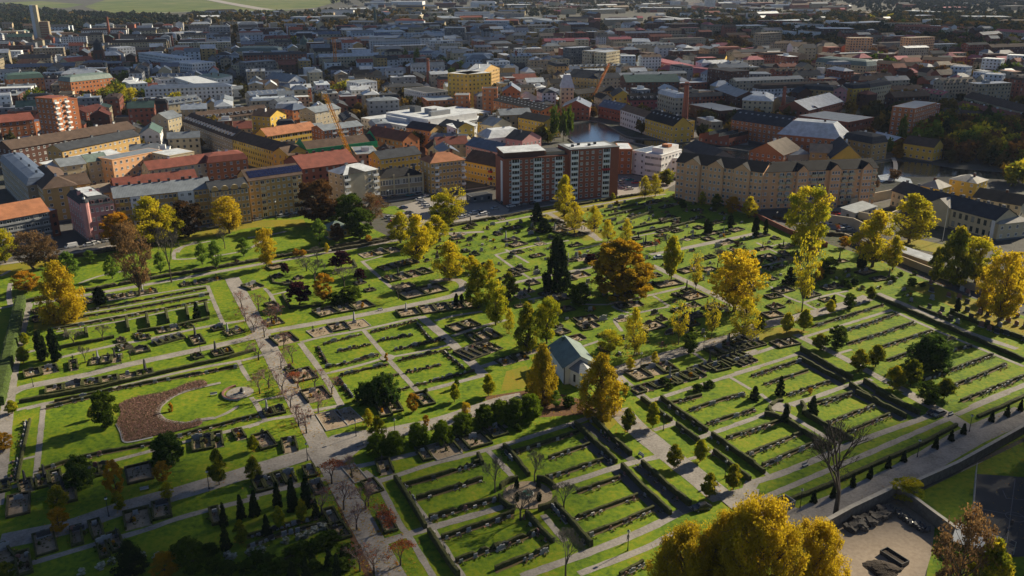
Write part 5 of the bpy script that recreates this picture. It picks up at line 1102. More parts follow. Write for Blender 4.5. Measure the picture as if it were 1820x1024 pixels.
# --- 1 long brick slab beside the far street
def slab(r, x0, x1, d, h, rh, fl, fh, nb, sp):
    L = x1-x0; W_ = wm('brick')
    b = MB(); xs = x0+L*.56; b.box(xs, x1+.05, -2.0, d+1.5, -1.5, h+2.8, W_); b.obj('wall', r)
    b = MB(); b.box(xs-.2, x1+.25, -2.2, d+1.7, h+2.8, h+3.15, mat('tar_roof', (.12, .125, .13), .6, .3)); b.obj('roof', r)
    b = MB(); b.box(x0+.8, x0+L*.36, 1.6, d-.5, h+.3, h+3.0, wm('dbrick')); b.obj('penthouse_wall', r)
    b = MB(); b.face([(x0+.4, 1.2, h+2.95), (x0+L*.37, 1.2, h+2.95), (x0+L*.37, d, h+4.0), (x0+.4, d, h+4.0)], rm('white')); b.face([(x0+.4, 1.2, h+2.9), (x0+.4, d, h+2.9), (x0+.4, d, h+4.0)][::-1], W_); b.obj('penthouse_roof', r)
    b = MB(); b.box(x0+L*.38, x0+L*.54, 2.0, d-1, h+.3, h+2.0, wm('tan'), top=rm('dark')); b.obj('plant_room', r)
    b = MB(); b.box(x0-.12, x0, 1.5, 4.2, 0, h-1, M_WHITE); b.obj('white_gable_strip', r)
    b = MB(); b.face([(xs+2, 2, h+3.2), (x1-2, 2, h+3.2), (x1-2, d-1, h+3.2), (xs+2, d-1, h+3.2)], rm('white')); b.obj('roof_deck', r)
    for k in range(4): b = MB(); xx = xs+4+k*4.5; b.box(xx-.6, xx+.6, 4+k % 2*3, 5.2+k % 2*3, h+3.15, h+4.3, M_DARK); b.obj('roof_hatch', r)
    wins = [(.06, 0), (.10, 1), (.145, 0), (.195, 0), (.24, 0), (.29, 1), (.335, 0), (.38, 0), (.43, 0), (.475, 1), (.515, 0)]
    for j in range(8):
        for u, isb in wins:
            z = 1.0+j*2.72
            if isb:
                b = MB(); w = 2.0; X = x0+L*u; b.box(X-w, X+w, -.9, 0, z-.75, z+.35, M_WHITE, bottom=True); b.box(X-w, X-w+.12, -.9, 0, z+.35, z+1.97, M_WHITE); b.box(X+w-.12, X+w, -.9, 0, z+.35, z+1.97, M_WHITE)
                b.face([(X-w+.12, -.1, z+.35), (X+w-.12, -.1, z+.35), (X+w-.12, -.1, z+1.97), (X-w+.12, -.1, z+1.97)], M_GLASS)
                for t in (-.7, .7): b.box(X+t-.05, X+t+.05, -.86, -.8, z+.35, z+1.97, M_WHITE)
                b.obj('glazed_balcony', r)
            else: link('window', winmesh(1.35, 1.35), r, (x0+L*u, -.01, z), 0)
    for j in range(9):
        for u, isb in [(.60, 2), (.665, 0), (.715, 0), (.765, 0), (.83, 0), (.885, 1)]:
            z = 1.0+j*2.72; X = x0+L*u
            if isb:
                b = MB(); w = 1.9; b.box(X-w, X+w, -2.9, -2, z-.75, z+.35, M_RED if (j == 5 and isb == 1) else M_WHITE, bottom=True); b.box(X-w, X-w+.12, -2.9, -2, z+.35, z+1.97, M_WHITE); b.box(X+w-.12, X+w, -2.9, -2, z+.35, z+1.97, M_WHITE)
                b.face([(X-w+.12, -2.1, z+.35), (X+w-.12, -2.1, z+.35), (X+w-.12, -2.1, z+1.97), (X-w+.12, -2.1, z+1.97)], M_GLASS)
                for t in (-.65, .65): b.box(X+t-.05, X+t+.05, -2.86, -2.8, z+.35, z+1.97, M_WHITE)
                b.obj('glazed_balcony', r)
            else: link('window', winmesh(1.35, 1.35), r, (X, -2.01, z), 0)
building('apartment_slab', 'long dark brick apartment slab with white glazed balconies beside the far street', (895, 284), (1097, 270), 22.3, 12.5, 'flat', 0, 'brick', 'dark', win=0, chim=0, extra=slab, ends=False)
# --- 3 stepped orange terrace with gables
def gables(pos, w=6.5, dep=1.0, wall='peach', bal=None):
    def f(r, x0, x1, d, h, rh, fl, fh, nb, sp):
        for u in pos:
            X = x0+(x1-x0)*u; b = MB(); b.box(X-w/2, X+w/2, -dep, .0, -1.2, h, wm(wall)); b.face([(X-w/2, -dep, h), (X+w/2, -dep, h), (X, -dep, h+2.6)], wm(wall)); b.obj('gable_bay', r)
            b = MB(); b.face([(X-w/2-.3, -dep-.2, h-.2), (X, -dep-.2, h+2.9), (X, d/2, h+2.9), (X-w/2-.3, d/2, h-.2)][::-1], rm('black')); b.face([(X+w/2+.3, -dep-.2, h-.2), (X, -dep-.2, h+2.9), (X, d/2, h+2.9), (X+w/2+.3, d/2, h-.2)], rm('black')); b.obj('gable_roof', r)
            for k in range(fl):
                for t in (-.27, 0, .27): link('window', winmesh(1.0, 1.4), r, (X+w*t, -dep-.01, k*fh+1.0), 0)
        if bal:
            for u in bal:
                for k in range(1, fl):
                    link('balcony', balmesh(3.0, 'cream'), r, (x0+(x1-x0)*u, 0, k*fh+.2)); link('window', winmesh(2.2, 2.0), r, (x0+(x1-x0)*u, -.01, k*fh+.25))
    return f
building('apartment_terrace', 'peach brick terrace with three black gables facing the cemetery corner', (1203, 287), (1357, 306), 19.0, 14, 'gable', 3.6, 'peach', 'black', win=2, floors=6, bays=20, ww=1.15, chim=0, extra=gables((.2, .47, .77), 8.0))
building('apartment_terrace', 'peach brick terrace with cream balconies and dark stepped roof behind the car park', (1357.5, 306), (1560, 298), 18.6, 13, 'gable', 3.4, 'peach', 'black', win=2, floors=6, bays=16, ww=1.15, chim=0, extra=gables((.33, .62, .90), 5.5, 1.4, bal=(.16, .22, .44, .5, .71, .77, .97)), ends=False)
# --- left row by the park
def bands(r, x0, x1, d, h, rh, fl, fh, nb, sp):
    for k in range(fl): b = MB(); b.box(x0, x1, -.25, 0, k*fh+.3, k*fh+1.0, M_GREYM, bottom=True); b.obj('facade_band', r)
building('office_building', 'dark office building with bright orange tiled roof at the left edge', (-60, 402), (86, 375), 12.5, 15, 'gable', 4.5, 'dgrey', 'orange', win=2, floors=4, ww=2.0, wh=1.3, chim=0, extra=bands)
building('stair_tower', 'narrow dark red brick tower beside the orange roofed office', (87, 377), (101, 374), 11.0, 8, 'flat', 0, 'brick', 'white', win=1, chim=0)
def turret(r, x0, x1, d, h, rh, fl, fh, nb, sp):
    b = MB(); b.cyl(x0+.6, .6, 2.5, h+1.8, 1.7, 1.7, 12, wm('pink')); b.obj('corner_turret', r)
    b = MB(); b.cyl(x0+.6, .6, h+1.8, h+3.2, 1.9, 1.1, 12, rm('dark')); b.cyl(x0+.6, .6, h+3.2, h+4.1, .55, .5, 8, M_WHITE); b.cyl(x0+.6, .6, h+4.1, h+6, .6, .03, 8, rm('dark')); b.obj('turret_roof', r)
    dormers(3, 'pink')(r, x0+2, x1, d, h, rh, fl, fh, nb, sp)
    b = MB(); b.face([(x0+3, 4, h+rh+.05), (x1-3, 4, h+rh+.05), (x1-3, d-3, h+rh+.05), (x0+3, d-3, h+rh+.05)], rm('white')); b.obj('roof_deck', r)
    for k in range(3):
        link('balcony', balmesh(2.6, 'dark'), r, (x0+(x1-x0)*.62, 0, 3.4+k*3.3))
building('corner_house', 'pink corner house with dark mansard roof and little round turret', (149, 368), (202, 360), 15.5, 26, 'mans', 3.2, 'pink', 'dark', win=2, floors=4, bays=6, ww=1.1, wh=1.7, extra=turret, chim=3, chimc='pink')
def pale_panels(r, x0, x1, d, h, rh, fl, fh, nb, sp):
    for u in (.24, .73):
        X = x0+(x1-x0)*u; b = MB(); b.box(X-3.3, X+3.3, -.5, 0, -1.2, h-.1, wm('white')); b.obj('pale_bay', r)
        for k in range(fl):
            for t in (-1.6, 1.6): link('window', winmesh(1.5, 1.4), r, (X+t, -.51, k*fh+1.0), 0)
building('apartment_row', 'long ochre apartment row with grey roof and two pale bays behind the park trees', (203, 352), (374, 334), 17.0, 13, 'gable', 3.8, 'ochre', 'grey', win=2, floors=5, bays=22, balc=(1, 5, 8, 13, 18), bcol='yellow', extra=pale_panels, chim=9)
def domes(r, x0, x1, d, h, rh, fl, fh, nb, sp):
    for u in (.1, .37, .63, .9):
        X = x0+(x1-x0)*u; b = MB(); n = 8; w = 1.5; pts = [(X-w, h)]+[(X-w*cos(pi*k/n), h+.6+1.5*sin(pi*k/n)) for k in range(n+1)]+[(X+w, h)]
        b.face([(x, -.3, z) for x, z in pts][::-1], wm('ochre')); b.face([(x, .5, z) for x, z in pts], wm('ochre'))
        for (xa, za), (xb, zb) in zip(pts, pts[1:]): b.face([(xa, -.3, za), (xb, -.3, zb), (xb, .5, zb), (xa, .5, za)][::-1], wm('cream'))
        b.obj('round_gable', r)
building('apartment_house', 'ornate ochre house with four round gables under a dark roof', (375, 341), (441, 333), 16.5, 13, 'gable', 3.5, 'ochre', 'dark', win=2, floors=5, bays=9, ww=1.1, wh=1.8, extra=domes, chim=3)
def solar(r, x0, x1, d, h, rh, fl, fh, nb, sp):
    sl_ = (rh+.12)/(d/2+.5); pm = mat('solar_cells', (.012, .016, .05), .15, .1, spec=.6)
    for g, (u0, n) in enumerate(((.05, 7), (.50, 8))):
        for i in range(n):
            for j in range(3):
                b = MB(); x = x0+(x1-x0)*u0+i*1.72; y = 1.2+j*1.45; z = h+sl_*(y+.5)-.12+.15
                b.box(0, 1, 0, 1, 0, .02, pm); b.v = [(x+vx*1.6, y+vy*1.35, z+vy*1.35*sl_+vz*2) for vx, vy, vz in b.v]; b.obj('solar_panel', r)
building('apartment_house', 'yellow apartment house with dark blue solar panels on its roof', (441, 322), (536, 309), 18.5, 14, 'gable', 4.0, 'ochre', 'brown', win=2, floors=6, bays=10, balc=(2, 8), bcol='cream', extra=solar, chim=0)
building('apartment_house', 'beige corner apartment house with light metal roof and white balconies', (610, 311), (671, 300), 16.2, 13, 'hip', 3.0, 'beige', 'white', win=2, floors=5, bays=6, ww=1.5, balc=(0, 5), chim=2, chimc='grey')
building('apartment_wing', 'narrow beige wing with dark roof left of the light roofed corner house', (585, 303), (609, 311), 16.2, 12, 'hip', 2.6, 'beige', 'black', win=2, floors=5, bays=4, chim=0, ends=False)
def pilasters(r, x0, x1, d, h, rh, fl, fh, nb, sp):
    for u in (0, .33, .67, 1): b = MB(); X = x0+(x1-x0)*u; b.box(X-.4, X+.4, -.35, .05, -1, h+1.0, wm('cream')); b.obj('pilaster', r)
    for k in (0, 1): b = MB(); b.box(x0+.5, x1-.5, -.12, 0, k*fh+3.9, k*fh+4.5, wm('cream'), bottom=True); b.obj('facade_band', r)
building('school_building', 'low olive school building with arched black roof and cream pilasters', (674, 317), (751, 309), 10.5, 14, 'hip', 3.2, 'tan', 'black', win=2, floors=2, bays=15, ww=1.3, wh=2.6, z0b=1.2, extra=pilasters, chim=4, chimc='dgrey')
building('apartment_house', 'orange plastered house with brown tiled roof and white balconies', (765, 290), (826, 283), 16.5, 13, 'hip', 3.8, 'ochre', 'orange', win=2, floors=5, bays=9, balc=(1, 8), bcol='white', chim=2, extra=None)
building('apartment_row', 'yellow house row with dark roof behind the school', (676, 283), (748, 273), 14.5, 13, 'gable', 3.4, 'yellow', 'dark', win=2, floors=4, bays=10, chim=3, ww=1.4)
building('apartment_row', 'orange yellow house row with dark brown roof left of the brick slab', (826, 285), (881, 296), 11.5, 13, 'gable', 5.0, 'yellow', 'brown', win=2, floors=3, bays=10, chim=1, balc=(8,), bcol='red')
building('roof_cluster', 'brick house group with weathered red tiled roofs behind the copper beech', (538, 300), (634, 287), 13.5, 24, 'gable', 5.0, 'brick', 'red', win=1, chim=6)
def scaffold(r, x0, x1, d, h, rh, fl, fh, nb, sp):
    gm = mat('green_netting', (.02, .30, .12), .8, .3, 1.0); b = MB(); b.box(x0-.6, x1+.6, -1.6, -1.4, h-2.6, h+1.0, gm); b.obj('scaffold_netting', r)
    for xx in (x0-.6, x1+.5):
        b = MB(); b.face([(xx, -1.5, h-2.6), (xx, d+1, h-2.6), (xx, d+1, h+1.4), (xx, d/2, h+rh+2.0), (xx, -1.5, h+1.0)], gm); b.obj('scaffold_netting', r)
    b = MB()
    for k in range(13): X = x0+(x1-x0)*k/12; b.box(X-.05, X+.05, -1.75, -1.65, 0, h+1.4, gm)
    b.obj('scaffold_pole', r)['kind'] = 'stuff'
building('scaffolded_house', 'brown roofed house wrapped in bright green scaffold netting', (545, 268), (667, 253), 12.5, 14, 'gable', 4.2, 'tan', 'brown', win=1, extra=scaffold, chim=1)
building('apartment_row', 'long yellow house row with brown roof running towards the mobile crane', (413, 247), (511, 275), 13.0, 13, 'gable', 4.0, 'yellow', 'brown', win=1, floors=4, bays=24, ww=1.1, chim=3)
building('apartment_row', 'short yellow house with dark roof at the corner by the green netting', (512, 276), (541, 270), 13.0, 13, 'gable', 3.6, 'yellow', 'brown', win=1, chim=0)
building('apartment_row', 'bright yellow house row with terracotta roof behind the green scaffold', (475, 242), (562, 229), 13.0, 13, 'gable', 4.0, 'yellow', 'orange', win=1, floors=4, bays=20, chim=2)
building('apartment_house', 'orange brick apartment house with flat grey roof and many balconies', (575, 232), (645, 223), 15.0, 15, 'gable', 2.4, 'obrick', 'grey', win=2, floors=5, bays=10, balc=(2, 4, 5, 8), chim=1)
building('apartment_row', 'house row with strong red tiled roof right of the green scaffold', (650, 238), (716, 251), 11.5, 13, 'gable', 4.6, 'obrick', 'red', win=1, chim=5, chimc='obrick')
building('shopping_centre', 'large white shopping centre with flat white roof and roof plant', (642, 210), (744, 229), 7.5, 66, 'flat', 0, 'white', 'white', win=1, floors=2, chim=0, cat='shopping centre',
         extra=lambda r, x0, x1, d, h, rh, fl, fh, nb, sp: [MBO(r, 'upper_storey', x0+14, x1-4, 12, d-8, h+.4, h+4.5, 'white', 'white'), MBO(r, 'plant_room', x0+20, x1-24, 8, 16, h+.4, h+3.2, 'bluew', 'white'), MBO(r, 'roof_fan', x0+24, x0+30, 26, 32, h+4.5, h+8.5, 'dgrey', 'dark'), MBO(r, 'roof_fan', x0+36, x0+44, 30, 35, h+4.5, h+8.0, 'grey', 'white'), MBO(r, 'roof_fan', x0+50, x0+53, 22, 40, h+4.5, h+7.6, 'grey', 'grey')])

building('shopping_centre_wing', 'lower white flat roofed wing at the right of the shopping centre', (768, 214), (872, 199), 6.5, 40, 'flat', 0, 'white', 'white', win=1, floors=2, chim=0, cat='shopping centre')
# ------------------------------------------------------------------ further buildings read off the photograph
# name | label | Ax,Ay Bx,By | h depth roof rh wall rc | opts
T = '''
town_house|ochre house with dark roof in front of the white shopping centre|722,226 765,233|12 12 gable 3.5 ochre dark
town_house|yellow house with dark roof and blank white end wall|779,222 812,229|14 14 gable 3.2 yellow dark
town_house|tall narrow white house beside the yellow house with blank end|813,229 848,222|14 9 shed 2.0 white white
town_house|yellow house with dark pitched roof by the white gabled one|849,216 878,217|13 13 gable 3 yellow dark
town_house|cream house with pale gable in the riverside block|876,224 909,219|12 12 gabley 4 cream grey
town_house|grey roofed low house below the yellow house|764,247 826,250|8 13 gable 3 tan grey
town_house|long pale pink house with slate roof left of the brick slab|828,257 884,270|11 13 gable 4 pink blue
town_house|white roofed house group by the poplars|868,246 935,240|9 18 hipflat 4 white white
town_house|salmon gabled house beside the tall poplars|928,250 962,243|9 14 gabley 4.5 pink dark
mill_building|pale yellow mill building with black roof left of the poplars|921,208 967,217|12 15 gable 3 yellow black
mill_building|orange brick mill with rooflights and dark roof|877,178 962,197|14 18 gable 3 obrick black
mill_tower|square orange brick tower above the rooflit mill|857,158 884,158|20 11 flat 0 obrick dark
mill_building|orange gabled mill with round windows left of the poplars|893,163 925,163|15 24 gabley 5 obrick blue
mill_building|dark red gabled mill with slate roof by the water|1000,190 1048,191|10 24 gabley 5 brick blue
riverside_house|dark red riverside wing with slate roof and rooflights|1064,188 1102,196|9 12 gable 4.5 brick blue
riverside_house|long white riverside house with rows of small dark windows|1103,194 1147,208|12 12 gable 3 white brown
riverside_house|yellow riverside mill with black roof and many rooflights|1147,210 1197,224|12 14 gable 5.5 yellow black
riverside_house|narrow yellow house at the end of the riverside mill|1213,218 1235,216|12 10 flat 0 yellow dark
church_like_mill|pale tower house with white bell shaped roof|997,156 1020,156|20 13 hipflat 10 cream white
mill_building|long dark roofed ochre mill behind the white roofed tower|1022,168 1095,160|10 14 gable 3 ochre black
mill_building|yellow gabled mill behind the riverside houses|1090,172 1124,172|11 26 gabley 5 yellow dark
big_mill|long brown brick mill with pale metal roof ends|1113,146 1208,145|18 26 gable 5 dbrick dgreen
mill_building|pink mill with row of dormers and black roof|1118,178 1200,176|9 14 gable 4.5 rose black
apartment_block|cream apartment block with dark gables behind the orange boom|1064,140 1104,138|16 14 gable 4 cream dark
apartment_block|wide cream house with dark blue roof right of the orange boom|1008,136 1062,140|16 26 gable 6 ochre dark
mill_building|flat roofed dark brick mill right of the tall chimney|1224,186 1280,198|9 22 flat 0 dbrick grey
mill_building|tall dark brick mill with slate saw roof|1270,158 1310,172|15 18 gable 4 dbrick grey
mill_building|brown brick block with blank grey side|1258,122 1298,128|22 22 flat 0 dbrick dark
concrete_block|pale grey block with scattered square windows|1326,132 1371,132|16 20 flat 0 grey grey
concrete_block|beige grey block with tall dark windows|1298,134 1325,134|14 16 flat 0 beige grey
college_building|long cream college with white oval roof storey|1320,178 1374,180|14 40 hipflat 3 cream white
mill_building|red brick hall with bright white metal roof|1400,190 1437,196|8 12 gable 3 brick white
mill_building|long brick hall with sloping white metal roof|1437,196 1498,180|9 24 gable 6 brick white
mill_building|long dark roofed brick mill with rooflights on the river|1300,212 1398,226|13 18 gable 6 obrick dark
white_roof_mill|big brick mill with pale hipped metal roof|1382,238 1495,248|12 26 hipflat 8 obrick white
mill_building|flat white roofed mill with glass lanterns|1420,206 1508,218|9 34 flat 0 brick grey
round_end_mill|dark domed corner mill beside the pale hipped roof|1498,246 1550,256|11 14 mans 5 ochre dark
shed_hall|low hall with pale blue metal roof at the bridge|1548,240 1590,250|6 10 gable 2 brick white
river_hall|arched hall with salmon front wall and grey roof|1332,268 1392,276|7 26 gabley 6 obrick tan
river_hall|low hall with pale blue roof between the gabled halls|1392,276 1440,274|6 12 shed 1.5 beige blue
river_hall|ochre hall with mossy grey roof by the rapids|1440,270 1478,272|8 14 gable 4 ochre tan
river_hall|yellow gabled hall with steep dark roof by the rapids|1477,282 1534,284|7 30 gabley 8 yellow dark
square_brick_block|tall square red brick block with green vents on its roof|1586,190 1626,194|22 40 flat 0 obrick grey
brick_wing|long red brick wing of the tall square block|1627,195 1672,185|20 16 flat 0 brick white
yellow_villa|yellow wooden villa with dark red roof on the far river bank|1606,254 1660,262|9 12 gable 4 yellow brown
long_office|long white office building with many window bands|300,110 341,114|14 30 flat 0 white white
office_block|blue grey slab office with flat roof|436,112 490,108|20 14 flat 0 dgrey blue
office_block|cream striped office with slanting roof|443,118 498,112|14 28 hipflat 3 cream tan
copper_house|pale building with verdigris mansard roof and small domes|420,92 495,92|12 22 mans 6 cream green
blue_hall|pale blue vaulted hall with white gable|470,140 512,146|10 20 gable 6 white grey
blue_hall|lower blue roofed wing of the vaulted hall|478,145 520,158|7 22 gable 4 bluew blue
apartment_block|white modern apartment house with scattered windows|285,142 312,140|15 16 flat 0 white dark
apartment_block|white and slate modern apartment house|310,138 348,150|16 20 flat 0 bluew white
school_wing|long striped office with dark edge roof|352,134 385,140|12 16 shed 2 bluew dgreen
brick_hall|low white edged brick hall with long flat roof|361,160 420,152|8 16 flat 0 white white
yellow_row|long olive row with grey roof left of the white dormers|282,188 358,178|11 14 gable 4 cream grey
dormer_row|brown roofed row with many white dormers and balconies|356,214 478,200|13 14 gable 5 cream brown
dormer_row|dark roofed wing with white dormers coming towards the camera|325,215 412,247|13 13 gable 5 tan brown
town_house|cream house with white window panels behind the park row|298,212 322,206|14 13 gable 4 cream grey
town_house|yellow gabled house at the end of the dormer row|480,208 508,202|14 16 gabley 4 yellow brown
office_block|grey white office with long window bands|560,200 605,192|13 16 gable 3 beige grey
office_block|grey office block with pale roof behind the crane|498,184 528,180|14 14 gable 3 grey grey
office_block|orange panelled office with blue roof|520,196 548,192|13 12 hip 4 obrick blue
grey_roof_row|long low row with dark grey roof and rooflights|445,170 510,165|9 14 gable 3 grey blue
ochre_row|ochre house row with brown roof at the far park corner|104,333 160,325|15 12 gable 4 ochre brown
corner_row|ochre corner house with dark brown roof above the side street|48,305 76,336|16 14 hip 4 ochre brown
cream_row|cream house row with light metal roof in the left block|98,300 222,275|12 12 shed 2 cream white
cream_row|orange terrace storey with glass roof in the left block|199,285 288,268|14 12 flat 0 peach grey
copper_roof_house|house with bright verdigris roof in the left block|155,288 192,283|13 13 gable 3 cream green
grey_roof_house|grey metal roofed house beside the verdigris roof|108,296 152,290|13 14 gable 3 cream grey
red_roof_row|house row with red metal roof in front of the cream one|265,302 370,288|13 12 gable 3.5 cream red
red_roof_row|brick row with red mansard roof next to the solar house|368,290 440,282|13 13 mans 4 obrick red
brown_roof_row|low row with orange brown roof behind the pink corner house|160,345 200,340|11 12 gable 3 ochre tan
red_roof_row|red roofed back building behind the long ochre row|205,335 350,318|13 10 gable 4 brick red
flat_row|flat pale roofed house at the end of the left block|300,278 345,270|14 16 flat 0 cream white
dark_side_row|dark blue roofed row along the side street at far left|0,285 48,330|15 12 mans 4 tan blue
long_brown_row|very long brown roofed row in the shade on the left|20,265 240,228|14 14 gable 4 dbrick brown
long_dark_row|long grey roofed row with pale penthouse in the shade|110,268 248,240|15 12 gable 3 ochre dark
orange_brick_row|orange brick house group with red roofs at far left|0,218 60,212|16 14 gable 4 obrick red
orange_brick_row|smaller orange brick house right of the red roofed group|60,218 82,214|13 12 flat 0 obrick blue
tower_block|tall orange brick tower block with pale balcony stripe|93,176 120,172|33 15 flat 0 obrick red
tower_block|slightly lower orange tower beside the taller one|120,178 137,176|30 13 flat 0 obrick red
round_house|red brick house with curved white end wall|152,200 188,192|13 13 gable 3 brick red
striped_office|white striped office block cut by the left edge|-20,172 18,170|18 18 flat 0 white white
green_roof_school|large brick school with verdigris roof behind the orange tower|125,146 200,138|18 18 mans 5 obrick green
green_roof_school|brown brick wing with dark green roof at far left|12,142 78,138|16 18 mans 5 obrick dgreen
modern_block|white and dark modern block left of the olive row|231,150 262,148|16 16 flat 0 bluew white
yellow_octagon|tall yellow many sided office with white roof edge|806,129 832,133|27 24 flat 0 yellow white
yellow_octagon|right hand wing of the tall yellow office|832,133 858,128|27 20 flat 0 yellow white
yellow_wing|stepped yellow wing with white gables behind the tall office|858,128 888,120|20 16 gabley 5 ochre white
white_arena|round white hall with grey dome behind the yellow office|828,106 870,106|14 40 hipflat 5 bluew grey
white_house|white cube house with dark roof plant|718,158 758,166|10 24 flat 0 white dark
white_house|white block with stepped back storeys|637,148 670,145|16 20 flat 0 white grey
brick_hall|wide orange brick hall with glass roof left of the yellow office|760,180 810,178|10 26 flat 0 obrick grey
brick_tower|orange brick tower with white window stripe|808,170 834,170|14 14 flat 0 obrick grey
brick_church|dark brick hall with arched gable|716,140 752,140|10 22 gabley 5 dbrick dark
grey_tower_row|tall grey and white apartment tower|1015,86 1050,84|26 15 flat 0 dgrey white
grey_tower_row|beige and white apartment tower|1052,92 1078,90|24 15 flat 0 beige white
grey_tower_row|cream and white apartment tower with glass corner|1078,94 1102,90|24 15 flat 0 cream white
pale_blue_tower|pale blue glass fronted apartment tower|1104,100 1130,100|20 14 flat 0 bluew white
rose_terrace|stepped rose red terrace with white roof edges|1136,102 1210,118|12 18 flat 0 rose pinkr
rose_terrace|lower rose red block with pink roof|1170,122 1258,132|10 24 hipflat 4 rose pinkr
yellow_fronted_house|long yellow and white striped building with black roof|1235,102 1288,104|12 16 gable 4 yellow black
yellow_fronted_house|narrow yellow gabled house left of the black roof|1205,92 1230,92|14 14 gable 4 yellow dark
green_school|cream school with long verdigris roof and small gables|1450,110 1540,118|14 20 mans 6 cream green
facade_row|tan facade row with curved gables|1424,158 1482,162|14 14 mans 4 ochre dark
facade_row|pink facade with round white edged gable|1482,160 1506,161|15 14 gabley 3 pink dark
facade_row|bright yellow house with round gables|1517,158 1546,156|15 14 mans 4 yellow dark
facade_row|white house with curved gables|1546,156 1584,150|15 14 mans 4 cream dark
facade_row|ochre house with white balconies|1588,160 1640,158|10 13 gable 3 ochre brown
apartment_tower|first brown brick tower block with pale corner|1356,60 1390,58|28 16 flat 0 tan tan
apartment_tower|second brown brick tower block|1512,68 1552,68|28 16 flat 0 peach tan
apartment_tower|third brown brick tower block with lit side|1620,68 1662,66|28 16 flat 0 peach tan
long_low|long dark roofed terrace with pale fronts on the right|1714,172 1822,200|9 13 gable 4 cream brown
long_low|row of small pale fronts with rust roofs on the right|1700,186 1822,214|8 10 gable 3 cream red
long_low|long brown row under the pale terrace|1672,200 1780,212|8 12 gable 3 brick brown
white_tower_house|white modern apartment block with framed balconies|1690,118 1718,120|18 15 flat 0 bluew grey
white_tower_house|second white modern block with open frames|1730,128 1748,130|17 14 flat 0 bluew grey
white_tower_house|third white modern block nearest the camera|1750,132 1782,134|20 14 flat 0 bluew white
white_tower_house|upper white modern block with roof terrace|1746,104 1780,106|17 14 flat 0 bluew white
white_tower_house|white modern block at the right edge|1790,98 1830,100|18 16 flat 0 bluew white
brick_estate|dark red brick estate block with white balconies|1640,106 1690,108|13 14 gable 3 brick brown
brick_estate|long dark red brick estate block|1555,112 1620,118|11 14 gable 3 brick brown
brick_estate|row of dark red slabs below the wooded hill|1590,46 1665,50|16 14 gable 3 brick red
long_white_factory|long white factory with rows of windows|622,58 720,56|16 40 flat 0 white bluew
dark_office|tall dark glass office block|790,50 826,50|26 30 flat 0 dgrey grey
white_far|white block at the far centre|860,38 905,38|16 30 flat 0 bluew white
long_far|long light roofed hall in the far left|285,62 360,56|12 30 flat 0 white white
white_house|white building with glass stair left of the church|208,86 240,84|18 22 flat 0 white white
green_far|hall with pale green metal roof|1222,70 1258,74|8 26 gable 3 tan green
red_far|red roofed house row left of the dark church|120,110 166,106|12 14 gable 4 cream red
red_far|orange roofed hall at the far left|28,112 62,114|10 16 gable 4 cream orange
white_hotel|white apartment block at the far left centre|245,94 318,104|16 16 flat 0 white white
cream_far|white long house with regular windows|1124,74 1156,74|12 24 shed 3 white white
far_tower|thin white tower block on the horizon at right|1193,2 1210,2|26 18 flat 0 bluew white
far_tower|pale tower block on the horizon right of the first|1254,0 1272,0|26 18 flat 0 white white
'''
def fix(lab, i):
    return lab
for ln in T.strip().split('\n'):
    nm, lab, ab, o = ln.split('|'); a, b_ = ab.split(' '); A = tuple(map(float, a.split(','))); B = tuple(map(float, b_.split(','))); h, d, rf, rh, wc, rcl = o.split()
    h, d, rh = float(h), float(d), float(rh)
    if B[1] >= 0 and A[1] < 2: pass
    AA, BB = at(*A, h), at(*B, h); L = hypot(AA[0]-BB[0], AA[1]-BB[1]); nm = nm if not nm.startswith('pale_blue') else 'apartment_tower'
    ex = None
    if 'dormers' in lab: ex = dormers(max(4, int(L/5)), 'white', 'brown', 1.6, .35, 1.8)
    if 'rooflights' in lab: ex = skylights(max(4, int(L/4.5)), 2, s=1.6)
    near = AA[1] < 640 and L < 90
    building(nm, lab, A, B, h, d, rf, rh, wc, rcl, win=2 if near else 1, chim=0 if rf in ('flat', 'saw') or h > 24 else max(1, int(L/16)) if AA[1] < 900 else 0, extra=ex, chimc=RNG.choice(['dbrick', 'dgrey', 'white']),
             balc=((2, 5, 9) if ('balcon' in lab) else None), ww=1.3 if AA[1] < 900 else 1.7, wh=1.5 if AA[1] < 900 else 1.6)
# white angular office with the orange end
building('office_building', 'white stepped office house on the near river bank', (1148, 273), (1176, 277), 14.5, 22, 'flat', 0, 'white', 'white', win=2, floors=4, bays=8, chim=0, ww=1.8, extra=lambda r, x0, x1, d, h, rh, fl, fh, nb, sp: [MBO(r, 'upper_storey', x0+2, x1-1, 3, d-2, h+.4, h+3.2, 'white', 'white'), MBO(r, 'roof_hatch', x0+5, x0+9, 8, 12, h+3.2, h+4.6, 'obrick', 'orange')])
building('office_wing', 'low white wing at the right of the stepped office', (1177, 283), (1229, 281), 11.0, 12, 'flat', 0, 'white', 'white', win=2, floors=3, chim=0, ww=2.0)
building('office_wing', 'orange end block of the white stepped office', (1101, 266), (1124, 266), 14.5, 18, 'flat', 0, 'obrick', 'white', win=2, floors=4, chim=0)
building('office_wing', 'white middle part between the orange end and the stepped office', (1124.5, 268), (1148, 272), 13.5, 18, 'flat', 0, 'white', 'blue', win=2, floors=4, chim=0)
building('boat_house', 'low dark roofed boat house behind the white office wing', (1215, 262), (1262, 282), 6, 16, 'gable', 4.5, 'dgrey', 'dark', win=1, chim=0)
building('sawtooth_hall', 'low brick hall with white sawtooth glass roof behind the quay square', (1243, 238), (1296, 246), 5.5, 22, 'saw', 2.4, 'brick', 'white', win=1, chim=0)
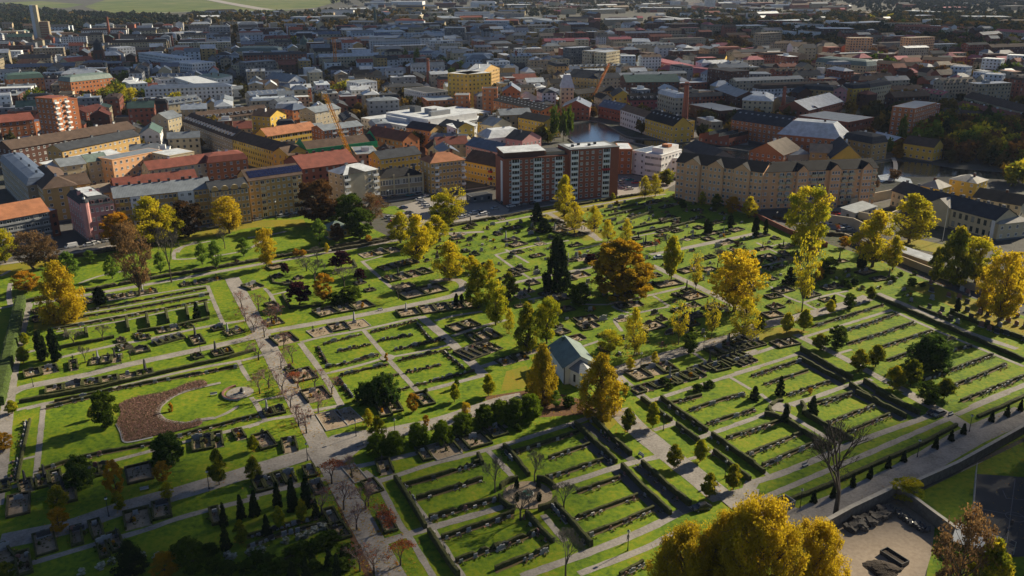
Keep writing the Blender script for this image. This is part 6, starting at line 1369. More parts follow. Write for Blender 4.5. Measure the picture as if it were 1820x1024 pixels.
# pale yellow manor group at the right
M_SHUT = mat('green_shutters', (.04, .09, .08), .6, .1)
def manor(r, x0, x1, d, h, rh, fl, fh, nb, sp):
    for u in (.02, .36, .98): b = MB(); X = x0+(x1-x0)*u; b.box(X-.7, X+.7, -.3, .02, -1.2, h-.02, wm('white')); b.obj('pilaster', r)
    X = x0+(x1-x0)*.25; b = MB(); b.box(X-5.4, X+5.4, -.9, 0, -1.2, h+.3, wm('cream')); b.face([(X-5.4, -.9, h+.3), (X+5.4, -.9, h+.3), (X, -.9, h+3.1)], wm('cream')); b.obj('gable_bay', r)
    b = MB(); b.face([(X-5.8, -1.2, h+.1), (X, -1.2, h+3.3), (X, d/2, h+3.3), (X-5.8, d/2, h+.1)][::-1], rm('pale')); b.face([(X+5.8, -1.2, h+.1), (X, -1.2, h+3.3), (X, d/2, h+3.3), (X+5.8, d/2, h+.1)], rm('pale')); b.obj('gable_roof', r)
building('manor_house', 'long cream manor house with green shutters and grey roof behind the right trees', (1642, 357), (1770, 391), 9.0, 14, 'gable', 4.2, 'cream', 'dark', win=2, floors=2, bays=12, ww=1.4, wh=2.3, frame=M_SHUT, extra=manor, chim=6, chimc='dgrey')
building('manor_wing', 'cream side wing with grey roof joining the manor house at left', (1586, 338), (1640, 356), 8.0, 12, 'gable', 4.0, 'cream', 'dark', win=2, floors=2, frame=M_SHUT, chim=3, chimc='dgrey', ends=False)
building('manor_wing', 'cream house with bright pale roof at the right edge', (1776, 398), (1830, 392), 7.5, 12, 'hip', 3.2, 'cream', 'pale', win=2, floors=2, chim=0)
building('manor_wing', 'yellow back building with pale roof behind the manor', (1636, 330), (1668, 336), 8.5, 12, 'hip', 3.0, 'yellow', 'pale', win=2, floors=2, chim=1)
building('manor_wing', 'yellow house with pale hipped roof near the river', (1688, 318), (1736, 326), 9.5, 13, 'hip', 2.6, 'yellow', 'pale', win=2, floors=3, chim=1)
building('manor_wing', 'long low dark roofed house behind the manor', (1730, 350), (1815, 365), 6.5, 14, 'gable', 3.5, 'cream', 'black', win=1, chim=1)
# white chapel
def apse(r, x0, x1, d, h, rh, fl, fh, nb, sp):
    # three sided apse on the right hand (near) end
    m = wm('white'); y0, y1 = d*.18, d*.82; e = 3.4; p = [(x1, y0), (x1+e, y0+1.6), (x1+e, y1-1.6), (x1, y1)]; hh = h*.92
    b = MB()
    for a, c in zip(p, p[1:]): b.face([(*a, -.5), (*c, -.5), (*c, hh), (*a, hh)], m)
    b.obj('apse_wall', r)
    b = MB(); t = (x1+.05, d/2, h+rh*.62); pp = [(x1, y0-.5), (x1+e+.5, y0+1.3), (x1+e+.5, y1-1.3), (x1, y1+.5)]
    for a, c in zip(pp, pp[1:]): b.face([(*a, hh-.1), (*c, hh-.1), t], rm('grey'))
    b.obj('apse_roof', r)
    for u in (.5,):
        b = MB(); b.box(0, .05, -.45, .45, 0, 2.2, M_DARK); b.obj('tall_window', r, loc=(x1+e+.01, d/2, 1.3))
        a, c = p[0], p[1]; b = MB(); b.box(-.4, .4, -.05, 0, 0, 2.2, M_DARK); b.obj('tall_window', r, loc=((a[0]+c[0])/2, (a[1]+c[1])/2-.02, 1.3), rz=atan2(c[1]-a[1], c[0]-a[0]))
    b = MB(); b.box(x1-.02, x1+.12, -.12, .12, 0, h, M_DARK); b.obj('downpipe', r)
    b = MB(); b.box(x0+1.2, x0+2.0, d/2-1.3, d/2-.5, h, h+rh+.5, rm('dgreen')); b.obj('chimney', r)
    b = MB(); b.box(x0-1.5, x0, d/2-1.5, d/2+1.5, -.3, 3.0, m); b.obj('porch', r)
building('chapel', 'white chapel with green copper gable roof and grey roofed apse', (976, 616), (1003, 653), 5.2, 9.2, 'gable', 3.0, 'white', 'green', win=0, chim=0, extra=apse, cat='chapel')
building('park_pavilion', 'small ochre park pavilion with pale green hipped roof', (585, 410), (622, 404), 4.2, 9, 'hip', 2.6, 'ochre', 'green', win=2, floors=1, chim=0, cat='pavilion')
building('kiosk', 'small dark flat roofed kiosk in the car park', (838, 372-21), (875, 368-21), 3.0, 7, 'flat', 0, 'dgrey', 'dark', win=1, chim=0, cat='kiosk')
for k, (c, t) in enumerate([((1544, 392), 'beside the parked cars')]):
    pass
# ------------------------------------------------------------------ landmarks
def chimney_stack(px_, py_, ytop, r0, label):
    X, Y = at(px_, py_); h = height_at(X, Y, ytop); b = MB(); b.cyl(0, 0, -1, h, r0, r0*.62, 14, wm('brick')); b.cyl(0, 0, h-2, h-1.2, r0*.72, r0*.72, 14, wm('dbrick'))
    tag(b.obj('factory_chimney', loc=(X, Y, 0)), label, 'chimney')
chimney_stack(1216, 224, 146, 2.6, 'tall brown brick factory chimney by the river mill')
chimney_stack(1390, 206, 154, 1.9, 'shorter tan brick chimney beside the college'); chimney_stack(762, 160, 104, 2.0, 'thin brick chimney left of the tall yellow office')
chimney_stack(917, 125, 90, 2.0, 'pale round chimney among the mills'); chimney_stack(196, 72, 30, 2.6, 'thin dark chimney in the far left town')
X, Y = at(76, 78); hT = height_at(X, Y, 9); r = empty('white_tower', (X, Y, 0), radians(12))
b = MB(); b.box(-9, -4, -5, 5, 0, hT, wm('bluew')); b.obj('left_shaft', r); b = MB(); b.box(-4, 1.0, -6, 4, 0, hT*1.0, wm('cream')); b.obj('sun_tinted_shaft', r); b = MB(); b.box(1, 14, -4, 6, 0, hT*.58, wm('tan')); b.obj('lower_block', r)  # sunlit face put into the cream wall, shaded face into the bluish one
for k in range(9): b = MB(); b.box(1.5, 13.5, -4.1, -4.02, 3+k*3.6, 4.2+k*3.6, wm('brick')); b.obj('window_band', r)
tag(r, 'slender white tower with lower striped block at the far left', 'tower')
def church(px_, py_, ytop, w, wc, rc_, label, frac=.5):
    X, Y = at(px_, py_); h = height_at(X, Y, ytop); r = empty('church_tower', (X, Y, 0), radians(15)); b = MB(); b.box(-w/2, w/2, -w/2, w/2, 0, h*frac, wm(wc)); b.obj('wall', r)
    b = MB(); b.cyl(0, 0, h*frac, h*(frac+.25), w*.5, w*.4, 8, rm(rc_)); b.cyl(0, 0, h*(frac+.25), h, w*.3, .1, 8, rm(rc_)); b.obj('spire', r)
    for s in (-1, 0, 1):
        if s: b = MB(); b.box(-.8, .8, -w/2-.1, -w/2, h*frac*.55, h*frac*.8, M_DARK); b.obj('louvre', r, loc=(s*w*.22, 0, 0))
    tag(r, label, 'church tower')
church(542, 96, 62, 13, 'cream', 'dgreen', 'cream church tower with dark green spire in the far town', .5)
church(180, 122, 68, 11, 'dbrick', 'dark', 'massive dark church tower in the shaded left town', .62)
church(668, 58, 12, 6, 'tan', 'dgreen', 'slim far spire left of the white factory', .5)
# cranes
M_CR = mat('crane_yellow', (.75, .40, .02), .5, .1); M_CO = mat('crane_orange', (.65, .22, .03), .5, .1)
def lattice(b, p, e, w, n, m):
    p = np.array(p, float); e = np.array(e, float); d = (e-p); L = np.linalg.norm(d); d /= L; a = np.cross(d, (0, 0, 1.)) if abs(d[2]) < .9 else np.array([1., 0, 0]); a /= np.linalg.norm(a); c = np.cross(d, a)
    cs = [a*w/2+c*w/2, -a*w/2+c*w/2, -a*w/2-c*w/2, a*w/2-c*w/2]
    for o in cs: b.tube(p+o, w*.09, e+o, w*.09, 4, m)
    for k in range(n):
        for i in range(4): b.tube(p+d*L*k/n+cs[i], w*.05, p+d*L*(k+1)/n+cs[(i+1) % 4], w*.05, 3, m)
X, Y = at(597, 126); hC = height_at(X, Y, 62); r = empty('tower_crane', (X, Y, 0), radians(25)); b = MB(); lattice(b, (0, 0, 0), (0, 0, hC*.93), 2.6, 16, M_CO); b.obj('mast', r)
b = MB(); lattice(b, (-12, 0, hC*.9), (42, 0, hC*.9), 1.6, 20, M_CO); b.obj('jib', r); b = MB(); b.box(-12, -8, -1.2, 1.2, hC*.9-3, hC*.9-.8, M_GREYM); b.obj('counterweight', r); b = MB(); b.box(1, 3.2, -1, 1, hC*.85, hC*.9-.9, M_WHITE); b.obj('cab', r)
tag(r, 'orange tower crane standing in the middle town', 'crane')
def mobile_crane(bx_, by_, tx, ty, label, back, m):
    X, Y = at(bx_, by_, 10); d = math.dist((0, 0), (X, Y)); r = empty('mobile_crane', (X, Y, 0), 0)
    tX, tY = at(tx, ty, 10+back); 
    b = MB(); lattice(b, (0, 0, 3), (tX-X, tY-Y, 10+back), 1.6, 22, m); b.tube((0, 0, 3), .5, ((tX-X)*.5, (tY-Y)*.5, 3+(7+back)*.5), .4, 6, m); b.tube(((tX-X)*.5, (tY-Y)*.5, 3+(7+back)*.5), .3, (tX-X, tY-Y, 10+back), .25, 6, m); b.obj('boom', r)
    b = MB(); b.box(-6, 6, -1.4, 1.4, .9, 1.9, m); b.box(-2, 1.5, -1.3, 1.3, 1.9, 4.0, m); b.obj('carrier', r)
    for k in range(4): w = MB(); w.cyl(0, 0, 0, .5, .65, .65, 12, M_DARK); o = w.obj('wheel', r, loc=(-4.5+3*k, -1.5, .65)); o.rotation_euler = (pi/2, 0, 0)
    tag(r, label, 'crane')
mobile_crane(631, 278, 577, 168, 'mobile crane with long yellow boom beside the green scaffold', 38, M_CR); mobile_crane(1051, 165, 1083, 113, 'mobile crane with orange boom among the mills', 24, M_CO)
# footbridge
pp = smooth(P('P', '1582,325 1590,310 1591,295 1587,284'), 4); b = MB()
o = wall_line('footbridge_deck', pp, 2.4, 1.2, M_PAVE, top=M_PAVE, z0=.8); o.name = 'footbridge'; tag(o, 'curved pale footbridge over the rapids', 'bridge')
# walls round the prison like yard and the right boundary
for w, h, t, l, m in [(.5, 4.5, '1468,398 1515,405 1545,420', 'high ochre yard wall right of the car park', 'beige'), (.5, 4.5, '1510,370 1555,358 1585,352', 'high pale yard wall towards the terrace', 'beige'), (.5, 4.0, '1500,386 1545,395 1560,402 1600,385', 'ochre wall between car park and manor', 'beige'),
                   (.5, 2.6, '1500,425 1560,450 1640,482 1700,505 1760,528', 'long ochre boundary wall behind the right trees', 'tan'), (.4, 2.2, '1255,345 1350,390 1400,415 1470,440', 'brown fence wall along the cemetery corner', 'brick')]:
    wall_line('boundary_wall', P('P', t), w, h, wm(m), l, 'wall')
building('long_shed', 'long low shed with bright white roof behind the yellow trees', (1560, 432), (1652, 464), 3.4, 4, 'shed', .8, 'tan', 'white', win=0, chim=0, cat='shed')
building('garage', 'low garage with slanting roof inside the yard walls', (1500+20, 378), (1558, 366), 4.0, 7, 'shed', 1.0, 'grey', 'grey', win=1, chim=0, cat='garage')
M_WALLR = mat('rough_stone_wall', (.15, .135, .115), .9, .4, 1.0, bump=.6)
for w, h, t, l in [(1.0, 3.2, '430,800 600,705 850,585', 'stone retaining wall above the sandy yard'), (.8, 2.3, '975,532 1200,430 1400,318 1600,205', 'long stone wall with pale coping along the right road'), (.8, 3.0, '852,586 960,650 1062,728 1200,830', 'dark stone wall at the side of the sandy yard')]:
    wall_line('stone_wall', P('R8', t), w, h, M_WALLR, l, 'wall', top=M_KERB)
# ------------------------------------------------------------------ the rest of the town: blocks of houses in streets
for poly in WT:   # keep the river free
    for a, b_ in zip(P('P', poly), P('P', poly)[1:]+P('P', poly)[:1]): FP.append(((a[0]+b_[0])/2, (a[1]+b_[1])/2, 1, 0, 8, 8))
rv = [P('P', t) for t in WT]
cemp = lawn_px; KEEP = [P('P', '1180,215 1330,236 1380,205 1560,215 1590,262 1590,345 1180,345'), P('P', '960,205 1110,205 1190,250 1190,335 900,335 900,262 960,262')]
AF = P('P', '100,22 200,28 330,27 500,24 570,16 600,0 150,-20 -20,6 100,22')
sidest = [P('P', '130,400 110,440 60,330 -40,262 -20,250 60,300 150,420')]
LM = [('the white shopping centre', 700, 200), ('the tall yellow office', 830, 165), ('the green scaffold', 600, 262), ('the tall factory chimney', 1217, 200), ('the orange tower block', 112, 190), ('the white tower', 76, 70), ('the dark church tower', 180, 105), ('the cream church tower', 542, 90),
      ('the pale hipped mill roof', 1440, 240), ('the tall square brick block', 1610, 215), ('the white modern blocks', 1760, 140), ('the green roofed school', 1495, 115), ('the rose red terrace', 1190, 115), ('the long white factory', 670, 68), ('the orange tower crane', 597, 100), ('the verdigris mansard', 458, 95), ('the dark glass office', 808, 66), ('the second brown tower', 1532, 90), ('the apartment towers', 1060, 110), ('the dormer row', 410, 215)]
LMW = [(n, *at(x, y)) for n, x, y in LM]
USED = {}
def where_of(x, y):
    n, lx, ly = min(LMW, key=lambda t: hypot((t[1]-x)*1.5, t[2]-y)); s0 = scr(x, y)[0]; s1 = scr(lx, ly)[0]
    dx, dy = s0-s1, y-ly
    if abs(dx) < 22: return ('behind ' if dy > 0 else 'in front of ')+n
    if abs(dy) > 160 and dy > 0: return ('far left' if dx < 0 else 'far right')+' behind '+n
    return ('left of ' if dx < 0 else 'right of ')+n
RD = {'bluew':'pale blue', 'dark':'dark', 'grey':'grey', 'white':'pale', 'red':'red', 'orange':'orange', 'brown':'brown', 'green':'verdigris', 'black':'black', 'blue':'slate blue', 'tan':'tan', 'dgreen':'dark green', 'pinkr':'pink'}
WD_ = {'cream':'cream', 'yellow':'yellow', 'ochre':'ochre', 'obrick':'orange brick', 'brick':'red brick', 'dbrick':'dark brick', 'white':'white', 'pink':'pink', 'grey':'grey', 'beige':'beige', 'peach':'peach', 'dgrey':'dark grey', 'bluew':'pale blue', 'tan':'tan', 'rose':'rose'}
def inview(x, y, m=40):
    if y < 30: return False
    sx, sy = scr(x, y); return -m < sx < 1820+m and -60 < sy < 1100
ANG = radians(17); ca, sa = cos(ANG), sin(ANG); FAR = []; cand = []
def try_house(x, y, L, d, h, an, pool):
    f = (x-sin(an)*d/2, y+cos(an)*d/2, cos(an), sin(an), L/2, d/2)
    if not inview(x, y, 60): return False
    for pl in rv: 
        if inside(x, y, pl) or inside(f[0], f[1], pl): return False
    if inside(x, y, cemp) or inside(x, y, AF) or any(inside(x, y, s) for s in sidest): return False
    if any(inside(f[0], f[1], s) for s in KEEP) or clash(f, .6): return False
    FP.append(f); pool.append((x, y, L, d, h, an)); return True
for iu in range(-26, 40):
    for iv in range(4, 31):
        bu, bv = 84, 66; u0, v0 = iu*bu, iv*bv+330
        ang = ANG; jx = (RNG.random()-.5)*10
        cxx, cyy = (u0+bu/2)*ca-(v0+bv/2)*sa, (u0+bu/2)*sa+(v0+bv/2)*ca
        if not inview(cxx, cyy, 160) or cyy > 1750: continue
        s_ = scr(cxx, cyy); wood = (s_[0] > 1250 and s_[1] < 95) or (s_[0] > 1560 and s_[1] < 330) or (s_[0] < 150 and s_[1] < 75)
        if wood and RNG.random() < .72: continue
        if RNG.random() < .05: continue
        hb = 10+RNG.random()*7; dd = 11+RNG.random()*2
        for side in range(4):
            n = RNG.choice([1, 2, 2, 3, 4]) if side in (0, 2) else RNG.choice([1, 1, 2]); LL = (bu-14 if side in (0, 2) else bv-14-2*dd)
            for k in range(n):
                if RNG.random() < .10: continue
                w = LL/n
                if side == 0: uu, vv, a2 = u0+7+w*(k+.5), v0+7, ang
                elif side == 2: uu, vv, a2 = u0+7+w*(k+.5), v0+bv-7-dd, ang
                elif side == 1: uu, vv, a2 = u0+bu-7-dd, v0+7+dd+w*(k+.5), ang-pi/2
                else: uu, vv, a2 = u0+7, v0+7+dd+w*(k+.5), ang-pi/2
                if side == 1: pass
                h = hb+(RNG.random()-.4)*6
                x, y = uu*ca-vv*sa, uu*sa+vv*ca
                try_house(x, y, w-.3, dd, h, a2, cand)
        if RNG.random() < .45: uu, vv = u0+bu/2, v0+bv/2-6; try_house(uu*ca-vv*sa, uu*sa+vv*ca, 22, 14, 4+RNG.random()*4, ang, cand)
for k in range(3000):        # back buildings that fill the gaps
    y = 480+RNG.random()**1.3*900; x = (RNG.random()*2-1)*(y*.66); s_ = scr(x, y)
    if (s_[0] > 1250 and s_[1] < 95) or (s_[0] > 1540 and s_[1] > 170) or s_[1] > 330: continue
    if s_[1] > 225 and RNG.random() < .6: continue
    try_house(x, y, 9+RNG.random()*16, 8+RNG.random()*5, 5+RNG.random()*8, ANG+RNG.choice([0, 0, pi/2, -pi/2]), cand)
for k in range(1500):        # suburbs and works beyond the blocks
    x = (RNG.random()*2-1)*2000; y = 1450+RNG.random()**1.5*1900
    s_ = scr(x, y)
    if s_[0] > 1500 and RNG.random() < .75: continue
    if s_[0] < 330 and s_[1] < 60: continue
    if s_[0] < 620 and s_[1] < 22: continue
    r = RNG.random(); L, d, h = (14+RNG.random()*12, 10, 6+RNG.random()*4) if r < .55 else (40+RNG.random()*50, 13, 9+RNG.random()*6) if r < .85 else (60+RNG.random()*70, 30+RNG.random()*25, 7+RNG.random()*6)
    try_house(x, y, L, d, h, ANG+RNG.choice([0, pi/2, .3, -.4]), cand)
print('fill houses', len(cand))
cand.sort(key=lambda c: -(c[2]*c[4]+c[2]*c[3]*.4)/(c[1]**2)); NB = 290
def style(x, y):
    s = scr(x, y); r = RNG.random()
    if s[0] > 1250 and y > 700 or (s[0] > 950 and y > 1100): rc_ = RNG.choice(['red', 'brown', 'brown', 'dark', 'dark', 'grey', 'blue', 'tan', 'brown', 'pinkr', 'white']); wc = RNG.choice(['brick', 'brick', 'dbrick', 'cream', 'tan', 'dbrick', 'tan', 'white', 'beige'])
    elif s[0] < 260: rc_ = RNG.choice(['red', 'dark', 'brown', 'grey', 'dark', 'blue', 'dgreen', 'white', 'dark', 'black']); wc = RNG.choice(['brick', 'dbrick', 'cream', 'tan', 'dbrick', 'grey', 'beige', 'white', 'bluew'])
    else: rc_ = RNG.choice(['dark', 'grey', 'dark', 'blue', 'white', 'grey', 'brown', 'black', 'black', 'blue', 'grey', 'bluew', 'white', 'red', 'dark']); wc = RNG.choice(['cream', 'cream', 'tan', 'white', 'grey', 'beige', 'tan', 'dbrick', 'bluew', 'bluew', 'white', 'grey', 'brick', 'ochre', 'beige'])
    return rc_, wc
for i, (x, y, L, d, h, an) in enumerate(cand[:NB]):
    rc_, wc = style(x, y); rf = RNG.choice(['gable', 'gable', 'gable', 'hip', 'mans', 'flat', 'flat']) if d < 20 else 'flat'
    if rf == 'flat' and RNG.random() < .6: rc_ = RNG.choice(['white', 'bluew', 'white', 'grey'])
    c_, s_ = cos(an), sin(an)
    A, B = (x-c_*L/2, y-s_*L/2), (x+c_*L/2, y+s_*L/2)
    ex = None; q_ = RNG.random()
    if rf in ('gable',) and q_ < .3: ex = dormers(max(2, int(L/6)), RNG.choice(['white', 'cream', 'grey']), 'dark', 1.6, .35, 1.6)
    elif rf == 'flat': ex = lambda r, x0, x1, d, h, rh, fl, fh, nb, sp: MBO(r, 'plant_room', x0+L*.3, x0+L*.3+5, d*.35, d*.35+4, h+.3, h+2.6, RNG.choice(['grey', 'white', 'dgrey']), 'grey')
    FPn = len(FP); r = building('house' if h < 9 else 'town_building', None, A, B, h, d, rf, 1.6+RNG.random()*2.6, wc, rc_, win=1, chim=(RNG.choice([1, 2, 3]) if rf != 'flat' else 0), chimc=RNG.choice(['dbrick', 'dgrey', 'white', 'tan']), world=True, extra=ex, ww=1.4, wh=1.6)
    del FP[FPn:]
    later(r, '%s %s with %s roof' % (WD_[wc], 'low house' if h < 9 else 'long block' if L > 30 else 'tall block' if h > 15 else 'block', RD[rc_]), where_of(x, y), 'building')
# farther ones as one mass
b = MB()
for (x, y, L, d, h, an) in cand[NB:]:
    rc_, wc = style(x, y); c_, s_ = cos(an), sin(an); i0 = len(b.v); t = MB(); W_ = wm(wc)
    t.box(-L/2, L/2, 0, d, -1, h, W_); roof_on(t, -L/2, L/2, 0, d, h, 'flat' if d > 20 else RNG.choice(['gable', 'gable', 'hip', 'flat']), 2.5+RNG.random()*2, rm(rc_), W_)
    n = max(2, int(L/5)); fl = max(1, int(h/3.2))
    if y < 1900:
        for k in range(fl):
            for j in range(n):
                u = -L/2+(j+.5)*L/n; z = k*h/fl+1.0; t.face([(u-.9, -.05, z), (u+.9, -.05, z), (u+.9, -.05, z+1.6), (u-.9, -.05, z+1.6)], M_GLASS)
    for vx, vy, vz in t.v: b.v.append((x+vx*c_-vy*s_, y+vx*s_+vy*c_, vz))
    mi = [b.mi(m) for m in t.mats]
    for f, m in zip(t.f, t.m): b.f.append(tuple(i0+q_ for q_ in f)); b.m.append(mi[m])
o = b.obj('distant_town'); tag(o, 'mass of small distant houses towards the horizon', 'houses', kind='stuff')
# ------------------------------------------------------------------ town trees and woods
TW = []
def low_crown(rng, n, kind):
    C = rng.normal(size=(n, 3)); C /= np.linalg.norm(C, axis=1)[:, None]; C *= (.55+.45*rng.random((n, 1))); C[:, 2] = C[:, 2]*.8+.9; 
    return C
cols = {'town_green':L_G, 'town_gold':leafmat('dull_gold_leaves', (.09, .085, .015), (.16, .125, .018), (.26, .17, .02), .3), 'town_rust':leafmat('rust_town_leaves', (.09, .05, .015), (.15, .075, .018), (.22, .10, .02), .3), 'town_dark':L_D}
def free(x, y):
    if not inview(x, y, 30) or inside(x, y, AF) or inside(x, y, cemp): return False
    for pl in rv:
        if inside(x, y, pl): return False
    for g in FP:
        dx, dy = x-g[0], y-g[1]
        if abs(dx) > 90 or abs(dy) > 90: continue
        if abs(dx*g[2]+dy*g[3]) < g[4]+1.5 and abs(-dx*g[3]+dy*g[2]) < g[5]+1.5: return False
    return True
individual = []
for poly, n, ks in [('1540,262 1640,240 1700,225 1840,240 1840,300 1700,290 1600,285', 60, ['GY', 'Y', 'DB', 'G', 'G', 'O']), ('1620,215 1700,215 1840,235 1840,330 1760,345 1700,310 1640,270', 50, ['G', 'GY', 'DB', 'D', 'G', 'YG']), ('1560,150 1680,160 1840,180 1840,120 1690,140', 26, ['G', 'DB', 'D', 'GY']), ('1540,30 1800,60 1840,100 1560,110', 50, ['DB', 'G', 'GY', 'BR', 'D']),
                   ('130,185 210,150 330,180 330,200 150,205', 26, ['G', 'YG', 'GY', 'G']), ('60,150 95,210 20,200', 10, ['G', 'GY']), ('480,75 570,75 560,98 480,98', 12, ['G', 'GY']), ('1180,75 1340,80 1330,105 1190,92', 26, ['DB', 'BR', 'O', 'GY']), ('1530,100 1600,112 1600,140 1540,130', 12, ['GY', 'DB', 'G']), ('780,115 830,130 800,150', 5, ['G']), ('570,165 620,170 600,185', 6, ['GY', 'O']), ('300,220 420,240 410,262 380,255', 4, ['Y', 'G'])]:
    pl = P('P', poly); ax = [p[0] for p in pl]; ay = [p[1] for p in pl]; c = 0; k = 0
    while c < n and k < n*30:
        k += 1; x = min(ax)+RNG.random()*(max(ax)-min(ax)); y = min(ay)+RNG.random()*(max(ay)-min(ay))
        if inside(x, y, pl) and free(x, y): individual.append((x, y, RNG.choice(ks))); c += 1
for x, y, yt, w, k in [(985, 250, 190, 18, 'PO'), (1001, 252, 194, 17, 'PO'), (1012, 250, 188, 15, 'PO'), (965, 250, 226, 26, 'GY'), (975, 254, 238, 20, 'YG'), (722, 118, 88, 11, 'PO'), (741, 122, 86, 12, 'PO'), (1259, 245, 230, 20, 'YG'), (1600, 262, 206, 16, 'PO'), (1713, 262, 218, 42, 'Y'), (1570, 145, 132, 22, 'Y'), (1590, 320, 300, 20, 'BR'), (388, 250, 232, 22, 'O'), (345, 270, 236, 8, 'PO'), (1185, 328, 302, 26, 'GY'), (1250, 335, 320, 20, 'G'), (1545, 335, 315, 14, 'BR'), (1555, 335, 318, 14, 'BR')]:
    X, Y = at(x, y); individual.append((X, Y, k, height_at(X, Y, yt), w/pxm(X, Y)))
while len(individual) < 285:
    x = (RNG.random()*2-1)*700; y = 480+RNG.random()*900
    if free(x, y): individual.append((x, y, RNG.choice(['G', 'GY', 'DB', 'BR', 'YG', 'O', 'D'])))
LOWP = {}
def lowproto(k):
    if k not in LOWP:
        src = {'G':L_G, 'GY':L_GT, 'DB':L_DB, 'BR':L_BR, 'YG':L_YG, 'O':cols['town_rust'], 'D':L_D, 'Y':cols['town_gold'], 'PO':L_G, 'B':L_Y}[k]
        rng = np.random.default_rng(len(LOWP)+90); n = 26; C = rng.normal(size=(n, 3)); C /= np.linalg.norm(C, axis=1)[:, None]; C *= .75; m = 16
        D = rng.normal(size=(n, m, 3))*.20; Pp = (C[:, None]+D).reshape(-1, 3); kk = 'cone' if k in ('D',) else 'r'
        z = (Pp[:, 2]+1)/2*.86+.12
        if k == 'PO': Pp[:, :2] *= .9
        if k == 'D': Pp[:, :2] *= (1.25-z)[:, None]
        Pp[:, 0] *= 4; Pp[:, 1] *= 4; Pp[:, 2] = z*10
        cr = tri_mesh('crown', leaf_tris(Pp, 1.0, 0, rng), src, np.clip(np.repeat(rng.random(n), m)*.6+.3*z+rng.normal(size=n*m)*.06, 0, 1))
        tb = MB(); tb.cyl(0, 0, 0, 6, .32, .12, 5, M_BARK, False); LOWP[k] = (cr, tb.mesh('trunk'))
    return LOWP[k]
for it in individual:
    x, y, k = it[:3]; h = it[3] if len(it) > 3 else 9+RNG.random()*7; w = it[4] if len(it) > 3 else h*(.7+.4*RNG.random())
    d_, nm = LOOK[k]; r = empty('town_tree', (x, y, 0), RNG.random()*6); cr, tk = lowproto(k); link('crown', cr, r, scale=(w/8, w/8, h/10)); link('trunk', tk, r, scale=(w/8, w/8, h/10))
    later(r, {'G':'green', 'GY':'green and gold', 'DB':'dark brown', 'BR':'brown', 'YG':'yellow green', 'O':'rusty', 'D':'dark conical', 'Y':'golden', 'PO':'tall slim green'}[k]+' town tree', where_of(x, y), 'tree', 'trees in the town')
# woods and tree masses: one object per wood
def wood(name, label, polys, mats_, hs=(8, 15), kmax=30):
    Cs = []; 
    for poly, n in polys:
        pl = P('P', poly) if isinstance(poly, str) else poly; ax = [p[0] for p in pl]; ay = [p[1] for p in pl]; c = 0; k = 0
        while c < n and k < n*kmax:
            k += 1; x = min(ax)+RNG.random()*(max(ax)-min(ax)); y = min(ay)+RNG.random()*(max(ay)-min(ay))
            if inside(x, y, pl) and free(x, y): Cs.append((x, y)); c += 1
    if not Cs: return
    Cs = np.array(Cs); n = len(Cs); m = 46; H = hs[0]+NR.random(n)*(hs[1]-hs[0]); Rw = H*.42
    D = NR.normal(size=(n, m, 3)); D /= np.linalg.norm(D, axis=2)[:, :, None]; D *= .6+.4*NR.random((n, m, 1))
    Pp = np.empty((n, m, 3)); Pp[:, :, 0] = Cs[:, None, 0]+D[:, :, 0]*Rw[:, None]; Pp[:, :, 1] = Cs[:, None, 1]+D[:, :, 1]*Rw[:, None]; Pp[:, :, 2] = H[:, None]*(.55+.42*D[:, :, 2])
    T = np.repeat(NR.random(n), m)*.8+.2*NR.random(n*m); o = link(name, tri_mesh(name, leaf_tris(Pp.reshape(-1, 3), 3.2, 0), mats_, T)); tag(o, label, 'trees', kind='stuff')
L_FD = leafmat('far_wood_leaves', (.022, .035, .014), (.06, .055, .016), (.20, .125, .02), .2)
L_FP = leafmat('far_pine_leaves', (.014, .026, .014), (.022, .036, .016), (.05, .05, .018), .1)
wood('far_wood', 'dark pine wood behind the white tower at the far left', [('-40,20 60,8 160,10 250,22 330,40 340,75 200,85 90,60 -40,80', 900)], L_FP)
wood('far_wood', 'dark wooded hill at the upper right edge', [('1480,-4 1860,-8 1860,62 1700,45 1560,28', 1500)], L_FP)
wood('tree_belt', 'mixed autumn trees between the suburbs in the far distance', [('850,-2 1200,-2 1190,20 1000,35 850,25', 700), ('1180,20 1820,30 1820,90 1500,85 1200,60', 1500), ('560,20 860,20 860,45 560,42', 260), ('340,25 560,25 560,42 340,44', 260), ('0,10 340,30 330,45 0,60', 250)], L_FD)
wood('garden_trees', 'courtyard and street trees scattered through the town', [('0,100 1820,60 1820,230 0,290', 1500), ('0,40 1820,40 1820,100 0,110', 1800), ('1540,200 1840,200 1840,330 1600,300', 150)], L_FD, (6, 11))
wood('far_horizon_wood', 'band of distant woods at the top of the view', [([(-2600, 3300), (2600, 3300), (3600, 5200), (-3600, 5200)], 1600)], L_FP, (14, 24))
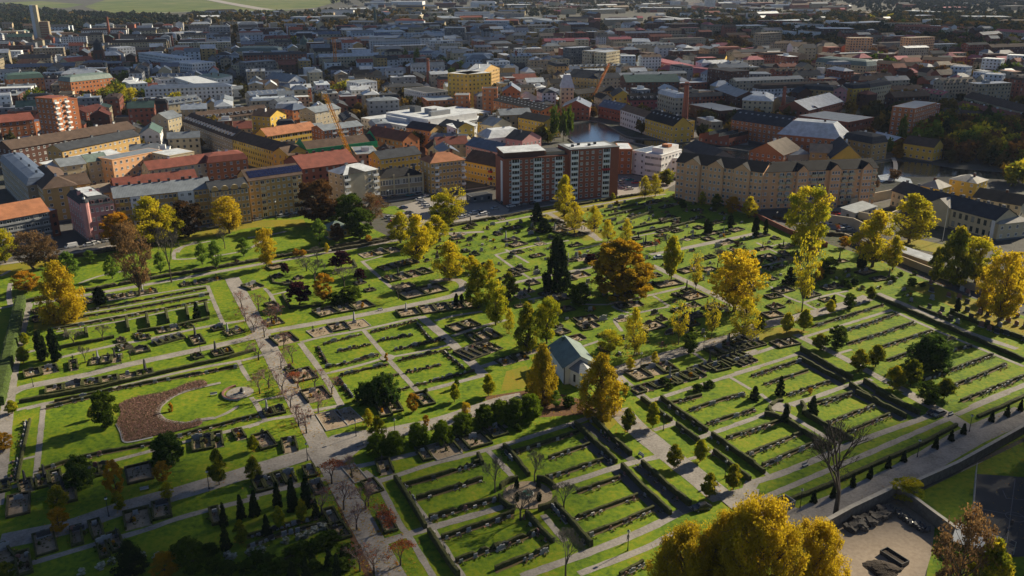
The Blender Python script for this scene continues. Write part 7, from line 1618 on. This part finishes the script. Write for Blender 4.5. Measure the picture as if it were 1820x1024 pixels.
# ------------------------------------------------------------------ cars
M_TYRE = mat('tyre_rubber', (.02, .02, .02), .9, .1); CARC = {'white':(.6,.6,.6), 'silver':(.32,.33,.34), 'grey':(.12,.125,.13), 'black':(.02,.02,.022), 'blue':(.03,.06,.15), 'red':(.35,.02,.02), 'teal':(.03,.22,.26), 'yellow':(.4,.38,.04)}
def car_mesh(van=False):
    b = MB(); m = M_WHITE; L = 4.4 if not van else 5.0
    sec = [(-L/2, .35, .75, .78), (-L/2+.15, .28, .88, .86), (-L/2+1.1, .25, .98, .88), (L/2-.9, .25, .95, .88), (L/2-.12, .28, .85, .84), (L/2, .38, .7, .75)]
    n = len(sec); 
    for i, (x, z0, z1, w) in enumerate(sec): b.v += [(x, -w, z0), (x, w, z0), (x, w, z1), (x, -w, z1)]
    b.mi(m)
    for i in range(n-1):
        for k in range(4): b.f.append((i*4+k, (i+1)*4+k, (i+1)*4+(k+1) % 4, i*4+(k+1) % 4)); b.m.append(0)
    b.f.append((0, 1, 2, 3)[::-1]); b.m.append(0); b.f.append(tuple((n-1)*4+k for k in (0, 1, 2, 3))); b.m.append(0)
    zt = 1.48 if not van else 2.0; x0, x1, x2, x3 = (-1.35, -.75, .95, 1.75) if not van else (-1.9, -1.2, 2.35, 2.45)
    b.face([(x1, -.62, zt), (x1, .62, zt), (x2, .62, zt), (x2, -.62, zt)][::-1], m)
    body = b.mesh('body')
    g = MB(); lo = [(x0, -.80, .93), (x3, -.80, .93), (x3, .80, .93), (x0, .80, .93)]; hi = [(x1, -.64, zt-.03), (x2, -.64, zt-.03), (x2, .64, zt-.03), (x1, .64, zt-.03)]
    for k in range(4): g.face([lo[k], lo[(k+1) % 4], hi[(k+1) % 4], hi[k]], M_GLASS if not (van and k in (0, 2)) else m)
    w = MB(); w.cyl(0, 0, 0, .2, .33, .33, 10, M_TYRE); w.cyl(0, 0, .2, .215, .18, .18, 8, M_GREYM)
    h = MB(); h.box(-.02, .02, -.18, .18, -.08, .08, M_LSTONE)
    return body, g.mesh('windscreen_band'), w.mesh('wheel'), h.mesh('headlight'), L
CARM = car_mesh(); VANM = car_mesh(True)
def car(x, y, an, c, where, van=False):
    body, gl, wh, hl, L = VANM if van else CARM; r = empty('parked_car' if not van else 'parked_van', (x, y, -.05), an)
    o = link('body', body, r); o.material_slots[0].link = 'OBJECT'; o.material_slots[0].material = mat('car_paint_'+c, CARC[c], .25, .03, spec=.6)
    link('windscreen_band', gl, r)
    for sx in (-1.35, 1.35):
        for sy in (-1, 1): q_ = link('wheel', wh, r, (sx, sy*.68, .33)); q_.rotation_euler = (-sy*pi/2, 0, 0)
    for sy in (-.58, .58): link('headlight', hl, r, (-L/2-.0, sy, .68))
    later(r, c+(' van' if van else ' car')+' parked', where, 'van' if van else 'car', 'cars parked '+where)
def road_dir(t):
    a, b_ = P('P', t); return atan2(b_[1]-a[1], b_[0]-a[0])
D1 = road_dir('200,430 560,362'); D2 = road_dir('780,392 1060,347')
def cars(t, an, where):
    for it in t.split(' '):
        c, x, y = it.split(',')[:3]; X, Y = at(float(x), float(y)); car(X, Y, an+(RNG.random()-.5)*.08+(pi if RNG.random() < .4 else 0), c, where, 'v' in it.split(',')[3:])
cars('white,127,440,v white,158,437 white,168,434 silver,185,430 white,192,429 white,322,413 silver,313,416 black,388,400 grey,396,400 white,430,394 red,443,393 silver,457,392 silver,377,405 grey,480,386 silver,500,386 silver,511,384 white,527,379 blue,470,382 black,490,380 grey,350,410 black,520,386', D1, 'along the park street')
cars('teal,728,348 grey,700,351 blue,680,354 grey,675,362 black,660,368 silver,744,346 white,755,350', road_dir('640,372 760,340'), 'in front of the school')
cars('white,746,356 silver,750,361 white,756,365 white,760,369 blue,717,371 grey,727,380 silver,735,384 silver,690,388 white,697,392 red,702,394 grey,712,386 white,820,388 grey,800,392 white,857,383 white,842,380 black,853,378 white,862,381 silver,828,386 blue,825,364 black,883,336 grey,866,330 silver,880,372 white,908,368 grey,930,366 black,948,363 silver,985,358 white,1080,345,v grey,1050,350 silver,905,350 black,895,362', D2, 'in the car park left of the brick slab')
cars('white,1112,319 teal,1119,321 red,1129,326 silver,1105,330 white,1112,334 white,1119,337 silver,1108,333 grey,1112,301 black,1125,305 white,1150,310 grey,1160,325 silver,1103,325', road_dir('1092,330 1200,320'), 'right of the brick slab')
cars('white,1470,376 red,1485,381 red,1492,385 yellow,1500,386 black,1507,388 silver,1468,396 white,1477,399 grey,1490,396 yellow,1493,401 white,1500,404 red,1463,389 white,1508,408 silver,1497,410 grey,1519,392 black,1530,396', road_dir('1462,376 1530,392')+1.2, 'in the car park by the manor')
cars('silver,1806,478 white,1812,488 grey,1800,470', road_dir('1840,480 1760,440'), 'at the right edge')
X, Y = at(*q('R3', 930, 190)); car(X, Y, radians(20), 'white', 'on the cemetery path by the oak')
for c, x, y, a in [('black', 1658, 735, 40), ('grey', 1668, 738, 30), ('black', 1247, 905, 20)]: X, Y = at(x, y); car(X, Y, radians(a), c, 'on the walks at the right')
# ------------------------------------------------------------------ lamp posts
lb = MB(); lb.cyl(0, 0, 0, 4.2, .09, .06, 8, M_DARK, False); lb.cyl(0, 0, 0, .4, .16, .14, 8, M_DARK); LPm = lb.mesh('pole')
lb = MB(); lb.cyl(0, 0, 4.2, 4.3, .1, .3, 10, M_DARK); lb.cyl(0, 0, 4.3, 4.62, .3, .26, 10, mat('lamp_glass', (.55, .56, .55), .3, .05)); lb.cyl(0, 0, 4.62, 4.78, .3, .05, 10, M_DARK); LHm = lb.mesh('lamp_head')
def lamp(x, y, where, s=1.0):
    X, Y = at(x, y); r = empty('street_lamp', (X, Y, 0), 0); link('pole', LPm, r, scale=(s, s, s)); link('lamp_head', LHm, r, scale=(s, s, s)); later(r, 'slim dark lamp post', where, 'lamp post', 'lamp posts')
for R, t, w in [('R7', '945,205 1290,475 745,880', 'on the chapel walk lawns'), ('R8', '322,640 980,355 1272,212', 'along the right road'), ('R6', '337,375 828,235 610,240', 'by the street crossing'), ('R5', '612,690 1175,535', 'on the lower left street'), ('R3', '828,810 1185,710', 'beyond the chapel'), ('R1', '190,920 690,790 1140,720 75,435', 'on the left paths'), ('R4', '1380,520', 'under the far right trees')]:
    for it in t.split(): lamp(*q(R, *map(float, it.split(','))), w)
for x, y, s in [(170, 425, 2.2), (207, 392, 2.0), (690, 367, 1.8), (1643, 422, 2.4), (1379, 398, 1.2), (491, 390, 1.9)]: lamp(x, y, 'along the town street', s)
# flag mast of the manor
X, Y = at(1675, 428); b = MB(); b.cyl(0, 0, 0, 17, .14, .07, 8, M_WHITE); b.cyl(0, 0, 17, 17.3, .16, .02, 8, M_WHITE); tag(b.obj('flag_pole', loc=(X, Y, 0)), 'tall white flag pole in front of the manor house', 'flag pole')
# ------------------------------------------------------------------ people
def person_mesh():
    V = [(0, 0, .92), (0, 0, 1.15), (0, 0, 1.38), (0, 0, 1.5), (0, -.02, 1.62), (0, -.02, 1.74), (.1, 0, .88), (.11, -.08, .5), (.12, .02, .08), (.12, -.14, .05), (-.1, 0, .88), (-.11, .1, .5), (-.12, .22, .1), (-.12, .08, .05), (.19, 0, 1.4), (.25, .05, 1.13), (.26, -.06, .88), (.26, -.08, .78), (-.19, 0, 1.4), (-.25, -.03, 1.13), (-.26, -.14, .9), (-.26, -.17, .8)]
    Ee = [(0, 1), (1, 2), (2, 3), (3, 4), (4, 5), (0, 6), (6, 7), (7, 8), (8, 9), (0, 10), (10, 11), (11, 12), (12, 13), (2, 14), (14, 15), (15, 16), (16, 17), (2, 18), (18, 19), (19, 20), (20, 21)]
    Rr = [.15, .145, .16, .065, .09, .085, .1, .075, .05, .045, .1, .075, .05, .045, .07, .055, .04, .03, .07, .055, .04, .03]
    me = bpy.data.meshes.new('body'); me.from_pydata(V, Ee, []); o = bpy.data.objects.new('body', me); COL.objects.link(o)
    sk = o.modifiers.new('s', 'SKIN'); me.skin_vertices[0] if len(me.skin_vertices) else None
    if not len(me.skin_vertices): 
        try: me.skin_vertices.new()
        except Exception: pass
    o.modifiers.new('u', 'SUBSURF').levels = 1
    lay = me.skin_vertices[0].data
    for i, r in enumerate(Rr): lay[i].radius = (r, r*.8 if i < 4 else r)
    lay[0].use_root = True
    dg = bpy.context.evaluated_depsgraph_get(); dg.update(); m2 = bpy.data.meshes.new_from_object(o.evaluated_get(dg)); bpy.data.objects.remove(o); m2.name = 'person'
    for p in m2.polygons: p.use_smooth = True
    return m2
try: PM = person_mesh()
except Exception as e: print('person', e); PM = None
def cloth(c1, c2):
    m, t, b = nodes('clothes'); tc = t.nodes.new('ShaderNodeTexCoord'); sx = t.nodes.new('ShaderNodeSeparateXYZ'); r = t.nodes.new('ShaderNodeValToRGB'); t.links.new(tc.outputs['Object'], sx.inputs[0]); mr = t.nodes.new('ShaderNodeMath'); mr.operation = 'MULTIPLY'; mr.inputs[1].default_value = .5
    t.links.new(sx.outputs[2], mr.inputs[0]); t.links.new(mr.outputs[0], r.inputs[0]); r.color_ramp.interpolation = 'CONSTANT'; e = r.color_ramp.elements
    e[0].position = 0; e[0].color = (.02, .02, .02, 1); e[1].position = .07; e[1].color = (*c2, 1)
    for p, c in ((.46, c1), (.745, (.45, .27, .18)), (.84, (.06, .035, .02))): x = e.new(p); x.color = (*c, 1)
    t.links.new(r.outputs[0], b.inputs['Base Color']); b.inputs['Roughness'].default_value = .85; return m
if PM:
    PM.materials.clear(); PM.materials.append(M_DARK)
    for x, y, c1, c2, l, a in [(547.5, 748, (.03, .03, .035), (.04, .04, .05), 'person in black jacket walking on the avenue, left one of the pair', 20), (552.5, 747.5, (.05, .05, .06), (.03, .03, .06), 'person in dark grey coat on the avenue, right one of the pair', 10),
                              (1034, 409, (.05, .05, .08), (.04, .04, .05), 'person in dark blue on the upper path, left one of the pair', 40), (1039, 409.5, (.15, .04, .04), (.05, .05, .06), 'person in dark red on the upper path, right one of the pair', 60), (388.5, 459, (.03, .03, .03), (.05, .05, .06), 'person in black on the curved park path', 90),
                              (1747, 931, (.03, .03, .04), (.02, .02, .02), 'dark dressed player nearest the middle of the court', 0), (1797, 937, (.04, .03, .03), (.02, .02, .03), 'dark dressed player at the right of the court', 150), (1731, 950, (.02, .02, .02), (.03, .03, .03), 'dark dressed player at the left of the court', 200), (1788, 951, (.06, .06, .07), (.02, .02, .02), 'grey dressed player lowest on the court', 80),
                              (1116, 963, (.1, .1, .1), (.04, .04, .05), 'person in grey on the lower path', 30)]:
        X, Y = at(x, y); o = link('person', PM, loc=(X, Y, .13 if x < 1700 else .13), rz=radians(a), scale=(1.02, 1.02, 1.02)); o.material_slots[0].link = 'OBJECT'; o.material_slots[0].material = cloth(c1, c2); tag(o, l, 'person')
# ------------------------------------------------------------------ benches, masonry pile, container
bb = MB(); bb.box(-.9, .9, -.25, .25, .4, .46, M_GREYM, bottom=True); BS = bb.mesh('seat'); bb = MB(); bb.box(-.9, .9, .2, .26, .5, .9, M_GREYM); BK = bb.mesh('backrest'); bb = MB(); bb.box(-.04, .04, -.22, .26, 0, .4, M_DARK); BL = bb.mesh('leg')
for x, y, a, w in [(640, 793, 30, 'beside the junction of the avenues'), (1139, 811, -60, 'at the end of the chapel walk hedge'), (1690, 738, 30, 'on the right walk'), (257, 872, 25, 'beside the lower left street'), (676, 552, 30, 'on the middle path'), (1431, 829, 30, 'on the near right walk'), (380, 703, 20, 'beside the memorial')]:
    X, Y = at(x, y); r = empty('park_bench', (X, Y, .0), radians(a)); link('seat', BS, r); link('backrest', BK, r); link('leg', BL, r, (-.75, 0, 0)); link('leg', BL, r, (.75, 0, 0)); later(r, 'grey park bench', w, 'bench', 'park benches')
M_RUB = mat('broken_stone', (.08, .072, .065), .9, .5, .8, bump=.6); M_SOIL = mat('dark_soil', (.035, .025, .018), .95, .5, .8, bump=.8)
def heap(name, R, pts, n, size, m, label, hh=.7):
    pl = P(R, pts); ax = [p[0] for p in pl]; ay = [p[1] for p in pl]; b = MB(); c = 0; cx, cy = sum(ax)/len(ax), sum(ay)/len(ay)
    while c < n:
        x = min(ax)+RNG.random()*(max(ax)-min(ax)); y = min(ay)+RNG.random()*(max(ay)-min(ay))
        if not inside(x, y, pl): continue
        c += 1; s = size*(.5+RNG.random()); a = RNG.random()*3; z = RNG.random()*hh; i0 = len(b.v); b.box(-s, s, -s*.6, s*.6, 0, s*.9, m)
        tl = RNG.random()*.5; b.v[i0:] = [(x-cx+vx*cos(a)-vy*sin(a), y-cy+vx*sin(a)+vy*cos(a), z+vz+vx*tl) for vx, vy, vz in b.v[i0:]]
    o = b.obj(name, loc=(cx, cy, .05)); tag(o, label, 'heap', kind='stuff')
heap('stone_pile', 'R8', '580,760 640,715 780,660 840,650 830,690 700,760 620,790', 150, .6, M_RUB, 'pile of broken grave stones along the yard wall')
heap('rubble_pile', 'R8', '860,660 960,720 1050,780 1020,790 930,740 870,700', 90, .34, M_DSTONE, 'dark rubble by the side wall of the yard')
def mound(name, R, x, y, rx, ry, h, m, label):
    X, Y = at(*q(R, x, y)); b = MB(); n, k = 20, 7; V = []
    for j in range(k+1):
        for i in range(n): t = j/k; a = 2*pi*i/n; w = 1+.18*sin(a*3+j)+.1*RNG.random(); V.append((rx*(1-t)*cos(a)*w, ry*(1-t)*sin(a)*w, h*(1-(1-t)**2)*(1+.12*RNG.random())-.1))
    b.v = V; b.mi(m)
    for j in range(k):
        for i in range(n): b.f.append((j*n+i, j*n+(i+1) % n, (j+1)*n+(i+1) % n, (j+1)*n+i)); b.m.append(0)
    tag(b.obj(name, loc=(X, Y, .05)), label, 'heap')
mound('soil_heap', 'R8', 790, 985, 3.6, 2.6, 1.1, M_SOIL, 'dark soil heap with yellow leaves in the sandy yard')
def container(R, x, y, a, w, d, h, m, nm, label):
    X, Y = at(*q(R, x, y)); b = MB(); t = .12
    b.box(-w/2, w/2, -d/2, -d/2+t, 0, h, m); b.box(-w/2, w/2, d/2-t, d/2, 0, h, m); b.box(-w/2, -w/2+t, -d/2+t, d/2-t, 0, h, m); b.box(w/2-t, w/2, -d/2+t, d/2-t, 0, h, m); b.box(-w/2+t, w/2-t, -d/2+t, d/2-t, 0, h*.6, M_SOIL)
    tag(b.obj(nm, loc=(X, Y, .06), rz=radians(a)), label, 'container')
container('R8', 850, 930, -60, 5.0, 2.2, .9, M_DARK, 'skip_container', 'open dark skip full of soil in the sandy yard')
container('R8', 460, 835, 30, 4.0, 4.0, 1.0, M_DSTONE, 'compost_bin', 'round dark compost bin at the yard wall corner')
container('R8', 222, 635, 30, 4.4, 3.0, 1.6, M_STONE, 'stone_enclosure', 'grey stone enclosure at the end of the road hedge')
M_TP = mat('tarpaulin', (.25, .27, .3), .5, .3, .5)
b = MB(); b.face([(-4, -3, 2.4), (4, -3, 2.2), (4, 3, 2.9), (-4, 3, 3.1)], M_TP); [b.box(x-.08, x+.08, y-.08, y+.08, 0, 2.3, M_DARK) for x in (-3.8, 3.8) for y in (-2.8, 2.8)]; b.box(-4, 4, 2.9, 3.0, 0, 2.8, wm('dgrey'))
X, Y = at(*q('R8', 1300, 880)); tag(b.obj('shelter', loc=(X, Y, .05), rz=radians(-35)), 'open shelter with pale grey roof beside the sports court', 'shelter')
# court fence
fp_ = P('R8', '1305,452 1290,640 1275,832 1478,882 1520,905'); r = empty('court_fence', (*fp_[0], 0)); n = 0
for a, c in zip(fp_, fp_[1:]):
    L = hypot(c[0]-a[0], c[1]-a[1]); an = atan2(c[1]-a[1], c[0]-a[0]); k = max(1, int(L/3))
    for i in range(k+1):
        b = MB(); b.cyl(0, 0, 0, 3.0, .06, .06, 6, M_GREYM); b.obj('post', r, loc=(a[0]+(c[0]-a[0])*i/k-fp_[0][0], a[1]+(c[1]-a[1])*i/k-fp_[0][1], 0))
    for z in (.1, 1.0, 2.0, 2.95): b = MB(); b.tube((0, 0, z), .035, (c[0]-a[0], c[1]-a[1], z), .035, 4, M_GREYM); b.obj('rail', r, loc=(a[0]-fp_[0][0], a[1]-fp_[0][1], 0))
tag(r, 'tall metal fence round the dark sports court', 'fence')
finish_labels()

print('objects', len(bpy.data.objects), 'tris', sum(len(o.data.loop_triangles) if False else len(o.data.polygons) for o in bpy.data.objects if o.type == 'MESH'))
